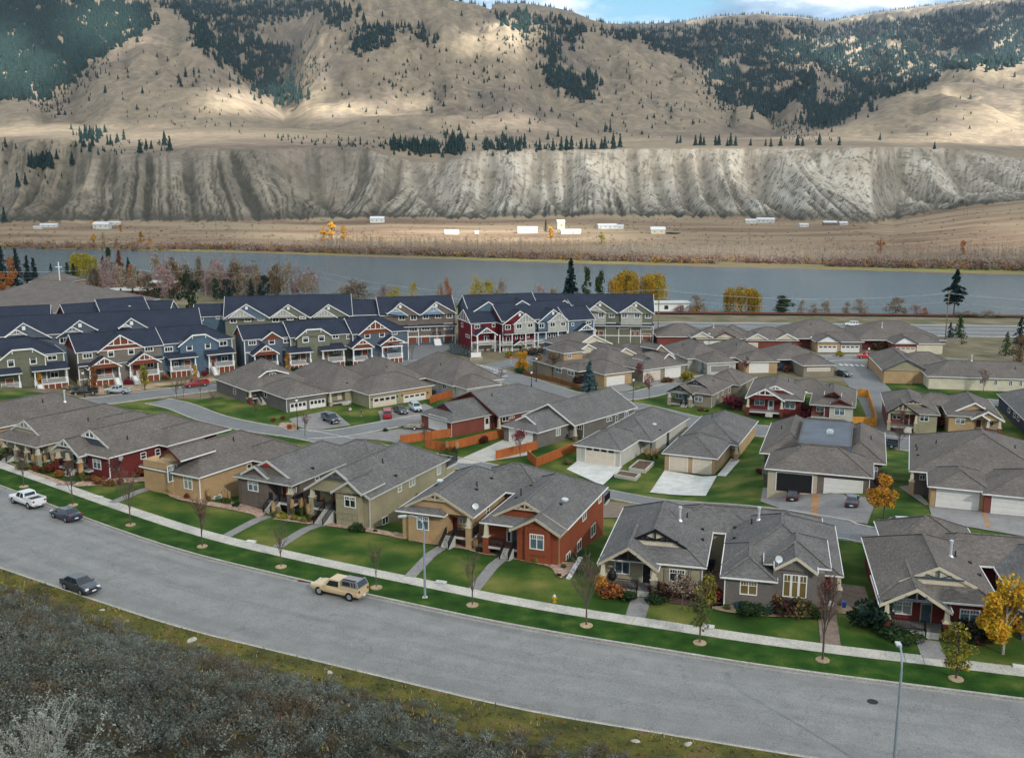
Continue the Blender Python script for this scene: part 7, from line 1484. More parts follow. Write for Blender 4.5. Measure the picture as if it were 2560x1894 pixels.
def bank(kind,x,yt,yb,w,kw,lab,cat='tree',group=None):
 P=G('p',x,yb); dd=(P-Vector((0,0,HC))).length; s=FX/dd; h=(yb-yt)/s*1.04; W_=w/s
 if kind=='wil': pr=willow(**kw); return put_tree('willow',pr,P,h,lab,w=W_/1.35,group=group)
 if kind=='con': pr=conifer(**kw); return put_tree('conifer',pr,P,h,lab,w=max(W_/.46,h*.6),group=group)
 if kind=='lf': pr=leafy(**kw); return put_tree('tree',pr,P,h,lab,w=W_/1.0,group=group)
 if kind=='br': pr=leafy(kw['seed'],kw['leaf'],1900,.023,.62,.05,24,'leaf_brown' if kw['leaf']=='leaf_tan' else kw['leaf'],'bark_pale'); return put_tree('bare_tree',pr,P,h,lab,w=W_/1.1,group=group)
bank('wil',1562,676,765,92,dict(seed=301,leaf='leaf_gold',leaf2='leaf_willow',n=9600),'left of two joined golden willows behind the sage townhouses'); bank('wil',1632,678,765,88,dict(seed=302,leaf='leaf_willow',leaf2='leaf_gold',n=9600),'right of two joined golden willows behind the sage townhouses')
bank('wil',1851,715,781,104,dict(seed=303,leaf='leaf_willow',leaf2='leaf_gold',n=9600),'lone round golden willow by the railway'); bank('lf',1957,743,782,68,dict(seed=304,leaf='leaf_green',n=1400,sz=.034,wid=.6,base=.05),'dark green rounded tree right of the lone willow')
bank('con',1426,653,765,46,dict(seed=305,leaf='leaf_pine',n=2600,wid=.24),'tall dark spruce behind the townhouse roofs'); bank('lf',1466,667,765,42,dict(seed=306,leaf='leaf_green',n=1300,sz=.03,wid=.36,base=.1,leaf2='leaf_olive'),'grey green tree right of the tall spruce'); bank('lf',1500,678,765,44,dict(seed=307,leaf='leaf_dark',n=1300,sz=.03,wid=.4,base=.1,leaf2='leaf_olive'),'darker green tree between the spruce and the willows')
bank('con',2384,689,788,46,dict(seed=308,leaf='leaf_pine',n=1500,wid=.22,base=.3,sparse=1),'lone ragged pine on the river bank at the right')
for i,(x,yt,yb,w,leaf) in enumerate([(2003,754,784,26,'leaf_tan'),(2035,762,785,34,'leaf_tan'),(2062,756,785,40,'leaf_tan'),(2118,758,786,32,'leaf_tan'),(2150,752,786,44,'leaf_tan'),(2238,747,787,72,'leaf_tan'),(2290,765,788,40,'leaf_pinkgrey'),(2310,772,789,26,'leaf_orange'),(1742,742,781,60,'leaf_tan'),(1735,766,782,30,'leaf_gold')]):
 bank('br',x,yt,yb,w,dict(seed=320+i%4,leaf=leaf,nleaf=700,sz=.03,dens=14,spread=1.2,twig='twig_grey'),['low grey bush right of the dark green tree','spreading grey bush by the railway','rounded grey willow bush by the railway','pale bush before the lone pine','rounded pale bush by the rails','broad tan bare tree beside the railway','pinkish bush by the rails','small orange bush by the rails','pale bare tree near the white shed','orange shrub below the pale bare tree'][i],'bush' if w<50 else 'tree')
bank('wil',210,636,700,74,dict(seed=309,leaf='leaf_yellow',leaf2='leaf_willow',n=9600),'yellow green willow beside the church')
LB=[('con',8,628,715,34,'leaf_pine','dark conifer at the left edge by the river'),('con',46,636,722,34,'leaf_pine','tallest of the dark conifers left of the church'),('con',72,650,722,28,'leaf_pine','second dark conifer left of the church'),('con',88,655,722,28,'leaf_pine','third dark conifer left of the church'),('lf',28,655,724,46,'leaf_orange','orange tree before the dark conifers'),('lf',2,682,726,34,'leaf_orange','orange tree at the very left edge'),('con',128,662,685,14,'leaf_dark','short green cedar by the church roof'),('con',170,662,705,26,'leaf_dark','dark conifer just right of the church cross'),('con',186,664,705,22,'leaf_dark','dark conifer under the yellow willow'),
('con',260,645,690,24,'leaf_rust','rusty larch right of the willow'),('lf',274,630,690,28,'leaf_dark','dark tree among the rusty larches'),('con',300,633,690,30,'leaf_rust','tall rusty larch between two dark trees'),('con',322,648,690,20,'leaf_dark','dark conifer right of the larches'),('lf',474,692,778,66,'leaf_dark','big dark pine between the townhouse rows'),('lf',566,702,760,58,'leaf_pine','dark pine behind the blue row'),('con',629,700,748,24,'leaf_pine','dark conifer left of the bushy pine'),('lf',661,695,752,44,'leaf_pine','bushy dark pine behind the blue row'),('lf',540,700,748,30,'leaf_dark','small dark pine left of the blue row'),
('br',330,670,725,28,'leaf_orange','thin orange tree near the red brick building'),('lf',345,676,728,20,'leaf_rust','red orange shrub tree at the brick building'),('lf',362,684,728,26,'leaf_rust','red autumn bush before the flat roofed building')]
for i,(k,x,yt,yb,w,leaf,lab) in enumerate(LB):
 kw=dict(seed=340+i,leaf=leaf)
 if k=='con': kw.update(n=1200,wid=.25)
 if k=='lf': kw.update(n=1100,sz=.035,wid=.5,base=.05,nl=18)
 if k=='br': kw.update(nleaf=400,sz=.025)
 bank(k,x,yt,yb,w,kw,lab)
BB=[(395,645,722,50),(420,650,722,36),(305,672,722,60),(280,680,724,40),(240,685,722,50),(440,655,722,40),(470,645,720,36),(500,650,722,30),(594,651,722,62),(520,690,735,40),(640,660,728,40),(690,668,735,50),(720,660,738,44),(740,656,738,38),(765,690,740,50),(890,703,752,96),(860,712,750,50),(960,716,755,50),(990,718,757,60),(1035,706,758,28),(1100,702,760,20),(1118,700,762,30),(1190,693,765,50),(1225,700,765,50),(1255,703,765,44),(1350,715,768,50),(1385,720,768,40),(2410,776,792,60),(2470,778,793,60),(1700,762,782,40)]
for i,(x,yt,yb,w) in enumerate(BB):
 lf=['leaf_tan','leaf_pinkgrey','leaf_tan','leaf_brown'][i%4]
 if x in(1190,1225,990,1035): lf='leaf_yellow'
 if x==594: lf='leaf_tan'
 if x in(1100,1118): lf='leaf_orange'
 bank('br',x,yt,yb,w,dict(seed=360+i%7,leaf=lf,nleaf=900,sz=.026,dens=16,spread=1.15,twig='twig_grey'),'leafless grey brown tree on the near river bank',group='bare trees on the near river bank')
for i in range(34):
 bank('br',R.uniform(225,800),R.uniform(652,690),R.uniform(722,745),R.uniform(34,60),dict(seed=360+i%7,leaf=['leaf_tan','leaf_pinkgrey','leaf_brown'][i%3]),'leafless grey brown tree on the near river bank',group='bare trees on the near river bank')
BS=[('4',1405,1065,1.9,1.6,'leaf_yellow','leaf_olive','golden bush at the corner of the tan stucco house'),('4',1295,1010,1.3,1.4,'leaf_plum','leaf_rust','dark red bush left of the golden bush'),('4',1495,1105,.7,.8,'leaf_rust',None,'small rusty bush under the tan house window'),('4',1240,900,2.6,2.0,'leaf_yellow','leaf_olive','large yellow bush against the maroon side wall'),('4',1120,925,1.8,1.6,'leaf_rust','leaf_orange','rusty bush against the maroon side wall'),
('4',800,985,1.8,1.0,'leaf_orange','leaf_brown','orange brown bush under the maroon house window'),('4',870,1000,1.4,.9,'leaf_orange','leaf_brown','orange brown bush at the maroon house corner'),('4',725,965,1.3,.9,'leaf_rust','leaf_brown','brown bush right of the maroon steps'),('4',955,985,1.0,.8,'leaf_rust',None,'rusty bush beside the maroon downspout'),('4',410,890,1.9,1.2,'leaf_crimson','leaf_rust','bright red bush between the two porches'),('4',480,930,1.5,1.3,'leaf_orange','leaf_brown','brown orange bush left of the maroon steps'),('4',350,900,1.3,.9,'leaf_dark','leaf_green','dark green bush before the beige porch'),('4',205,870,2.0,1.3,'leaf_olive','leaf_brown','olive brown bush before the beige porch'),('4',40,790,2.6,2.0,'leaf_olive','leaf_green','green bush at the left edge by the beige porch'),('4',285,890,1.0,1.2,'leaf_rust',None,'rusty bush beside the beige column'),
('b',1720,1475,1.7,1.1,'leaf_dark','leaf_green','round dark bush before the olive house'),('b',700,1300,1.3,.9,'leaf_yellow','leaf_olive','yellow green mound left in the bed between steps'),('b',850,1325,1.0,.7,'leaf_yellow','leaf_olive','middle yellow green mound in the bed between steps'),('b',975,1350,.9,.7,'leaf_olive','leaf_yellow','right yellow green mound in the bed between steps'),('b',1150,1325,1.0,.9,'leaf_plum',None,'plum bush beside the olive house steps'),('b',640,1230,.9,1.0,'leaf_tan',None,'pale twiggy bush right of the taupe steps'),('b',1975,1480,.5,.4,'leaf_dark',None,'tiny bush by the olive house corner'),('b',40,1140,1.0,.8,'leaf_dark',None,'dark bush beside the tan stucco wall'),
('c',400,1270,.9,.9,'leaf_olive','leaf_tan','pale shrub behind the lamp before the tan house'),('c',1215,1430,.9,.8,'leaf_green','leaf_dark','small green shrub in the rock bed by the tan porch'),('c',1325,1420,.8,.9,'leaf_yellow','leaf_olive','small yellow shrub by the rust house porch'),('d',755,1250,.7,.7,'leaf_olive','leaf_yellow','small green shrub before the rust red house window'),('d',1145,1325,.6,.6,'leaf_olive',None,'small tuft in the right part of the rock bed'),('d',1085,1425,.6,.35,'leaf_dark','leaf_rust','flat dark shrub at the rock bed tip'),
('e',290,1520,2.4,1.5,'leaf_orange','leaf_rust','rust orange bush before the egg chair porch'),('e',100,1400,1.6,2.3,'leaf_orange','leaf_gold','tall orange shrub left of the egg chair porch'),('e',480,1535,1.6,1.2,'leaf_dark','leaf_green','dark green bush left of the beige steps'),('e',880,1570,1.9,1.0,'leaf_dark','leaf_green','dark low bush right of the beige steps'),('e',1000,1480,2.6,1.6,'leaf_brown','leaf_plum','brown bare bush under the beige window'),('e',1330,1500,2.2,1.5,'leaf_plum','leaf_tan','purple and cream shrub at the beige house corner'),('e',1690,1540,2.0,1.5,'leaf_crimson','leaf_rust','red bush beside the brown yard'),
('f',540,1560,2.7,1.0,'leaf_dark','leaf_green','low clipped dark bush before the grey house'),('f',1010,1560,2.6,1.8,'leaf_plum','leaf_green','mauve hydrangea bush under the three windows'),('f',1230,1570,2.5,1.7,'leaf_brown','leaf_green','second hydrangea bush under the three windows'),('f',1390,1605,2.2,1.2,'leaf_dark','leaf_green','dark green bush left of the grey house path'),('f',860,1460,1.0,1.6,'leaf_wheat','leaf_orange','orange grass clump left of the three windows'),('f',350,1495,1.0,.8,'leaf_spruce',None,'grey green tuft before the grey house'),('f',750,1560,1.2,.9,'leaf_spruce','leaf_olive','silvery tuft between the dark bushes'),('f',200,1495,.7,.5,'leaf_olive',None,'small tuft at the grey house corner'),
('g',215,1400,3.4,3.0,'leaf_dark','leaf_pine','big dark round shrub left of the maroon house'),('g',20,1390,2.0,1.6,'leaf_dark',None,'dark shrub beside the brown gravel yard'),('g',560,1560,3.3,1.0,'leaf_dark','leaf_green','low spreading juniper before the maroon porch'),('g',1500,1560,3.0,1.9,'leaf_dark','leaf_plum','dark bush under the maroon house window'),('g',1760,1610,2.4,1.5,'leaf_dark','leaf_rust','dark bush at the foot of the golden tree'),
('5',260,490,1.0,.9,'leaf_rust',None,'rusty shrub beside the lamp bed'),('5',345,475,.9,1.0,'leaf_rust',None,'red shrub by the taupe garage corner'),('5',430,535,1.0,.9,'leaf_wheat',None,'pale shrub at the black lamp foot'),('5',1160,570,.9,.8,'leaf_dark','leaf_green','round dark shrub at the end of the trailer kerb'),('T3',1155,1510,1.5,1.4,'leaf_plum','leaf_rust','dark red bush before the orange fence'),('T3',890,1590,1.0,1.0,'leaf_spruce','leaf_dark','blue green shrub between the tan grasses'),('T3',830,1625,.8,.6,'leaf_olive',None,'small pale shrub before the tan grasses'),
('T3',1480,870,2.6,1.6,'leaf_dark','leaf_green','dark green shrub under the golden tree'),('T2',1365,800,1.8,1.4,'leaf_dark','leaf_green','dark green shrub behind the taupe roofs'),('T2',1450,790,2.0,1.5,'leaf_dark','leaf_green','second dark green shrub behind the taupe roofs'),('T2',872,855,1.8,1.5,'leaf_dark','leaf_green','green shrub beside the golden orange tree'),('T2',920,850,1.4,1.3,'leaf_plum',None,'plum shrub beside the golden orange tree'),('T1',1190,1345,2.0,1.7,'leaf_crimson',None,'crimson bush between the taupe stairs'),('T1',1908,1265,1.9,1.5,'leaf_crimson',None,'crimson bush before the blue townhouse'),('T1',1550,1300,1.5,1.4,'leaf_rust','leaf_orange','rusty bush before the blue townhouse'),
('T3',2050,960,3.2,2.6,'leaf_plum','leaf_dark','dark plum shrub left of the blue spruce'),('T4',1555,955,3.0,3.0,'leaf_yellow','leaf_olive','yellow green shrub behind the grey craftsman roof'),('T4',1380,955,3.2,1.5,'leaf_rust','leaf_olive','rusty hedge between the two driveways'),('6',2050,385,4.6,3.0,'leaf_plum','leaf_crimson','large dark crimson shrub between the craftsman and the red bungalow'),('6',2115,410,1.6,1.9,'leaf_wheat',None,'tan grass clump beside the crimson shrub'),('6',1762,405,1.2,.9,'leaf_brown','leaf_rust','small brown bush before the grey craftsman window'),('6',1812,410,.8,.5,'leaf_dark',None,'small dark shrub at the craftsman corner'),('6',690,830,1.6,.9,'leaf_olive','leaf_brown','low olive shrub in the strip by the white drive'),('6',30,665,1.5,1.4,'leaf_plum','leaf_rust','dark plum bush at the orange fence'),
('7',500,460,3.8,3.2,'leaf_plum','leaf_crimson','dark red tree shrub between the red and the cream bungalow'),('7',290,455,1.6,1.2,'leaf_brown','leaf_rust','brown bush before the red bungalow'),('7',1430,575,2.6,1.5,'leaf_yellow','leaf_olive','bright yellow green bush before the olive bungalow'),('7',1515,550,1.9,2.8,'leaf_dark',None,'dark upright evergreen beside the olive bungalow'),('7',1600,540,3.2,3.2,'leaf_rust','leaf_plum','rusty shrub in the gap beside the tan bungalow'),('7',700,498,1.1,1.0,'leaf_yellow',None,'yellow shrub before the cream bungalow'),('7',770,500,1.3,1.2,'leaf_tan','leaf_rust','tan shrub before the cream bungalow'),('7',20,420,1.6,1.5,'leaf_wheat','leaf_orange','tan bush left of the red bungalow'),
('T5',520,715,1.9,1.8,'leaf_yellow','leaf_green','yellow green shrub before the twin white garages'),('T5',30,850,2.6,2.2,'leaf_rust','leaf_brown','rusty shrub beside the dark walled bungalow'),('T5',880,650,4,2.6,'leaf_brown','leaf_rust','brown shrubs before the brick bungalow wall'),('T4',600,950,2.2,2.2,'leaf_plum',None,'plum bush against the tan garage wall'),('7',130,905,1.2,1.0,'leaf_rust','leaf_plum','dark red shrub left of the open garage'),('7',1115,1020,2.0,1.8,'leaf_rust','leaf_brown','rusty bush behind the golden orange tree'),
('T1',990,1375,1.2,1.5,'leaf_brown','leaf_wheat','brown grass clump left of the white stairs'),('T1',640,1400,2.0,1.6,'leaf_tan','leaf_brown','tan shrub left of the taupe block'),('T1',720,1410,1.8,1.4,'leaf_spruce','leaf_olive','grey green shrub behind the black pickup'),('T3',1640,700,4,2.5,'leaf_pinkgrey','leaf_olive','pinkish shrubs before the blue townhouses'),('T3',1560,695,3,2,'leaf_brown','leaf_olive','brown shrub right of the junction townhouses'),('T3',1380,720,2.4,2,'leaf_yellow','leaf_olive','yellowish shrub before the red townhouses')]
for i,(c,x,y,w,h,a,b,lab) in enumerate(BS):
 me=bush(400+i%9,a,820,.05,.75,b); put_bush('shrub',me,pos(c,x,y),w*1.25,h*1.35,lab)
PL=[('b',575,1300,1.6,'tan plume grass right of the taupe steps'),('b',835,1250,1.5,'tan plume grass behind the taupe column'),('b',960,1250,1.6,'tan plume grass in the bed centre'),('b',1020,1240,1.5,'tan plume grass between the two houses'),('b',1062,1350,1.7,'tan plume grass left of the olive steps'),('4',1665,1130,1.3,'tan plume grass at the tan stucco corner'),('4',1785,1140,1.4,'left of two plume grasses under the tan side wall'),('4',1830,1150,1.3,'right of two plume grasses under the tan side wall'),
('4',270,860,1.5,'tan plume grass left of the beige column'),('4',365,860,1.4,'tan plume grass right of the beige column'),('4',655,965,1.9,'tan plume grass beside the maroon steps'),('4',425,845,1.3,'tan plume grass at the maroon porch'),('5',1650,740,1.6,'left plume grass before the orange fence'),('5',1730,745,1.6,'right plume grass before the orange fence'),('6',1325,800,1.7,'left plume grass beside the planters'),('6',1365,805,1.7,'middle plume grass beside the planters'),('6',1405,790,1.5,'right plume grass beside the planters'),('T1',735,1390,1.6,'plume grass left of the orange columnar tree'),('T1',830,1385,1.4,'plume grass by the taupe townhouse corner'),('T1',1530,1290,1.4,'plume grass between taupe and blue townhouses')]
for c,x,y,h,lab in PL: put_bush('ornamental_grass',plume(3 if x%2 else 4),pos(c,x,y),h*.85,h*1.15,lab,'grass clump','tan plume grasses in the beds')
for i in range(7):
 P=pos('T3',845+i*31,672+i*8); put_tree('juniper',conifer(500+i%3,'leaf_spruce',700,.30,.02,.1),P,3.1,'blue green juniper in the row behind the entrance sign','shrub',w=3.4,group='junipers behind the entrance sign')
for i in range(9):
 P=pos('T1',885+i*0,500) if 0 else pos('T1',[885,1020,1130,1240,1380,1440,1480,1580,1620][i],545); put_tree('cedar',conifer(510+i%3,'leaf_dark',600,.34,.0,.05),P,4.2,'clipped dark cedar beside the brick building','shrub',w=5.5,group='cedars beside the brick building')
def sage_mesh(seed,brown=False,ns=34,nl=7):
 rs=np.random.RandomState(seed); P=[];C=[]
 for i in range(ns):
  a=rs.uniform(0,6.28); e=rs.uniform(.25,1.35); L=rs.uniform(.45,.85); d=np.array([math.cos(a)*math.cos(e),math.sin(a)*math.cos(e),math.sin(e)]); p0=np.array([rs.normal()*.06,rs.normal()*.06,0]); p1=p0+d*L; w=np.cross(d,[0,0,1.]); w=w/ (np.linalg.norm(w)+1e-6)*.008; P+=[p0-w,p0+w,p1+w,p1-w]
  for j in range(nl): C.append(p0+d*L*rs.uniform(.45,1.12)+rs.normal(size=3)*.045)
 C=np.array(C); C[:,2]=np.abs(C[:,2])
 v,f=quads_mesh('',C,0,rs.uniform(.6,1.3,len(C))*.046,None,asp=.6,upb=.4,rs=rs)
 return (np.array(P),np.arange(len(P)).reshape(-1,4)),(v,f)
SAG=[sage_mesh(600+i,ns=26 if i<5 else 22,nl=11) for i in range(7)]
SAGM=[np_mesh('sagebrush',[(s[0][0],s[0][1],0),(s[1][0],s[1][1],1)],['twig_dark','sage_leaf' if i<5 else 'sage_brown']) for i,s in enumerate(SAG)]
rs=np.random.RandomState(77); pts=[]
for _ in range(9000):
 x=rs.uniform(-66,34); y=rs.uniform(22,104); dn=(near_curb(x)-y)*.88
 if dn<3.2: continue
 n_=mn.noise((x*.12,y*.12,3)); 
 if dn<9 and rs.rand()>(dn-3.0)/9+n_*.5: continue
 if rs.rand()<.12-n_*.3: continue
 z=g(x,y); X,Y=topx(x,y,z)
 if X<-40 or X>2100 or Y>1990 or y<1: continue
 if any((x-a)**2+(y-b)**2<.36 for a,b,_,_,_ in pts[-0:]) if len(pts)<1 else False: continue
 pts.append((x,y,z,math.dist((x,y,z),(0,0,HC)),n_))
keep=[];grid={}
for p in pts:
 k=(int(p[0]/.72+.3*math.sin(p[1])),int(p[1]/.72))
 if k in grid: continue
 grid[k]=1; keep.append(p)
keep.sort(key=lambda p:p[3])
vis=[p for p in keep if -20<topx(*p[:3])[0] and topx(p[0],p[1],p[2])[1]<1900]
near=vis[:280]; ns_=set(id(p) for p in near); rest=[p for p in keep if id(p) not in ns_]
for i,p in enumerate(near):
 br=(p[4]>.18 and rs.rand()<.5) or rs.rand()<.10; s=rs.uniform(.85,1.75); o=link('sagebrush',SAGM[5+i%2] if br else SAGM[i%5],None,(p[0],p[1],p[2]-.03),rs.uniform(0,6.28),(s,s,s*rs.uniform(.8,1.1)))
 tag(o,'brown dried sagebrush clump on the near slope' if br else 'grey green sagebrush clump on the near slope','sagebrush','brown sagebrush clumps nearest the viewer' if br else 'grey sagebrush clumps nearest the viewer')
VV={0:[],1:[],2:[]};FF={0:[],1:[],2:[]};oo={0:0,1:0,2:0}
for i,p in enumerate(rest):
 br=(p[4]>.18 and rs.rand()<.5) or rs.rand()<.12; sg=SAG[5+i%2] if br else SAG[i%5]; s=rs.uniform(.6,1.35); a=rs.uniform(0,6.28); M=np.array([[math.cos(a),-math.sin(a),0],[math.sin(a),math.cos(a),0],[0,0,rs.uniform(.75,1.05)]])*s
 for (v,f),k in ((sg[0],0),(sg[1],2 if br else 1)):
  vv=v@M.T+np.array([p[0],p[1],p[2]-.03]); VV[k].append(vv); FF[k].append(f+oo[k]); oo[k]+=len(vv)
me=np_mesh('sagebrush_slope',[(np.concatenate(VV[k]),np.concatenate(FF[k]),k) for k in (0,1,2)],['twig_dark','sage_leaf','sage_brown'])
tag(link('sagebrush_slope',me),'sagebrush covering the rest of the slope',kind='stuff')
def tufts(name,n,cond,mats,label,h=(.12,.32),xr=(-75,60),yr=(25,112)):
 rs=np.random.RandomState(len(name)); P={k:[] for k in range(len(mats))}
 for _ in range(n):
  x=rs.uniform(*xr); y=rs.uniform(*yr)
  if not cond(x,y,rs): continue
  z=g(x,y)+.02; k=rs.randint(len(mats)) if mn.noise((x*.2,y*.2,9))<.1 else 0
  for j in range(4):
   a=rs.uniform(0,6.28); L=rs.uniform(*h); b=np.array([x+rs.normal()*.09,y+rs.normal()*.09,z]); w=np.array([-math.sin(a),math.cos(a),0])*.045; t=b+np.array([math.cos(a)*L*.7,math.sin(a)*L*.7,L]); P[k]+=[b-w,b+w,t]
 tag(link(name,np_mesh(name,[(np.array(P[k]),np.arange(len(P[k])).reshape(-1,3),k) for k in P if P[k]],mats)),label,kind='stuff')
tufts('dry_grass',26000,lambda x,y,r:(lambda d:2.0>d>.25 or (d>2 and r.rand()<.8-d*.02))((near_curb(x)-y)*.88),['leaf_olive','leaf_tan','leaf_rust','leaf_yellow'],'dry and green grass tufts of the hillside')
# ---------------------------------------------------------------- forests of the mountains, far bank thickets
def cone_tree(rs,h,w):
 V=[];F=[]; n=5
 for (z0,z1,r) in ((.08,.55,1.0),(.32,.80,.72),(.58,1.0,.45)):
  k=len(V); a0=rs.uniform(0,6.28)
  for i in range(n): a=a0+6.283*i/n; rr=w*r*rs.uniform(.75,1.15); V.append((rr*math.cos(a),rr*math.sin(a),h*z0*rs.uniform(.9,1.1)))
  V.append((rs.normal()*.02*w,rs.normal()*.02*w,h*z1)); 
  for i in range(n): F.append((k+i,k+(i+1)%n,k+n))
 return np.array(V),np.array(F)
FOR=[([(0,0),(235,0),(430,18),(442,62),(346,112),(262,176),(240,205),(182,234),(150,250),(120,246),(52,252),(60,200),(0,165)],1/24.,1),
([(0,165),(60,200),(90,250),(50,262),(20,270),(0,240)],1/170.,1),([(0,0),(240,0),(300,40),(200,110),(80,130),(0,120)],1/120.,1),
([(120,246),(173,234),(250,190),(330,150),(300,200),(230,250),(200,300),(170,290),(160,270)],1/160.,1),
([(443,4),(806,2),(846,24),(700,60),(665,93),(700,105),(766,121),(746,161),(722,190),(766,226),(774,258),(717,258),(665,210),(610,160),(556,121),(544,73),(504,32)],1/30.,1),
([(766,121),(830,150),(800,230),(745,262),(730,190)],1/190.,1),([(846,24),(920,6),(900,60),(850,80)],1/80.,1),
([(909,125),(941,60),(960,70),(1000,66),(1026,73),(1010,95),(977,121),(940,135),(921,141)],1/42.,1),([(1045,70),(1080,72),(1090,105),(1055,110)],1/70.,1),
([(1364,178),(1390,170),(1420,200),(1462,225),(1462,248),(1435,252),(1408,228)],1/26.,1),([(1368,93),(1384,93),(1386,185),(1370,180)],1/26.,1),([(1413,81),(1430,81),(1428,133),(1416,130)],1/26.,1),([(1455,190),(1482,185),(1480,220),(1462,235)],1/45.,1),
([(1235,38),(1300,36),(1364,46),(1440,62),(1460,75),(1430,90),(1340,80),(1320,105),(1290,80)],1/52.,1),([(1240,95),(1330,95),(1370,130),(1300,130)],1/160.,1),
([(1480,78),(1560,80),(1660,78),(1760,62),(1861,58),(1960,66),(2015,76),(2080,66),(2200,52),(2345,30),(2440,15),(2560,3),(2560,105),(2500,150),(2440,172),(2340,173),(2285,173),(2281,203),(2216,230),(2150,240),(2060,300),(2003,318),(1974,298),(1958,247),(1914,285),(1886,297),(1841,271),(1813,274),(1781,255),(1770,222),(1733,173),(1700,150),(1640,126),(1560,100)],1/26.,1),
([(2003,318),(2060,275),(2140,262),(2100,290),(2050,312)],1/40.,1),([(1700,150),(1780,222),(1820,272),(1790,300),(1740,240)],1/130.,1),([(1930,350),(1900,300),(2000,310),(2040,330),(2040,352)],1/110.,1),
([(600,330),(900,350),(1200,366),(1500,362),(1480,372),(1150,380),(880,372)],1/150.,1),([(1120,345),(1160,340),(1170,385),(1090,385)],1/40.,1),([(1210,340),(1260,345),(1330,372),(1210,374)],1/80.,1),([(985,355),(1100,362),(1080,385),(1000,380)],1/60.,1),
([(450,260),(720,290),(640,330),(480,330)],1/1400.,1),([(200,110),(560,90),(700,240),(500,320),(200,300)],1/1300.,1),([(780,60),(1290,60),(1340,180),(1470,330),(900,340),(760,250)],1/1300.,1),([(1350,100),(1640,150),(1880,320),(1500,350),(1380,220)],1/1300.,1),([(2080,300),(2560,180),(2560,340),(2100,340)],1/5000.,1),
([(250,330),(300,325),(300,385),(270,385)],1/90.,1),([(0,340),(240,360),(200,480),(0,490)],1/2200.,1),([(120,400),(180,395),(180,425),(125,425)],1/60.,1),([(280,340),(470,350),(470,378),(330,392)],1/420.,1)]
CLEAR=[[(1990,168),(2063,198),(2072,250),(2063,272),(2005,258),(2003,210)],[(1760,137),(1861,173),(1830,190),(1772,153)],[(1914,290),(1958,248),(1982,274),(1970,298)],[(2160,100),(2200,103),(2195,128),(2165,122)],[(2020,106),(2048,104),(2045,118),(2022,120)],[(2290,130),(2330,135),(2320,148),(2292,142)],[(1895,80),(1930,75),(1960,100),(1920,110)],[(236,0),(330,40),(335,48),(250,20)],[(1900,210),(1940,200),(1955,222),(1910,232)],[(1800,270),(1841,265),(1886,297),(1850,300)]]
rs=np.random.RandomState(5); TP=[]
for poly,dn_,_ in FOR:
 a=np.array(poly); x0,y0=a.min(0);x1,y1=a.max(0); n=int((x1-x0)*(y1-y0)*dn_*(2.5 if dn_>1/100. else 2.2))
 xs=rs.uniform(x0,x1,n); ys=rs.uniform(y0,y1,n); ok=inpoly(xs,ys,poly); xs=xs+rs.normal(size=n)*rs.choice([3,10,18],n); ys=ys+rs.normal(size=n)*5
 for q in CLEAR: 
  k_=inpoly(xs,ys,q); ok&=~(k_&(rs.rand(n)<.88))
 for x,y in zip(xs[ok],ys[ok]):
  if dn_>1/100. and mn.noise((x*.03,y*.05,2))<-.12 and rs.rand()<.75: continue
  P=far_at(x,y)
  if P is None or P.y<900: continue
  TP.append((P,rs.uniform(9,23)*(.5 if dn_<1/100. else 1)*(.6 if P.y<2100 else 1)))
for x in np.concatenate([rs.uniform(380,960,70),rs.uniform(960,1500,90),rs.uniform(1480,2560,420)]):
 c=int(np.clip(np.interp(x,cols,np.arange(len(cols))),0,len(cols)-1)); r=int(np.argmin(MPY[:,c])); TP.append((Vector((MX[r,c],MY[r,c],MZ[r,c]-.5)),rs.uniform(8,17)))
lone=[(1265/2.481,478/2.481,20),(1225/2.481,515/2.481,18),(1240/2.481,540/2.481,18),(795/2.481,580/2.481,18),(1005/2.481,580/2.481,14),(970/2.481,680/2.481,12),(655/2.481,860/2.481,19),(685/2.481,865/2.481,20),(735/2.481,860/2.481,16),(880/2.481,870/2.481,16),(90/2.481,900/2.481,12),(177/2.481,912/2.481,13),(972/2.481,950/2.481,17),(1012/2.481,928/2.481,14),(1040/2.481,925/2.481,12),(1120/2.481,905/2.481,20),(1150/2.481,935/2.481,18),(1180,0,0),(562/2.481,1025/2.481,18),(325/2.481,1045/2.481,13),(375/2.481,1040/2.481,18),(395/2.481,1030/2.481,20),(425/2.481,1022/2.481,16),(228/2.481,1165/2.481,17),(275/2.481,1148/2.481,15),(130/2.481,1380/2.481,15)]
M2L=[(473,902),(490,905),(560,930),(665,945),(675,910),(600,935),(905,925),(1040,928),(1060,920),(1075,925),(1110,928),(1130,925),(1185,922),(1228,928),(1270,925),(1355,930),(1440,932),(1490,932),(1515,930),(1548,928),(1612,928),(1640,926),(1665,926),(1690,928),(1728,925),(1752,925),(1800,925),(1838,918),(1410,865),(1470,850),(1305,820),(1300,770),(2195,890),(2135,695),(2100,660),(990,365),(1033,445),(670,160),(447,105),(905,100),(1160,805),(1775,810),(1745,818),(880,810),(1575,790)]
M3L=[(40,892),(60,885),(152,905),(182,905),(200,905),(270,905),(290,905),(335,908),(360,908),(385,908),(475,905),(567,908),(600,912),(660,908),(752,908),(782,908),(890,905),(1000,905),(1240,868),(1570,925),(2115,915),(1770,510),(2005,478),(950,820),(985,780),(1025,770),(1090,730),(850,790),(800,780)]
IND=[a for a in lone if a[2]>0]+[(800+a/2.481,b/2.481,R.uniform(10,19)) for a,b in M2L]+[(1660+a/2.481,b/2.481,R.uniform(9,17)) for a,b in M3L]
TPs=sorted(TP,key=lambda t:-t[1]/t[0].y); 
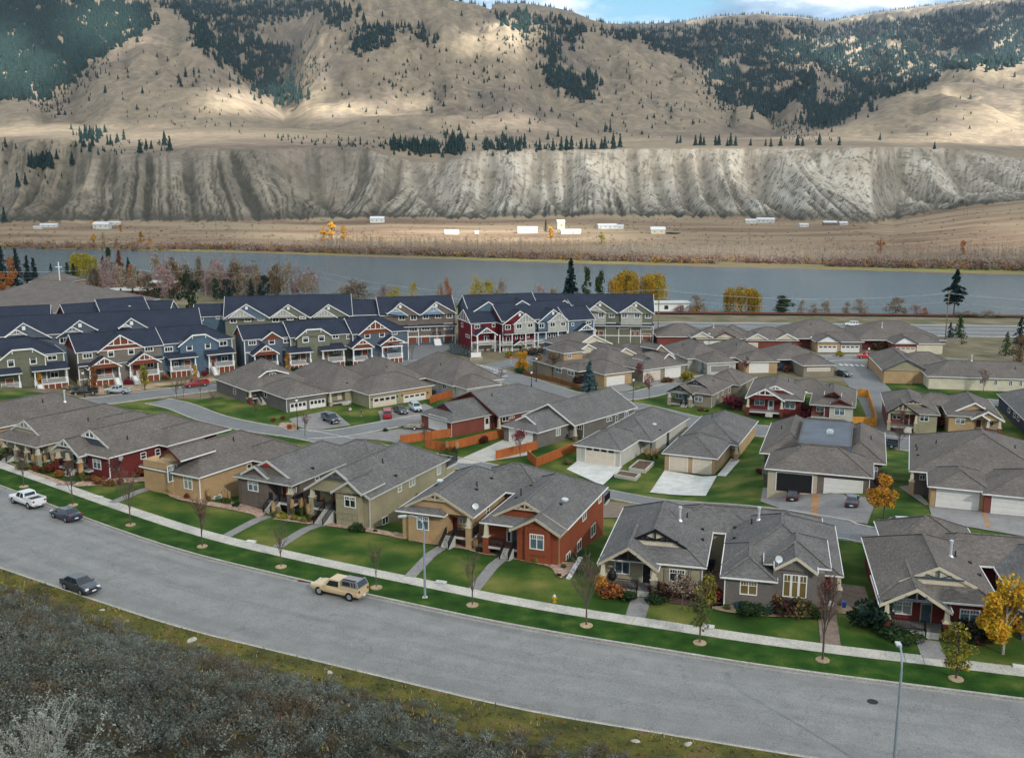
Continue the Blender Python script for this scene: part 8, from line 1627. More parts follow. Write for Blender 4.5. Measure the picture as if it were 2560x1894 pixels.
CT=[]
for i in range(6):
 rr=np.random.RandomState(700+i); v,f=cone_tree(rr,1,.26); v2,f2=quads_mesh('',np.array([(rr.uniform(0,.24)*(1-z)*math.cos(a),rr.uniform(0,.24)*(1-z)*math.sin(a),z) for z,a in zip(rr.uniform(.1,.95,26),rr.uniform(0,6.28,26))]),0,.07,None,rs=rr)
 mb=MB(); mb.tube((0,0,-.05),(0,0,.4),.02,.015,4); tv,tf=mbnp(mb); CT.append(np_mesh('pine_tree',[(v,f,0),(v2,f2,0),(tv,tf,1)],['leaf_pine','bark']))
for i,(x,y,h) in enumerate(IND):
 P=far_at(x,y)
 if P is None: continue
 o=link('pine_tree',CT[i%6],None,tuple(P-Vector((0,0,.4))),R.uniform(0,6.28),(h*.95,h*.95,h)); tag(o,'single dark pine standing apart on the bench or slope across the river','pine tree','lone pines across the river')
nI=300-len(IND)
for i,(P,h) in enumerate(TPs[:nI]):
 o=link('pine_tree',CT[i%6],None,tuple(P-Vector((0,0,.4))),R.uniform(0,6.28),(h*.95,h*.95,h*1.1)); tag(o,'dark pine among the nearer trees of the mountain forest','pine tree','nearer pines of the mountain forest')
V=[];F=[];off=0; base=[cone_tree(np.random.RandomState(720+i),1,.25) for i in range(8)]
for i,(P,h) in enumerate(TPs[nI:]):
 v,f=base[i%8]; q_=rs.uniform(.7,1.35); v=v*np.array([h*1.1*q_,h*1.1*q_,h*1.1])+np.array([P.x,P.y,P.z-.5]); V.append(v);F.append(f+off);off+=len(v)
print('forest trees',len(TP))
tag(link('pine_forest',np_mesh('pine_forest',[(np.concatenate(V[a::3]),np.concatenate([f-f.min() for f in F[a::3]])*0+np.concatenate([f-f.min()+o_ for f,o_ in zip(F[a::3],np.cumsum([0]+[len(v) for v in V[a::3]])[:-1])]),[0,0,1][a]) for a in range(3)],['leaf_pine','leaf_pine','leaf_dark'])),'pine forest covering the upper valleys',kind='stuff')
V={k:[] for k in range(8)}; MM=['bark_pale','leaf_tan','leaf_gold','leaf_pinkgrey','leaf_rust','leaf_wheat','leaf_olive','leaf_brown']
def addq(k,C,s,asp=1,up=0): v,f=quads_mesh('',np.array(C),0,s,None,asp=asp,upb=up,rs=rs); V[k].append(v)
def dens(x): return np.interp(x,[-100,0,700,790,850,1500,1900,2560,2700],[.05,.05,.10,.5,1,1,.75,.5,.5])
for i in range(5200):
 x=rs.uniform(-150,2700); 
 if rs.rand()>dens(x): continue
 A=(x-CX)/FX/ct; yy=np.interp(x,[0,800,1450,2000,2560],[690,640,590,560,535])
 Y=near=np.interp(A*yy,[p.x for p in FSH],[p.y for p in FSH])+rs.uniform(26,78); z=mz_at(x,Y); h=rs.uniform(6,12)*(1.0 if x>800 else .8); X=A*Y
 w=.10; V[0].append(np.array([(X-w,Y,z-.3),(X+w,Y,z-.3),(X+w*.3,Y,z+h*.8),(X-w*.3,Y,z+h*.8)])); V[0].append(np.array([(X,Y-w,z-.3),(X,Y+w,z-.3),(X,Y+w*.3,z+h*.8),(X,Y-w*.3,z+h*.8)]))
 C=[(X+rs.normal()*.7*(1.1-t),Y+rs.normal()*.7*(1.1-t),z+h*(.35+.65*t)) for t in rs.rand(11)]; k=rs.choice([1,5,2,3] if x<1500 else [1,3,1,7],p=[.4,.3,.15,.15]); addq(k,C,rs.uniform(.20,.45,11),.4,.75)
for i in range(4200):
 x=rs.uniform(-150,2700); A=(x-CX)/FX/ct; yy=np.interp(x,[0,800,1450,2000,2560],[690,640,590,560,535]); sh_=np.interp(A*yy,[p.x for p in FSH],[p.y for p in FSH]); o=abs(rs.normal())*16+ (16 if x>450 else 10); 
 if x<450 and rs.rand()<.45: continue
 if 1780<x<2050 and o<26: continue
 Y=sh_+o; z=mz_at(x,Y); X=A*Y; s=rs.uniform(1.2,3.3); C=rs.normal(size=(26,3))*np.array([s*.5,s*.5,s*.38])+np.array([X,Y,z+s*.55]); C[:,2]=np.maximum(C[:,2],z+.05); k=rs.choice([3,4,7,6,2,1],p=[.42,.12,.14,.08,.08,.16]); addq(k,C,rs.uniform(.3,.62,26),.6,.5)
for i in range(900):
 x=rs.uniform(-100,2660); y=rs.uniform(548,618) if x<1900 else rs.uniform(520,640); P=far_at(x,y)
 if P is None or P.y>1500: continue
 s=rs.uniform(.5,1.6); C=rs.normal(size=(10,3))*np.array([s*.6,s*.6,s*.3])+np.array([P.x,P.y,P.z+s*.35]); addq(rs.choice([3,7,6,4]),C,rs.uniform(.3,.6,10),.6,.4)
parts=[]
for k in V:
 if V[k]: v=np.concatenate(V[k]); parts.append((v,np.arange(len(v)).reshape(-1,4),k))
tag(link('riverside_thicket',np_mesh('riverside_thicket',parts,MM)),'bare saplings and willow scrub of the far river bank',kind='stuff')
for i,(x,y,hh,lf) in enumerate([(262/1*1,600,8,'leaf_gold'),(378,598,9,'leaf_gold'),(398,602,7,'leaf_gold'),(845,588,13,'leaf_gold'),(825,592,11,'leaf_gold'),(870,590,11,'leaf_gold'),(2180,622,11,'leaf_orange'),(2382,624,8,'leaf_orange'),(1500,600,9,'leaf_yellow'),(1378,588,10,'leaf_gold'),(265,558,9,'leaf_gold'),(330,568,6,'leaf_orange'),(320,600,7,'leaf_tan'),(285,600,7,'leaf_tan')]):
 P=far_at(x,y+12)
 if P is None: continue
 put_tree('autumn_tree',leafy(730+i%4,lf,500,.05,.34,.1,12),P,hh,'gold or orange poplar on the far bank',group='autumn poplars on the far bank')
def farm(x,y,w,d,h,m,roof,lab,roofm='metal_silver',hip=False):
 P=far_at(x,y); w*=.8; h*=.82; d*=.8
 if P is None: return
 m={'white_paint':'palegrey_paint'}.get(m,m)
 t=thing('farm_building',lab,'building',tuple(P),R.uniform(-.2,.2)); mb=MB(); mb.box(-w/2,-d/2,-1,w/2,d/2,h); mb.build('wall',m,t)
 mb=MB(); p=[(-w/2-.4,-d/2-.4,h),(w/2+.4,-d/2-.4,h),(w/2+.4,0,h+roof),(-w/2-.4,0,h+roof)]; mb.poly(p); mb.poly([(a,-b,c) for a,b,c in reversed(p)]); mb.poly([(w/2,-d/2,h-.01),(w/2,d/2,h-.01),(w/2,0,h+roof-.05)]); mb.poly([(-w/2,d/2,h-.01),(-w/2,-d/2,h-.01),(-w/2,0,h+roof-.05)]); mb.build('roof',roofm,t)
 for k in range(max(1,int(w/4))): mb=MB(); xx=-w/2+(k+.5)*w/max(1,int(w/4)); mb.box(xx-.45,-d/2-.05,h*.42,xx+.45,-d/2,h*.72); mb.build('window','glass_bluish',t)
for a in [(285,572,17,9,5,'white_paint',2,'white house beside a golden tree on the far flats at the left'),(320,562,12,6,2.6,'white_paint',1,'small pale shed right of the white house'),(160,568,18,7,2.6,'palegrey_paint',1.2,'long pale shed on the far flats at the left'),(132,572,9,4,2.2,'white_paint',.6,'white trailer left of the long shed'),(955,556,16,9,4.5,'white_paint',2,'white farmhouse standing alone below the bluffs'),(1135,585,14,6,3,'white_paint',1.2,'white trailer in the thicket edge'),(1195,584,4,3,2.2,'white_paint',.5,'tiny white van on the far flats'),
(1320,582,20,10,4.5,'white_paint',1.6,'white metal barn across the river'),(1400,572,8,7,7,'cream_paint',2,'tall cream house beside the dark pine'),(1424,584,20,7,3,'white_paint',1.2,'long white house right of the barn'),(1512,572,20,8,3.6,'white_paint',1.4,'white house with a silver roof across the river'),(1545,572,7,6,3,'palegrey_paint',1,'small shed beside the silver roofed house'),(1638,584,14,9,4,'cream_paint',2.2,'cream house with a red side and hedge'),(1862,558,12,7,3.2,'white_paint',1.4,'left white wing of the house below the bluff'),(1895,557,20,8,4,'palegrey_paint',1.6,'long pale house with windows below the bluff'),(1990,567,10,7,2.6,'th_sage' if 0 else 'palegrey_paint',1,'pale shed in the farm row at the right'),(2052,563,14,7,3,'wall_th_brown',1.4,'dark brown farmhouse in the row at the right'),(2085,563,9,6,2.6,'wall_th_grey',1.2,'grey shed at the end of the farm row'),(2541,562,5,2.4,1.8,'white_paint',.3,'white van far right on the flats')]: farm(*a)
P=far_at(1366,580); put_tree('conifer',conifer(760,'leaf_pine',500,.25),P,10,'dark pine beside the white barn across the river')
for x,y in ((1895,575),(180,556)): pass
tag(link('hedge',bush(405,'leaf_dark',420,.07,.7),None,tuple(far_at(1672,585)),0,(14,3,2.2)),'dark hedge right of the cream house across the river','hedge')
for i,(x,y,h) in enumerate([(564,588,14),(590,580,12),(1575,568,10),(2378,540,16),(2384,540,16),(1860,606,10),(790,580,10)]):
 P=far_at(x,y); mb=MB(); mb.tube((0,0,-.5),(0,0,h),.22,.15,5); mb.box(-1.4,-.1,h-1,1.4,.1,h-.75); o=mb.build('utility_pole','wood_pole'); o.location=P; tag(o,'thin utility pole standing on the far flats','pole','utility poles across the river')
# ---------------------------------------------------------------- vehicles
def frus(mb,x0,x1,wb,z0,x2,x3,wt,z1,m=0): mb.hull8([(x0,-wb,z0),(x1,-wb,z0),(x1,wb,z0),(x0,wb,z0),(x2,-wt,z1),(x3,-wt,z1),(x3,wt,z1),(x2,wt,z1)],m)
def facepane(P,a0,a1,b0,b1,d=.012):
 p00,p10,p11,p01=[Vector(q) for q in P]; f=lambda a,b:(p00.lerp(p10,a)).lerp(p01.lerp(p11,a),b); n=(p10-p00).cross(p01-p00).normalized()*d
 q=[f(a0,b0),f(a1,b0),f(a1,b1),f(a0,b1)]; mb=MB(); mb.hull8([v-n for v in q]+[v+n for v in q]); return mb
def loft(st_):
 mb=MB(); S_=[]
 for x,zb,zt,w in st_: h=zt-zb; S_.append([(x,-w*.9,zb),(x,-w,zb+h*.25),(x,-w,zb+h*.72),(x,-w*.9,zt),(x,-w*.45,zt+.035),(x,w*.45,zt+.035),(x,w*.9,zt),(x,w,zb+h*.72),(x,w,zb+h*.25),(x,w*.9,zb)])
 for a,b in zip(S_,S_[1:]):
  for i in range(10): j=(i+1)%10; mb.poly([a[i],a[j],b[j],b[i]])
 mb.poly(list(reversed(S_[0]))); mb.poly(S_[-1]); return mb
def car(kind,col,label,c,rear,front,cat=None,centre=False,s=1.0,L=None):
 A=G(c,*rear);B=G(c,*front); d=B-A; d.z=0; d.normalize(); mid=(A+B)/2; n=Vector((-d.y,d.x,0)); 
 if n.y<0: n=-n
 if not centre: mid=mid+n*.8
 cat=cat or {'sedan':'car','pickup':'pickup truck','canopy':'pickup truck','van':'van','suv':'suv'}[kind]; z=g(mid.x,mid.y)+(.12 if not (near_curb(mid.x)<mid.y<far_curb(mid.x)) else -.05)
 t=thing('parked_'+('car' if kind=='sedan' else 'pickup' if kind in('pickup','canopy') else kind),label,cat,(mid.x,mid.y,z),math.atan2(d.y,d.x)); m='car_'+col
 pk=kind in('pickup','canopy'); wr=.40 if pk else .33; hw=.96 if pk else .90; hl=2.85 if pk else 2.3; ax=1.78 if pk else 1.36
 if kind=='sedan': b=loft([(-2.3,.35,.80,.74),(-2.18,.24,.98,.84),(-1.4,.2,1.0,.90),(0,.19,.94,.91),(1.1,.2,.93,.90),(1.95,.24,.78,.85),(2.28,.34,.60,.72)]); cb=(-1.85,1.15,.84,.92,-1.05,.30,.62,1.43)
 elif kind=='suv': b=loft([(-2.25,.4,.95,.80),(-2.15,.3,1.1,.88),(-1.2,.28,1.1,.91),(1.0,.28,1.08,.91),(1.9,.3,.98,.88),(2.25,.4,.8,.78)]); cb=(-2.2,1.2,.86,1.08,-1.9,.45,.68,1.72)
 elif kind=='van': b=loft([(-2.5,.4,1.0,.86),(-2.4,.3,1.15,.93),(1.2,.3,1.12,.95),(2.1,.32,1.0,.90),(2.45,.4,.8,.82)]); cb=(-2.46,1.7,.90,1.12,-2.3,.95,.76,1.85)
 else: b=loft([(-2.85,.5,.98,.88),(-2.8,.42,1.0,.94),(-.75,.4,1.02,.97),(.9,.4,1.1,.97),(2.2,.42,1.06,.96),(2.75,.48,.98,.90),(2.85,.55,.85,.86)]); cb=(-.85,1.35,.92,1.05,-.62,.70,.74,1.80)
 bo=b.build('body',m,t,smooth=False)
 x0,x1,wb,z0,x2,x3,wt,z1=cb; mb=MB(); frus(mb,*cb); mb.build('cabin',m,t)
 F=[(x1,-wb,z0),(x1,wb,z0),(x3,wt,z1),(x3,-wt,z1)]; Bk=[(x0,wb,z0),(x0,-wb,z0),(x2,-wt,z1),(x2,wt,z1)]; Rt=[(x0,-wb,z0),(x1,-wb,z0),(x3,-wt,z1),(x2,-wt,z1)]; Lf=[(x1,wb,z0),(x0,wb,z0),(x2,wt,z1),(x3,wt,z1)]
 facepane(F,.07,.93,.08,.90).build('windscreen','glass_dark',t)
 if not(kind=='canopy'): facepane(Bk,.08,.92,.12,.88).build('rear_window','glass_dark',t)
 for S_ in (Rt,Lf):
  sp=[(.06,.48),(.53,.92)] if not pk else ([(.08,.42),(.50,.90)] if kind=='pickup' else [(.15,.85)])
  if kind in('van','suv'): sp=[(.04,.30),(.34,.62),(.66,.92)]
  if S_ is Lf: sp=[(1-b_,1-a) for a,b_ in sp]
  for a,b_ in sp: facepane(S_,a,b_,.14,.84).build('side_window','glass_dark',t)
 if pk:
  mb=MB()
  for q in ((-2.82,-.95,-.8,-.88),(-2.82,.88,-.8,.95),(-2.82,-.88,-2.74,.88),(-.92,-.88,-.84,.88)): mb.box(q[0],q[1],1.0,q[2],q[3],1.36)
  mb.build('bed_wall',m,t); mb=MB(); mb.box(-2.74,-.88,1.04,-.92,.88,1.10); mb.build('bed_floor','black_trim',t)
  if kind=='canopy':
   mb=MB(); frus(mb,-2.84,-.82,.93,1.36,-2.55,-.86,.80,1.98); mb.build('canopy','car_shell',t); mb=MB(); mb.box(-2.45,-.7,1.98,-.9,-.62,2.06); mb.box(-2.45,.62,1.98,-.9,.7,2.06); mb.build('roof_rack','black_trim',t)
   for y in (-1,1):
    P=[(-2.84,-.93,1.36),(-.82,-.93,1.36),(-.86,-.80,1.98),(-2.55,-.80,1.98)] if y<0 else [(-.82,.93,1.36),(-2.84,.93,1.36),(-2.55,.80,1.98),(-.86,.80,1.98)]
    for a,b_ in ((.45,.93),(.28,.36),(.12,.2)) if y<0 else ((.07,.55),(.64,.72),(.8,.88)): facepane(P,a,b_,.2,.8).build('side_window','glass_dark',t)
   facepane([(-2.84,.93,1.36),(-2.84,-.93,1.36),(-2.55,-.80,1.98),(-2.55,.80,1.98)],.08,.92,.1,.9).build('rear_window','glass_dark',t)
 wm=MB(); wm.lathe([(wr*.62,-.11),(wr,-.09),(wr,.09),(wr*.62,.11)],16); wmesh=wm.mesh('tyre',['rubber']); rm=MB(); rm.lathe([(wr*.64,-.115),(wr*.60,.0),(wr*.64,.115),(wr*.2,.125)],12); rmesh=rm.mesh('rim',['rim'])
 for xx in (-ax,ax):
  for yy in (-hw+.10,hw-.10): w=link('wheel',wmesh,t,(xx,yy,wr)); w.rotation_euler=(math.pi/2,0,0); link('rim',rmesh,w)
  mb=MB(); mb.tube((xx,-hw-.004,wr),(xx,hw+.004,wr),wr*1.18,wr*1.18,14); mb.build('wheel_arch','black_trim',t)
 for yy in (-.62,.62):
  zz=.72 if not pk else .92; xf=(2.17 if kind=='sedan' else 2.2 if kind=='suv' else 2.36 if kind=='van' else 2.80); mb=MB(); mb.box(xf-.12,yy-.17,zz-.10,xf+.04,yy+.17,zz+.08); mb.build('headlight','lamp_clear',t); xr=-hl+(.02 if kind!='van' else -.2); mb=MB(); mb.box(xr-.03,yy*1.18-.12,zz-.02,xr+.12,yy*1.18+.12,zz+.2); mb.build('tail_light','lamp_red',t)
  mb=MB(); s_=1 if yy>0 else -1; mb.box(x1-.45,wb*s_ if s_>0 else -wb-.2,z0+.02,x1-.28,wb*s_+(.2 if s_>0 else 0),z0+.16); mb.build('mirror',m,t)
 for xx,sg in ((hl,1),(-hl,-1)): mb=MB(); mb.box(xx-.08,-.8,.38,xx+.08,.8,.58); mb.build('bumper','chrome' if pk else 'black_trim' if kind!='sedan' else m,t); mb=MB(); mb.box(xx+(.08 if sg>0 else -.1),-.22,.46,xx+(.1 if sg>0 else -.08),.22,.60); mb.build('licence_plate','plate',t)
 mb=MB(); mb.box(hl-.06,-.45,.62 if not pk else .75,hl+.02,.45,.74 if not pk else .98); mb.build('grille','black_trim',t); t.scale=(s,)*3; return t
CARS=[('pickup','white','white pickup with an open loaded bed parked at the far left kerb','1',(167,268),(73,235)),('sedan','navy','dark navy sedan parked behind the white pickup, tail lights visible','1',(375,345),(292,314)),('sedan','charcoal','charcoal sedan parked on the hillside kerb facing right','1',(362,712),(452,748)),('canopy','cream','cream old pickup with a grey canopy parked at the kerb','1',(1942,775),(1776,740)),
('pickup','navy','dark blue pickup on the driveway of the white twin garages','5',(652,478),(738,520)),('sedan','black','black coupe between the red van and the pale suv','5',(1222,412),(1285,444)),('suv','paleblue','pale blue suv before the tan garage','5',(1345,388),(1398,426)),('pickup','silver','silver pickup parked before the taupe townhouse stairs','T1',(1200,1438),(965,1430)),('pickup','black','black pickup parked behind the black lamp post','T1',(858,1450),(715,1440)),('pickup','red','dark red pickup parked before the blue townhouse','T1',(1905,1362),(1765,1378)),
('pickup','brightred','bright red pickup at the far cul de sac','T5',(850,740),(713,735)),('sedan','silver','silver wagon parked behind the bright red pickup','T5',(1035,742),(932,740)),('pickup','black','black pickup in the driveway of the long cream house','T5',(1095,895),(930,898)),('sedan','darkgreen','dark sedan driving at the far street by the crossing bars','T5',(495,888),(560,905)),('sedan','silver','silver hatchback half hidden behind the brown roof at the lower right','7',(1330,1378),(1155,1368)),('pickup','navy','dark blue pickup behind the flat deck bungalow, only its tail visible','7',(1155,708),(1030,695)),('suv','white','white suv travelling on the highway','T5',(655,436),(605,434))]
for a in CARS: car(*a)
car('van','red','red van with an open side door seen from behind','5',(1178,492),(1172,425),centre=True); car('sedan','black','black sedan before the open garage, seen from behind','7',(378,1148),(398,1065),centre=True,s=.92); car('sedan','charcoal','dark grey sedan before the closed white garage, seen from behind','7',(852,1200),(866,1115),centre=True,s=.92)
# ---------------------------------------------------------------- street furniture
def post_lamp(c,x,y,h,lab):
 t=thing('street_lamp',lab,'lamp post',tuple(G(c,x,y)),0,'black globe lamp posts'); mb=MB(); mb.lathe([(.2,0),(.2,.25),(.10,.5),(.07,1),(.055,h-.5)],8); mb.build('pole','pole_black',t); mb=MB(); mb.lathe([(.10,h-.5),(.24,h-.3),(.26,h-.12),(.17,h+.12)],10); mb.build('globe','globe',t); mb=MB(); mb.lathe([(.28,h+.1),(.14,h+.25),(.03,h+.42)],8); mb.build('cap','pole_black',t)
for a in [('5',460,553,6.0,'black lamp post beside the brick planter at the lane'),('T1',787,1462,5.6,'black lamp post behind the black pickup'),('T3',1640,945,5.8,'tallest black lamp post inside the picket fence corner'),('T3',1595,992,3.6,'shorter black lamp post beyond the brick red roof'),('6',1220,337,5.2,'black lamp post on the lawn near the crimson tree'),('T5',778,825,5.4,'black lamp post at the cul de sac crossing'),('7',485,420,4.6,'black lamp post between the red and the cream bungalow'),('T5',242,690,5.0,'black lamp post beside the tan far garage'),('T5',1232,905,4.2,'black lamp post at the corner of the cream house garage'),('T4',1757,640,4.6,'black lamp post before the twin cream gables')]: post_lamp(*a)
def davit(P,h,arm,lab):
 t=thing('street_light',lab,'street light',tuple(P)); mb=MB(); mb.tube((0,0,0),(0,0,h*.86),.13,.08,10); prev=Vector((0,0,h*.86)); arm=Vector(arm)
 for i in range(1,9): a=i/8*math.pi/2; q=arm*(1-math.cos(a))*.75+Vector((0,0,h*.86+math.sin(a)*h*.14)); mb.tube(prev,q,.075,.06,8); prev=q
 q=prev+arm*.25-Vector((0,0,.08)); mb.tube(prev,q,.06,.05,8); mb.build('pole','pole_steel',t); mb=MB(); mb.box(-.25,-.25,0,.25,.25,.05); mb.build('base_plate','concrete_white',t)
 d=arm.normalized(); mb=MB(); mb.beam(q-d*.05,q+d*.75-Vector((0,0,.1)),.34,.16); mb.build('lamp_head','metal_silver',t); mb=MB(); mb.beam(q+d*.15-Vector((0,0,.14)),q+d*.65-Vector((0,0,.2)),.26,.08); mb.build('lens','glass_bluish',t)
davit(G('2',472,760),8.3,(-1.75,.35,0),'steel street light arching left before the tan house'); davit(G('p',2232,1948),9.3,(.25,1.3,0),'tall steel street light at the lower right, arm towards the road')
t=thing('fire_hydrant','yellow fire hydrant with a pale cap on the lawn by the pavement','hydrant',tuple(G('2',1190,788))); mb=MB(); mb.lathe([(.2,0),(.2,.06),(.13,.08),(.13,.5),(.17,.52),(.17,.58)],12); mb.build('body','hydrant_yellow',t); mb=MB(); mb.lathe([(.16,.58),(.15,.68),(.08,.78),(.03,.84)],12); mb.build('cap','white_paint',t)
for a,b in (((-.26,0,.42),(.26,0,.42)),((0,-.26,.38),(0,0,.38))): mb=MB(); mb.tube(a,b,.07,.07,8); mb.build('nozzle','hydrant_yellow',t)
def flat(name,c,x,y,sx,sy,h,m,lab,cat,z=.02,group=None): P=G(c,x,y); mb=MB(); mb.box(-sx,-sy,-.1,sx,sy,h); o=mb.build(name,m); o.location=(P.x,P.y,P.z+z); o.rotation_euler=(0,0,-.35); return tag(o,lab,cat,group)
for c,x,y,l in (('1',545,208,'the maroon house'),('1',1392,456,'the taupe house path'),('2',560,682,'the tan house path'),('3',245,928,'the beige house'),('3',1975,1152,'the right edge of the picture')): flat('utility_box',c,x,y,.55,.3,.18,'concrete_white','low pale utility cover on the grass near '+l,'utility cover')
for c,x,y,l in (('1',1695,664,'left of the cream pickup'),('3',1110,1198,'left of the second street light')): flat('storm_drain',c,x,y,.75,.28,.10,'trimc_maroon','rusty kerb storm drain '+l,'drain',-.14)
P=G('3',1158,1336); mb=MB(); mb.lathe([(.42,0),(.42,.012)],20); o=mb.build('manhole_cover','vent_black'); o.location=(P.x,P.y,-.035); tag(o,'round dark manhole cover in the road','manhole')
for i,(c,x,y,s) in enumerate((('1',568,832,.32),('1',1065,1000,.6),('1',1830,1178,.4),('2',1640,1560,.4),('3',135,1575,.4))):
 bmh=bmesh.new(); bmesh.ops.create_icosphere(bmh,subdivisions=2,radius=1)
 for v in bmh.verts: v.co*=1+.25*mn.noise(v.co*1.3+Vector((i*5,0,0)))
 me=bpy.data.meshes.new('boulder'); bmh.to_mesh(me); bmh.free(); me.materials.append(MAT['boulder']); o=link('boulder',me,None,tuple(G(c,x,y)),i,(s,s*.6,s*.4)); tag(o,['small pale stone on the verge left','flat pale boulder on the verge below the road bend','pale stone on the verge in the middle','pale boulder on the slope at lower centre','pale stone near the lower right kerb'][i],'boulder')
def fence(lab,c,pts,h,m,pw=2.3,cat='fence',board=False,lower=0):
 t=thing('fence',lab,cat,(0,0,0)); W_=[G(c,*p) for p in pts]
 for A,B in zip(W_,W_[1:]):
  d=B-A; d.z=0; L=d.length; n=max(1,round(L/pw)); rz=math.atan2(d.y,d.x); w=L/n
  mb=MB(); mb.box(-w/2+.07,-.03,.05,w/2-.07,.03,h-.1); mb.box(-w/2+.05,-.06,h-.12,w/2-.05,.06,h-.04)
  nb=max(2,int(w/.16)); 
  for k in range(nb): x=-w/2+.09+(w-.18)*(k+.5)/nb; mb.box(x-.055,-.045,.06,x+.055,.045,h-.11+(.05*(k%2) if board else 0))
  me=mb.mesh('panel',[m]); mb=MB(); mb.box(-.06,-.06,-.5,.06,.06,h+.06); po=mb.mesh('post',[m])
  for k in range(n+1):
   p=A+d*(k/n); link('post',po,t,(p.x,p.y,g(p.x,p.y)),rz)
   if k<n: p=A+d*((k+.5)/n); q0=A+d*(k/n);q1=A+d*((k+1)/n); o=link('panel',me,t,(p.x,p.y,g(p.x,p.y)),rz); o.rotation_euler=(0,-math.atan2(g(q1.x,q1.y)-g(q0.x,q0.y),w),rz)
fence('orange wooden fence running from the trailer drive to the brick red wall','5',[(1280,668),(1690,612)],1.7,'fence_orange'); fence('orange wooden fence between the small lawn and the taupe garage','5',[(1480,700),(1640,728),(2110,612)],1.7,'fence_orange'); fence('orange wooden fence behind the crimson leaved tree','6',[(128,795),(455,712)],1.7,'fence_orange'); fence('orange wooden fence beside the gravel strip and white drive','6',[(380,790),(452,852),(790,712)],1.7,'fence_orange')
fence('dark orange fence around the bins behind the tan garage','T3',[(655,1150),(730,1120),(905,1080),(690,1010)],1.7,'fence_orange'); fence('brown picket fence around the turret bungalow garden','T4',[(30,885),(340,955),(385,968),(575,1032)],1.2,'fence_brown'); fence('bright yellow new fence round a narrow lawn','7',[(852,522),(1055,532),(985,300),(905,292)],1.9,'fence_yellow',board=True); fence('weathered grey fence beside the sage townhouses','T4',[(1250,520),(1405,515)],2.0,'fence_grey'); fence('grey fence at the highway behind the right bungalow','T5',[(1500,600),(1640,600)],2.0,'fence_grey')
def planter(lab,c,pts):
 t=thing('planter',lab,'raised bed',(0,0,0)); W_=[G(c,*p) for p in pts]; zz=sum(p.z for p in W_)/4
 for i in range(4): mb=MB(); a,b=W_[i],W_[(i+1)%4]; mb.beam(Vector((a.x,a.y,zz+.15)),Vector((b.x,b.y,zz+.15)),.28,.75); mb.build('side','concrete',t)
 mb=MB(); mb.poly([(p.x,p.y,zz+.42) for p in W_]); mb.build('soil','soil',t)
planter('large raised bed of bare soil beside the pale grey house','6',[(1190,880),(1315,900),(1385,832),(1268,815)]); planter('small raised bed of bare soil beside the white drive','6',[(1075,932),(1238,962),(1275,925),(1115,900)])
P=G('5',1390,552); t=thing('trailer','flat grey utility trailer with low sides on the drive','trailer',(P.x,P.y,P.z+.1),math.radians(-3)); mb=MB(); mb.box(-1.9,-.9,.55,1.9,.9,.65); mb.build('bed','palegrey_paint',t)
for q in ((-1.9,-.92,1.9,-.86),(-1.9,.86,1.9,.92),(1.84,-.9,1.9,.9)): mb=MB(); mb.box(q[0],q[1],.65,q[2],q[3],1.0); mb.build('side_board','fence_grey',t)
mb=MB(); mb.beam((-1.9,0,.5),(-3.2,0,.45),.1,.1); mb.beam((-1.9,.7,.5),(-3,0,.47),.07,.07); mb.beam((-1.9,-.7,.5),(-3,0,.47),.07,.07); mb.build('drawbar','black_trim',t)
for y in (-.98,.98): mb=MB(); mb.tube((.2,y-.1,.33),(.2,y+.1,.33),.33,.33,14); w=mb.build('wheel','rubber',t); mb=MB(); mb.tube((.2,y-.11,.33),(.2,y+.11,.33),.17,.17,10); mb.build('rim','white_paint',w)
def binn(c,x,y,m,lab,s=1.0): P=G(c,x,y); t=thing('wheelie_bin',lab,'bin',(P.x,P.y,P.z+.08),R.uniform(-.3,.3)); mb=MB(); frus(mb,-.27*s,.27*s,.28*s,0,-.33*s,.33*s,.34*s,.95*s); mb.build('body',m,t); mb=MB(); mb.box(-.36*s,-.37*s,.95*s,.36*s,.37*s,1.03*s); mb.build('lid',m,t)
mat('bin_blue',(.02,.12,.42),.5,.05,3); mat('bin_black',(.03,.035,.045),.5,.05,3)
binn('T3',745,1090,'bin_blue','bright blue bin inside the dark orange fence',1.3); binn('T3',690,1075,'bin_black','black bin left of the blue one inside the fence',1.2); binn('e',1630,1155,'bin_black','black wheelie bin in the brown yard',1.2); binn('f',1815,1480,'bin_blue','small blue pot by the grey house steps',.55)
P=G('5',395,550); mb=MB(); mb.lathe([(.42,0),(.46,.9),(.38,.92)],12); o=mb.build('planter_pot','trimc_rust'); o.location=P; tag(o,'round brick coloured planter beside the lane lamp','planter')
for c,x,y,l in (('d',165,1110,'by the rust red house steps'),('d',555,1175,'left of the rust red house window'),('b',1450,1370,'before the olive house'),('5',1155,0,'')):
 if y: P=G(c,x,y); t=thing('flower_pot','dark pot with a small plant '+l,'plant pot',tuple(P)); mb=MB(); mb.lathe([(.22,0),(.34,.5),(.27,.52)],12); mb.build('pot','black_paint',t); link('plant',bush(403,'leaf_olive',200,.07,.7,'leaf_brown'),t,(0,0,.45),0,.7)
P=G('T3',1408,800); t=thing('stop_sign','red stop sign at the junction','sign',tuple(P)); mb=MB(); mb.tube((0,0,0),(0,0,2.3),.04,.04,6); mb.build('pole','metal_silver',t); mb=MB(); k=8; q=[(.42*math.cos(math.pi/8+i*math.pi/4),-.05,2.3+.42*math.sin(math.pi/8+i*math.pi/4)) for i in range(k)]; mb.poly(q); mb.poly([(a,-.03,b) for a,_,b in reversed(q)])
for i in range(k): a,b=q[i],q[(i+1)%k]; mb.poly([b,a,(a[0],-.03,a[2]),(b[0],-.03,b[2])])
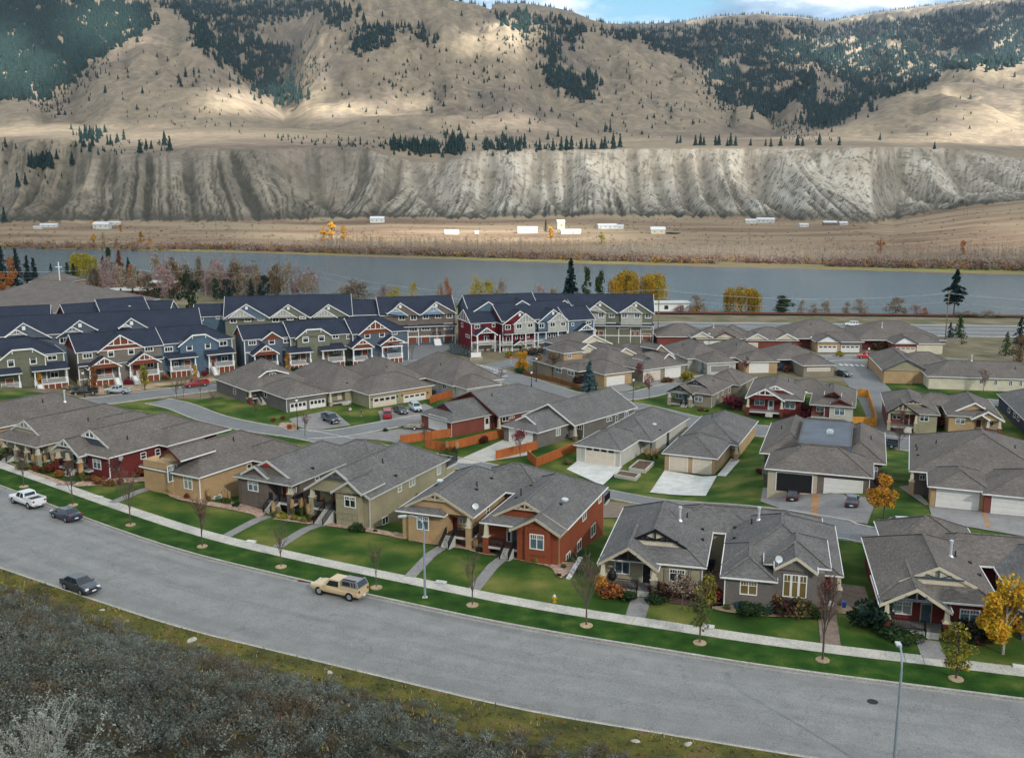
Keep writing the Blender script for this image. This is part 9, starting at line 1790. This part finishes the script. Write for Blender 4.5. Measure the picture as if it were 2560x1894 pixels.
mb.build('plate','sign_red',t); tx=bpy.data.curves.new('lettering','FONT'); tx.body='STOP'; tx.size=.32; tx.align_x='CENTER'; tx.align_y='CENTER'; tx.extrude=.004; o=bpy.data.objects.new('lettering',tx); COL.objects.link(o); me=bpy.data.meshes.new_from_object(o.evaluated_get(bpy.context.evaluated_depsgraph_get())); bpy.data.objects.remove(o); o=link('lettering',me,t); me.materials.clear(); me.materials.append(MAT['white_paint']); o.location=(0,-.062,2.3); o.rotation_euler=(math.pi/2,0,0)
P=G('T3',1080,742); t=thing('entrance_sign','pale entrance sign board on a curved stone base','sign',tuple(P),.35); t.scale=(.5,.5,.6); mb=MB(); mb.box(-3.6,-.8,-.2,3.6,.8,1.3); mb.build('base','stone_tan',t); mb=MB(); mb.box(-2.8,-.15,1.3,2.8,.15,3.3); mb.build('board','white_paint',t); mb=MB(); mb.box(-3.0,-.25,3.3,3.0,.25,3.5); mb.build('cap','palegrey_paint',t)
P=G('T3',885,695); t=thing('mailbox_bank','dark bank of mailboxes left of the entrance sign','mailboxes',tuple(P),-.2); t.scale=(.5,.5,.7); mb=MB(); mb.box(-2.4,-.2,.5,2.4,.2,2.4); mb.build('cabinet','slate_paint',t)
for x in (-2,0,2): mb=MB(); mb.box(x-.08,-.1,-.2,x+.08,.1,.5); mb.build('post','pole_black',t)
q=H8=None
def chair(P,rz,m,lab): t=thing('patio_chair',lab,'chair',tuple(P),rz); mb=MB(); mb.box(-.26,-.26,.42,.26,.26,.48); mb.build('seat',m,t); mb=MB(); mb.box(-.26,.22,.48,.26,.27,.95); mb.build('backrest',m,t); [ (lambda b:b.build('leg',m,t))(_leg(x,y)) for x in (-.23,.23) for y in (-.23,.23)]
def _leg(x,y): b=MB(); b.box(x-.02,y-.02,0,x+.02,y+.02,.42); return b
for c,x,y,z,l in (('b',1250,1110,.76,'left patio chair on the olive house porch'),('b',1380,1105,.76,'right patio chair on the olive house porch'),('6',690,630,-7.9,'patio chair at the taupe house terrace'),('6',800,600,-7.9,'second patio chair under the taupe house eave'),('c',770,210,1.95,'dark chair on the olive house balcony')): p=atz(c,x,y,z); chair((p.x,p.y,z),R.uniform(-.6,.6),'black_paint' if c!='b' else 'fence_brown',l)
p=atz('e',275,1310,.45); t=thing('egg_chair','black hanging egg chair on the beige house porch','chair',(p.x,p.y,.45)); mb=MB(); pv_=None
for i in range(13): a=math.pi*(-.35+1.2*i/12); q_=Vector((-.25+.75*math.cos(a),0,1.05+.95*math.sin(a))); mb.tube(pv_,q_,.03,.03,6) if pv_ else None; pv_=q_
mb.tube((-.4,0,.02),(.45,0,.02),.04,.04,6); mb.build('stand','black_paint',t); mb=MB(); mb.lathe([(.08,.3),(.34,.45),(.44,.8),(.38,1.2),(.15,1.55)],12); mb.build('basket','black_trim',t)
p=atz('e',435,1250,.45); t=thing('porch_bench','small wooden bench under the beige porch window','bench',(p.x,p.y,.45),.1); mb=MB(); mb.box(-.5,-.2,.38,.5,.2,.44); mb.build('seat','fence_brown',t)
for x in (-.45,.45): b=_leg(x,0); b.build('leg','fence_brown',t)
def person(P,rz,lab,shirt,legs,skin='skin'):
 t=thing('person',lab,'person',tuple(P),rz)
 def sk(name,V_,E_,Rr,m):
  me=bpy.data.meshes.new(name); me.from_pydata(V_,E_,[]); o=bpy.data.objects.new(name,me); COL.objects.link(o); o.parent=t; s_=o.modifiers.new('s','SKIN'); 
  for i,r in enumerate(Rr): me.skin_vertices[0].data[i].radius=(r,r)
  me.skin_vertices[0].data[0].use_root=True; u=o.modifiers.new('u','SUBSURF'); u.levels=1; u.render_levels=1; dg=bpy.context.evaluated_depsgraph_get(); nm=bpy.data.meshes.new_from_object(o.evaluated_get(dg)); o.modifiers.clear(); o.data=nm; nm.name=name; nm.materials.clear(); nm.materials.append(MAT[m]); return o
 V_=[(0,0,.95),(0,0,1.2),(0,.0,1.42),(0,0,1.52),(0,-.01,1.62),(0,-.01,1.74),(-.19,0,1.40),(-.27,-.05,1.14),(-.25,-.28,1.02),(-.24,-.38,1.02),(.19,0,1.40),(.28,-.03,1.14),(.26,-.22,.98),(.25,-.32,.97),(-.10,0,.90),(-.12,-.03,.48),(-.13,.03,.07),(-.13,-.12,.03),(.10,0,.90),(.14,.02,.48),(.15,.05,.07),(.16,-.10,.03)]
 E_=[(0,1),(1,2),(2,3),(3,4),(4,5),(2,6),(6,7),(7,8),(8,9),(2,10),(10,11),(11,12),(12,13),(0,14),(14,15),(15,16),(16,17),(0,18),(18,19),(19,20),(20,21)]; rr=[.14,.13,.12,.055,.09,.085,.06,.045,.035,.03,.06,.045,.035,.03,.09,.065,.045,.04,.09,.065,.045,.04]
 sk('body',V_,E_,rr,skin); sk('shirt',[V_[i] for i in (1,2,6,7,10,11,0)],[(0,1),(1,2),(2,3),(1,4),(4,5),(0,6)],[.16,.15,.085,.07,.085,.07,.155],shirt); sk('trousers',[V_[i] for i in (0,14,15,18,19)],[(0,1),(1,2),(0,3),(3,4)],[.16,.11,.085,.11,.085],legs); sk('hair',[(0,.01,1.72),(0,.03,1.80)],[(0,1)],[.095,.07],'leaf_brown')
mat('skin',(.45,.28,.2),.6,.05,3); mat('cloth_white',(.6,.6,.62),.9,.05,3); mat('cloth_red',(.28,.07,.06),.9,.05,3); mat('cloth_black',(.02,.02,.025),.9,.1,3); mat('cloth_grey',(.18,.21,.26),.9,.1,3)
person(G('5',880,437),.4,'person in a white shirt and reddish shorts standing on the small lawn','cloth_white','cloth_red'); person(G('5',967,455),2.2,'person in a dark shirt and grey trousers on the lawn by the van','cloth_black','cloth_grey')
P=G('5',873,372); chair(P+Vector((0,0,.6)),2,'white_paint','white chair carried up near the door by the lawn'); P=None
def upole(c,x,y,h,lab): P=G(c,x,y); t=thing('utility_pole',lab,'pole',tuple(P)); mb=MB(); mb.tube((0,0,-1),(0,0,h),.2,.13,8); mb.build('pole','wood_pole',t); mb=MB(); mb.box(-1.3,-.07,h-1,1.3,.07,h-.85); mb.build('crossarm','wood_pole',t); return P+Vector((0,0,h-.8))
ps=[upole('T1',1140,500,12,'wooden pole among the bare trees behind the brick building'),upole('T1',1915,560,13,'wooden pole right of the big dark pine'),upole('T2',1108,150,12,'wooden pole behind the blue townhouse row'),upole('T4',1285,450,13.5,'wooden pole at the end of the sage townhouses'),upole('T5',1500,560,15,'tall wooden pole before the lone ragged pine')]
ps=[ps[0]+Vector((-90,10,0))]+ps+[ps[4]+Vector((110,-2,0))]
for k,(o1,o2) in enumerate(((-1.1,0),(1.1,0),(0,-2.6))):
 mb=MB()
 for a,b in zip(ps,ps[1:]):
  L=(b-a).length; pr_=None
  for i in range(13): u=i/12; q_=a.lerp(b,u)+Vector((o1,0,o2-L*.028*4*u*(1-u))); mb.tube(pr_,q_,.028,.028,3,0,False) if pr_ else None; pr_=q_
 tag(mb.build('power_line','metal_silver'),['rear overhead power line along the river','front overhead power line along the river','lowest overhead cable along the river'][k],'power line')
davit(G('T1',827,482),8,(1.6,0,0),'far street light arm beside the yellow green willow')
def far_house(lab,pk,L,Wd,ze,dz,ang,wall,m='shingle_brown',cat='building',hip='h',name='building'):
 P=atz(pk[0],pk[1],pk[2],ze+dz); h=House(lab,pk[0],pk[1],pk[2],ang,L,ze,'A',wall,m,cat=cat,name=name); h.o=Vector((P.x,P.y,0))-h.u*L/2-h.v*Wd/2; h.root.location=(h.o.x,h.o.y,0); h.R(0,L,0,Wd,'u' if L>Wd else 'v',f=hip,b=hip,p=dz/(min(Wd,L)/2)); h.box(.5,L-.5,.5,Wd-.5); h.done(); return h
far_house('large brown hip roofed church hall at the upper left',('T1',490,375),58,46,-5.5,8.5,75,'tan',name='church_hall'); h=far_house('small brown roofed church wing with a tan wall under the cross',('T1',530,300),18,14,-3,3.5,80,'tan',name='church')
P=atz('T1',553,330,1.0); t=thing('church_cross','tall white cross on the church roof','cross',(P.x,P.y,0)); mb=MB(); mb.box(-.16,-.1,-1,.16,.1,6.5); mb.build('upright','white_paint',t); mb=MB(); mb.box(-1.3,-.09,4.3,1.3,.09,4.6); mb.build('arm','white_paint',t)
def block(lab,c,x,y,w,d,h,wall,roofm,n=6): P=G(c,x,y); t=thing('low_building',lab,'building',tuple(P),.05); mb=MB(); mb.box(-w/2,0,-1,w/2,d,h); mb.build('wall',wall,t); mb=MB(); mb.box(-w/2-.5,-.6,h,w/2+.5,d+.5,h+.35); mb.build('roof',roofm,t); [ (lambda b:b.build('window','glass_dark',t))(_bx(-w/2+(i+.5)*w/n-.7,-.06,h*.35,-w/2+(i+.5)*w/n+.7,0,h*.78)) for i in range(n)]
def _bx(*a): b=MB(); b.box(*a); return b
block('long red brick building with a flat white roof edge','T1',1145,540,20,10,3,'wall_brick','concrete_white',7); block('flat roofed two storey building behind the red autumn bushes','T1',1475,500,13,9,4.5,'wall_brown' if 0 else 'wall_th_brown','palegrey_paint',6); block('white shed with a flat roof beside the railway','T4',1360,300,17,6,3.2,'white_paint','palegrey_paint',3)
block('small pale rooftop unit beside the brick building','T1',1305,478,9,3,2,'white_paint','concrete_white',1)
rs=np.random.RandomState(91); P0=atz('p',20,2010,g(-9.6,19.5)+.0); P0=Vector((-10.15,19.6,g(-9.75,19.6)-.5)); t=thing('big_sagebrush','large pale grey sagebrush with upright leafy spikes in the lower left corner','sagebrush',tuple(P0)); mb=MB(); C=[];Sx=[]
for i in range(64):
 a=rs.uniform(0,6.28); e=rs.uniform(.75,1.45); d=Vector((math.cos(a)*math.cos(e),math.sin(a)*math.cos(e)*.8,math.sin(e))); L=rs.uniform(1.1,2.5); p=Vector((rs.normal()*.1,rs.normal()*.1,0)); n=7; r=.028
 for j in range(n):
  d=(d+Vector(rs.normal(size=3))*.16+Vector((0,0,.05))).normalized(); q=p+d*L/n; mb.tube(p,q,r,r*.85,4,0,False); r*=.84
  if j>=3:
   for k in range(3):
    e_=(d+Vector(rs.normal(size=3))*.7+Vector((0,0,.45))).normalized(); LL=rs.uniform(.12,.34); mb.tube(q,q+e_*LL,.006,.003,3,0,False)
    m_=18 if rs.rand()<.8 else 5
    for u in range(m_): C.append(np.array(q+e_*LL*rs.uniform(.15,1.15))+rs.normal(size=3)*.02)
  p=q
mb.build('branches','twig_grey',t); v,f=quads_mesh('',np.array(C),0,rs.uniform(.5,1.3,len(C))*.022,None,asp=.5,upb=.55,rs=rs); link('leaves',np_mesh('leaves',[(v,f,0)],['big_sage_leaf']),t)
# ---------------------------------------------------------------- haze over the valley
mb=MB(); mb.box(-7000,-300,-16,7000,7400,1150); hz=mb.mesh('haze',['white_paint']); m=bpy.data.materials.new('haze'); m.use_nodes=True; t=m.node_tree; t.nodes.clear(); out=N(t,'ShaderNodeOutputMaterial'); v_=N(t,'ShaderNodeVolumePrincipled'); v_.inputs['Density'].default_value=.00005; v_.inputs['Color'].default_value=(.62,.80,1,1); v_.inputs['Anisotropy'].default_value=.2; t.links.new(v_.outputs[0],out.inputs['Volume']); hz.materials.clear(); hz.materials.append(m); tag(link('haze',hz),'thin blue haze filling the valley',kind='stuff')
